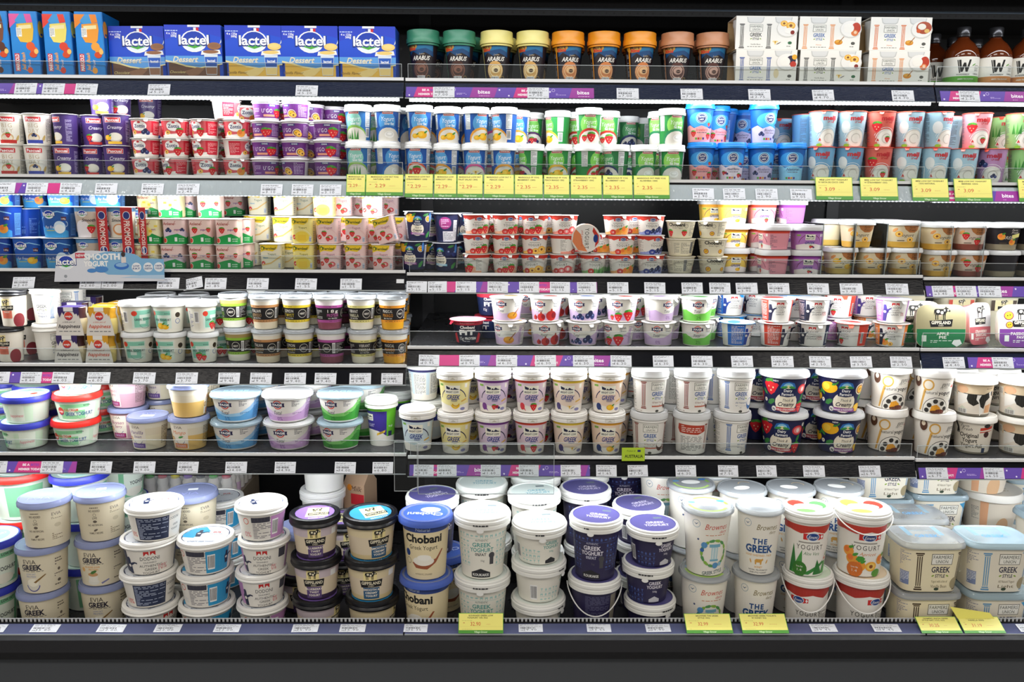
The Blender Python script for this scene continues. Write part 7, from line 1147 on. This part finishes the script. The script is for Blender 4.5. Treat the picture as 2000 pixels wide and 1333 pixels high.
tray(1840, .004, 'green apple dessert tray standing on edge, fourth shelf', ('#ddd6b4', '#a49c78', '#1f7a4a'), ('APPLE', 'PIE', 'none'))  # upper film colour darkened to stand for the shade on this tray
tray(1790, .075, 'green and white tray half hidden behind green apple tray', ('#f0ecd8', '#eae8d8', '#2a9a5a'), ('APPLE', 'PIE', 'none'))
tray(1918, .045, 'pink and silver tray twisted sideways on fourth shelf', ('#e8a0a0', '#cfcaca', '#b85a62'), ('STRAWBERRY', 'SHORTCAKE', 'none'), rotz=.62, w=88, roty=.06)
tray(2002, .01, 'purple passionfruit dessert tray beside the twisted pink tray', ('#ece6d4', '#efece0', '#7a3f94'), ('PASSIONFRUIT', 'PAVLOVA', 'passion'))
for i, (x, dd, c) in enumerate(((1770, .26, '#5aa84a'), (1868, .28, '#d8503c'), (1950, .27, '#4a3a2c'))):
    kx, kz = SC[4]; m = MB(); m.rings(sec_of(4, .8, 40)[0], [(.036, 0, '#ece4c8'), (.040, .004, '#ece4c8'), (.050, .115, '#ece4c8'), (.053, .118, '#f2ecd8'), (.053, .122, '#f2ecd8')])
    Y = ROWY[4] + dd; X = Xw(x, Y, 1.3); z = shelf_z(4, X) - DROP[4] + .0004
    e = bpy.data.objects.new('yogurt_tub', None); COL.objects.link(e); e.location = (X, Y, z)
    obj('tub', m.mesh('ivory tub'), e); a = MB(); plane_art(a, [('R', -24, 66, 24, 94, '#efe2b0')] + fruit('cow', 0, 88, 8) + [('R', -16, 70, 16, 78, '#1d1d1f'), ('R', -34, 66, -24, 94, c), ('R', 24, 66, 34, 94, c)], lambda u, v, e_: (u / 1000, -.0395 - e_, v / 1000), (0, -1, 0))
    obj('printed_label', a.mesh('ivory label'), e)
    tag(e, 'tall ivory tub with %s label at far back, fourth shelf' % ('green', 'red', 'dark brown')[i], 'yogurt tub')
# one cup lying on its side, lid to the front
kx, kz = SC[3]; r = 28 * kx; m = MB(); m.rings(sec_of(2, 1, 44)[0], [(r * .8, -.042, '#efe9e2'), (r * .92, -.003, '#efe9e2')])
def fr_(v): return [(a, -c, b) for a, b, c in v]
m.v = fr_(m.v); l = MB(); l.rings(sec_of(2, 1, 44)[0], [(r, -.003, '#e8ddd4'), (r, -.0005, '#d8a898'), (r * .96, 0, '#e9e4dc')]); l.v = fr_(l.v)
a = MB(); plane_art(a, [('E', 0, 0, 26.5, 26.5, '#ece8e2'), ('P', [(-24, 10), (-26, -6), (-14, -23), (4, -26), (-6, -10), (-10, 8), (-20, 18)], '#e88a5a'), ('P', [(14, 22), (25, 6), (25, -8), (18, -18), (20, 0), (12, 14)], '#c8382c'), ('E', 19, 0, 4.5, 8, '#1c3f86'), T('YOGURT', 2, 0, 8, '#3a3634', 's', 40, -PI / 2), T('pink grapefruit', -7, 0, 4, '#d8604a', 'i', 32, -PI / 2)], lambda u, v, e_: (u * kx, -.0002 - e_, v * kx), (0, -1, 0))
e = bpy.data.objects.new('yogurt_cup', None); COL.objects.link(e); Y = ROWY[3] + .02; X = Xw(1147, Y, 1.56); z = at(1147, 466, Y).z; e.location = (X, Y, z); e.rotation_euler = (.16, 0, .05)
obj('cup', m.mesh('lying cup'), e); obj('foil_lid', l.mesh('lying lid'), e); obj('lid_print', a.mesh('lying print'), e); tag(e, 'cup lying on its side, round red and silver lid facing out', 'yogurt cup')
# tilted yellow-topped pot
it = [i for i in ITEMS if i['k'] == 'fe_s' and i['row'] == 3 and i['back'] == 0 and i['tier'] == 0]
K = KIND['fe_s']; e = bpy.data.objects.new('square_yogurt_pot', None); COL.objects.link(e); Y = ROWY[3] + .036; z = LIPZ[3][0] - DROP[3] + K['h'] + .004; e.location = (Xw(762, Y, z), Y, z + .0002); e.rotation_euler = (0, -.27, 0)
for p in _first['fe_s']:
    c = p.copy(); COL.objects.link(c); c.parent = e
tag(e, 'pink strawberry pot tilted on the end stack, third shelf', 'yogurt pot')
# red tapes around the smooth pots
for i, (x, w, tl, h0) in enumerate(((191, 20, .0, 118), (240, 22, .0, 118), (271, 13, .0, 118))):
    kx, kz = SC[3]; Y = ROWY[3] + .0105 + (.0 if i < 2 else .002); m = MB(); hh = h0 * kz; ww = w * kx / 2; m.box(-ww, -.0003, 0, ww, .0003, hh, '#b8282c'); m.box(-ww, -.0003, hh, ww, .045, hh + .0005, '#b8282c')
    o = []
    for k in range(3): o += [T('PROMOSI', 0, 4 + 66 * k, min(11, w * .5), '#f2dcd4', 'b', 46, -PI / 2)] + [('E', 0, 37 + 66 * k, 7 if w > 15 else 5, 8, '#e8ecf4'), ('E', 0, 37 + 66 * k, 6 if w > 15 else 4.3, 7, '#23307a'), T('lactel', 0, 37 + 66 * k, 4.5, '#ffffff', 'b', 13, -PI / 2)]
    o = o[1:] if 0 else [q for q in o if not (q[0] == 'T' and (q[3] < 20 or q[3] > h0 - 20)) and not (q[0] == 'E' and q[2] > h0 - 9)]
    a = MB(); plane_art(a, o, lambda u, v, e_: (u * kx, -.0003 - e_, v * kz), (0, -1, 0))
    X = Xw(x, Y, 1.56); e = obj('promotion_band', m.mesh('band'), None, (X, Y, LIPZ[3][0] - DROP[3] + .0006)); obj('band_print', a.mesh('band print'), e)
    tag(e, ('red lettered tape on the cream smooth pots', 'wide red lettered tape on the white smooth pots', 'narrow red lettered tape beside the cream and green pots')[i], 'tape')
# blue and white shelf talker
kx, kz = SC[3]; Y = ROWY[3] - .021; m = MB(); out = [(-104, 2), (104, 0), (104, 42), (62, 44), (50, 52), (28, 56), (0, 58), (-30, 60), (-56, 60), (-72, 52), (-98, 50)]
for s in (0, 1):
    for t_ in earclip(out):
        q = [(x * kx, s * .0006, z * kz) for x, z in t_]
        if (area2(t_) > 0) == (s == 1): q = q[::-1]
        m.poly(q, '#dfe2ec')
o = [('P', [(-2, 14), (104, 10), (104, 42), (62, 44), (50, 52), (28, 56), (0, 58), (-40, 50), (-30, 30)], '#7fb6e0'), ('P', [(20, 8), (104, 4), (104, 12), (60, 12)], '#b8d4ee')] + lactel(-80, 38, 13) + [('R', -62, 46, -44, 56, '#c8304a'), T('NEW', -53, 51, 5, '#ffffff', 'b', 14), T('SMOOTH', -12, 48, 11, '#ffffff', 'B', 68), T('YOGURT', -24, 35, 9.5, '#ffffff', 'B', 46), T('SMOOTH', -12, 48, 10.4, '#f4f8fc', 'B', 66), ('E', 24, 30, 14, 7, '#2f6fc8'), ('E', 24, 32, 11, 4, '#8fbce8'), ('E', -14, 24, 13, 6, '#4a8ad0'), ('E', -32, 22, 9, 4, '#4a8ad0'), ('E', 28, 52, 4, 5, '#3a2a2a'), ('R', 24, 36, 33, 47, '#e8dcd8')]
for cx_, t1_, t2_ in ((52, 'LOW', 'FAT'), (74, 'SUPPORT', 'DIGESTION'), (94, '100%', 'YOGURT')): o += [('E', cx_, 27, 9, 9, '#eef2f8'), T(t1_, cx_, 29.5, 3.4, '#2a4a8a', 'b', 12), T(t2_, cx_, 24.5, 3.4, '#2a4a8a', 'b', 14)]
o += [('E', -82, 12, 3, 3, '#9aa0aa'), ('L', -86, 3, -78, 6, 1, '#9aa0aa')]
a = MB(); plane_art(a, o, lambda u, v, e_: (u * kx, -e_, v * kz), (0, -1, 0)); X = Xw(201, Y, 1.5); zc = at(201, 551, Y).z
e = obj('shelf_talker', m.mesh('talker'), None, (X, Y, zc), (-.10, -.02, 0)); obj('talker_print', a.mesh('talker print'), e); tag(e, 'white and sky blue smooth yogurt card with wavy top on rail', 'sign')
# green country ticket
Y = ROWY[5] - .012; m = MB(); kx, kz = SC[5]; m.box(-22 * kx, 0, 0, 22 * kx, .0006, 25 * kz, '#b4d234'); a = MB(); plane_art(a, [T('AUSTRALIA', 1, 9, 5.6, '#2a3010', 'b', 35), T('Product of', -4, 19, 3.2, '#4a6a1a', '', 16), ('R', 8, 17, 14, 21, '#26306a')], lambda u, v, e_: (u * kx, -e_, v * kz), (0, -1, 0))
X = Xw(1240, Y, 1.0); e = obj('origin_ticket', m.mesh('origin'), None, (X, Y, at(1240, 901, Y).z), (-.1, 0, 0)); obj('ticket_print', a.mesh('origin print'), e); tag(e, 'lime green origin ticket on the fifth shelf rail', 'ticket')
# clear upright dividers between the square fruit tubs
for i, px in enumerate((1616, 1680, 1743, 1807, 1872, 1936)):
    Y = ROWY[3] + .014; X = Xw(px, Y, 1.56); z = shelf_z(3, X) - DROP[3] + .0004; m = MB(); hh = .124
    m.box(-.0006, 0, 0, .0006, .16, hh, '@acrylic'); m.box(-.0011, -.0012, 0, .0011, 0, hh, '@edge2'); m.box(-.0011, 0, hh, .0011, .16, hh + .0009, '@edge2')
    e = obj('clear_divider', m.mesh('divider'), None, (X, Y, z)); tag(e, 'clear upright divider, %s from left between fruit tubs' % ORD[i + 1], 'shelf divider', 'clear dividers on the third shelf')
m = MB(); x0, x1 = Xw(1610, ROWY[3] + .0075, 1.55), Xw(2040, ROWY[3] + .0075, 1.55)
m.box(x0, ROWY[3] + .0075, LIPZ[3][2] + .0005, x1, ROWY[3] + .009, LIPZ[3][2] + .034, '@acrylic'); m.box(x0, ROWY[3] + .0074, LIPZ[3][2] + .034, x1, ROWY[3] + .0091, LIPZ[3][2] + .0352, '@edge'); 
e = obj('clear_front_guard', m.mesh('guard low')); tag(e, 'clear low guard before the square fruit tubs', 'shelf guard')
# empty acrylic ticket holder hanging off the fifth shelf
def plate(name, x0, x1, yt, yb, Y0, Y1, label):
    a, b = at(x0, yt, Y0), at(x1, yb, Y1); xa, xb = Xw(x0, Y0, a.z), Xw(x1, Y0, a.z); m = MB()
    prism_x(m, [(Y0, a.z), (Y1, b.z), (Y1 + .0015, b.z), (Y0 + .0015, a.z)], 0, xb - xa, '@acrylic')
    for q, w_ in ((0, .0012), (xb - xa - .0012, .0012)): prism_x(m, [(Y0 - .0003, a.z), (Y1 - .0003, b.z), (Y1 + .0018, b.z), (Y0 + .0018, a.z)], q, q + w_, '@edge')
    for zz, yy in ((a.z, Y0), (b.z, Y1)): m.box(0, yy - .0003, zz - .0006, xb - xa, yy + .0018, zz + .0006, '@edge')
    m.v = [(x, y - Y0, z - b.z) for x, y, z in m.v]
    e = obj(name, m.mesh(name), None, (xa, Y0, b.z)); tag(e, label, 'ticket holder')
    return e
plate('clear_ticket_holder', 816, 1083, 868, 966, 1.915, 1.905, 'empty clear acrylic holder hanging off the fifth shelf')
plate('clear_ticket_holder', 769, 815, 864, 960, 1.922, 1.915, 'narrow clear acrylic holder left of the wide empty one')
# drink bottles in shrink film, carton, at the back of the deck
zb = Z6 - DROP[6]; kx, kz = SC[6]
e = bpy.data.objects.new('drink_bottle_pack', None); COL.objects.link(e); X0 = Xw(362, 2.42, .7); e.location = (X0, 2.44, zb + .0005)
tag(e, 'film-wrapped block of small drink bottles with coloured caps', 'drink pack')
m = MB(); m.box(-.17, -.12, 0, .17, .14, .20, '#9a8a74'); obj('support_tray', m.mesh('support tray'), e)
bm_ = {}
for c in ('#8a6ab8', '#5ab05a', '#d8c83a', '#4a4a55', '#c85a6a'):
    b = MB(); b.rings(sec_of(2, 1, 20)[0], [(.015, 0, '#e0d8de'), (.0165, .003, '#e0d8de'), (.0165, .03, '#d8b8d0' if c == '#8a6ab8' else '#e4dcd2'), (.013, .042, '#e6e0da'), (.0165, .054, '#e6e0da'), (.012, .066, '#e6e0da'), (.0125, .067, c), (.0125, .078, c)]); bm_[c] = b.mesh('drink bottle ' + c)
cs = list(bm_)
for iy in range(6):
    for ix in range(9):
        o_ = obj('drink_bottle', bm_[cs[(ix * 3 + iy * 5 + ix * iy) % 5]], e, (-.148 + ix * .037, -.10 + iy * .037, .2004))
f_ = MB(); f_.box(-.171, -.121, .2002, .171, -.1205, .277, '@film'); f_.box(-.171, -.1205, .2802, .171, .125, .2806, '@film'); obj('shrink_film', f_.mesh('film'), e)
m = MB(); X0 = Xw(697, 2.36, 1.05); m.box(-.035, -.035, 0, .035, .035, .25, '#c9a98c'); prism_x(m, [(-.035, .25), (.035, .25), (.004, .285), (-.004, .285)], -.035, .035, '#c9a98c')
e = obj('milk_carton', m.mesh('carton'), None, (X0, 2.36, zb + .0005), (0, 0, -.4)); a = MB(); plane_art(a, [('R', -10, 190, 34, 222, '#d8303c'), T('Milk', 8, 238, 16, '#5a3a2c', 'i', 40), ('E', -14, 240, 8, 10, '#e8902c')], lambda u, v, e_: (u / 1000, -.0352 - e_, v / 1000), (0, -1, 0)); obj('carton_print', a.mesh('carton print'), e); tag(e, 'light brown gable-top carton at the back of bottom deck', 'carton')

# loose yellow ticket leaning behind the two last ones, and a blank sticker
m = MB(); P = [(-.058, .028), (.036, .014), (.046, 0), (-.044, 0)]
m.poly([(x, -.0003, z) for x, z in P][::-1], '#ece46a'); m.poly([(x, .0003, z) for x, z in P], '#ece46a')
X = Xw(1905, ROWY[6] - .002, .48); e = obj('promotion_ticket', m.mesh('loose ticket'), None, (X, ROWY[6] - .001, Z6 + .009), (-.5, .0, 0)); tag(e, 'blank yellow ticket leaning behind the last two deck tickets', 'promotion ticket')
Y_, z_, t_ = rail_frame(3, Xw(780, ROWY[3], 1.5), .5); m = MB(); m.box(-.009, -.0003, -.005, .009, .0003, .005, '#d8dade')
e = obj('blank_sticker', m.mesh('sticker'), None, (Xw(779, Y_, 1.5), Y_ - .0012, z_ + .004), (t_, 0, 0)); tag(e, 'small blank white sticker at the end of third shelf rail', 'sticker')
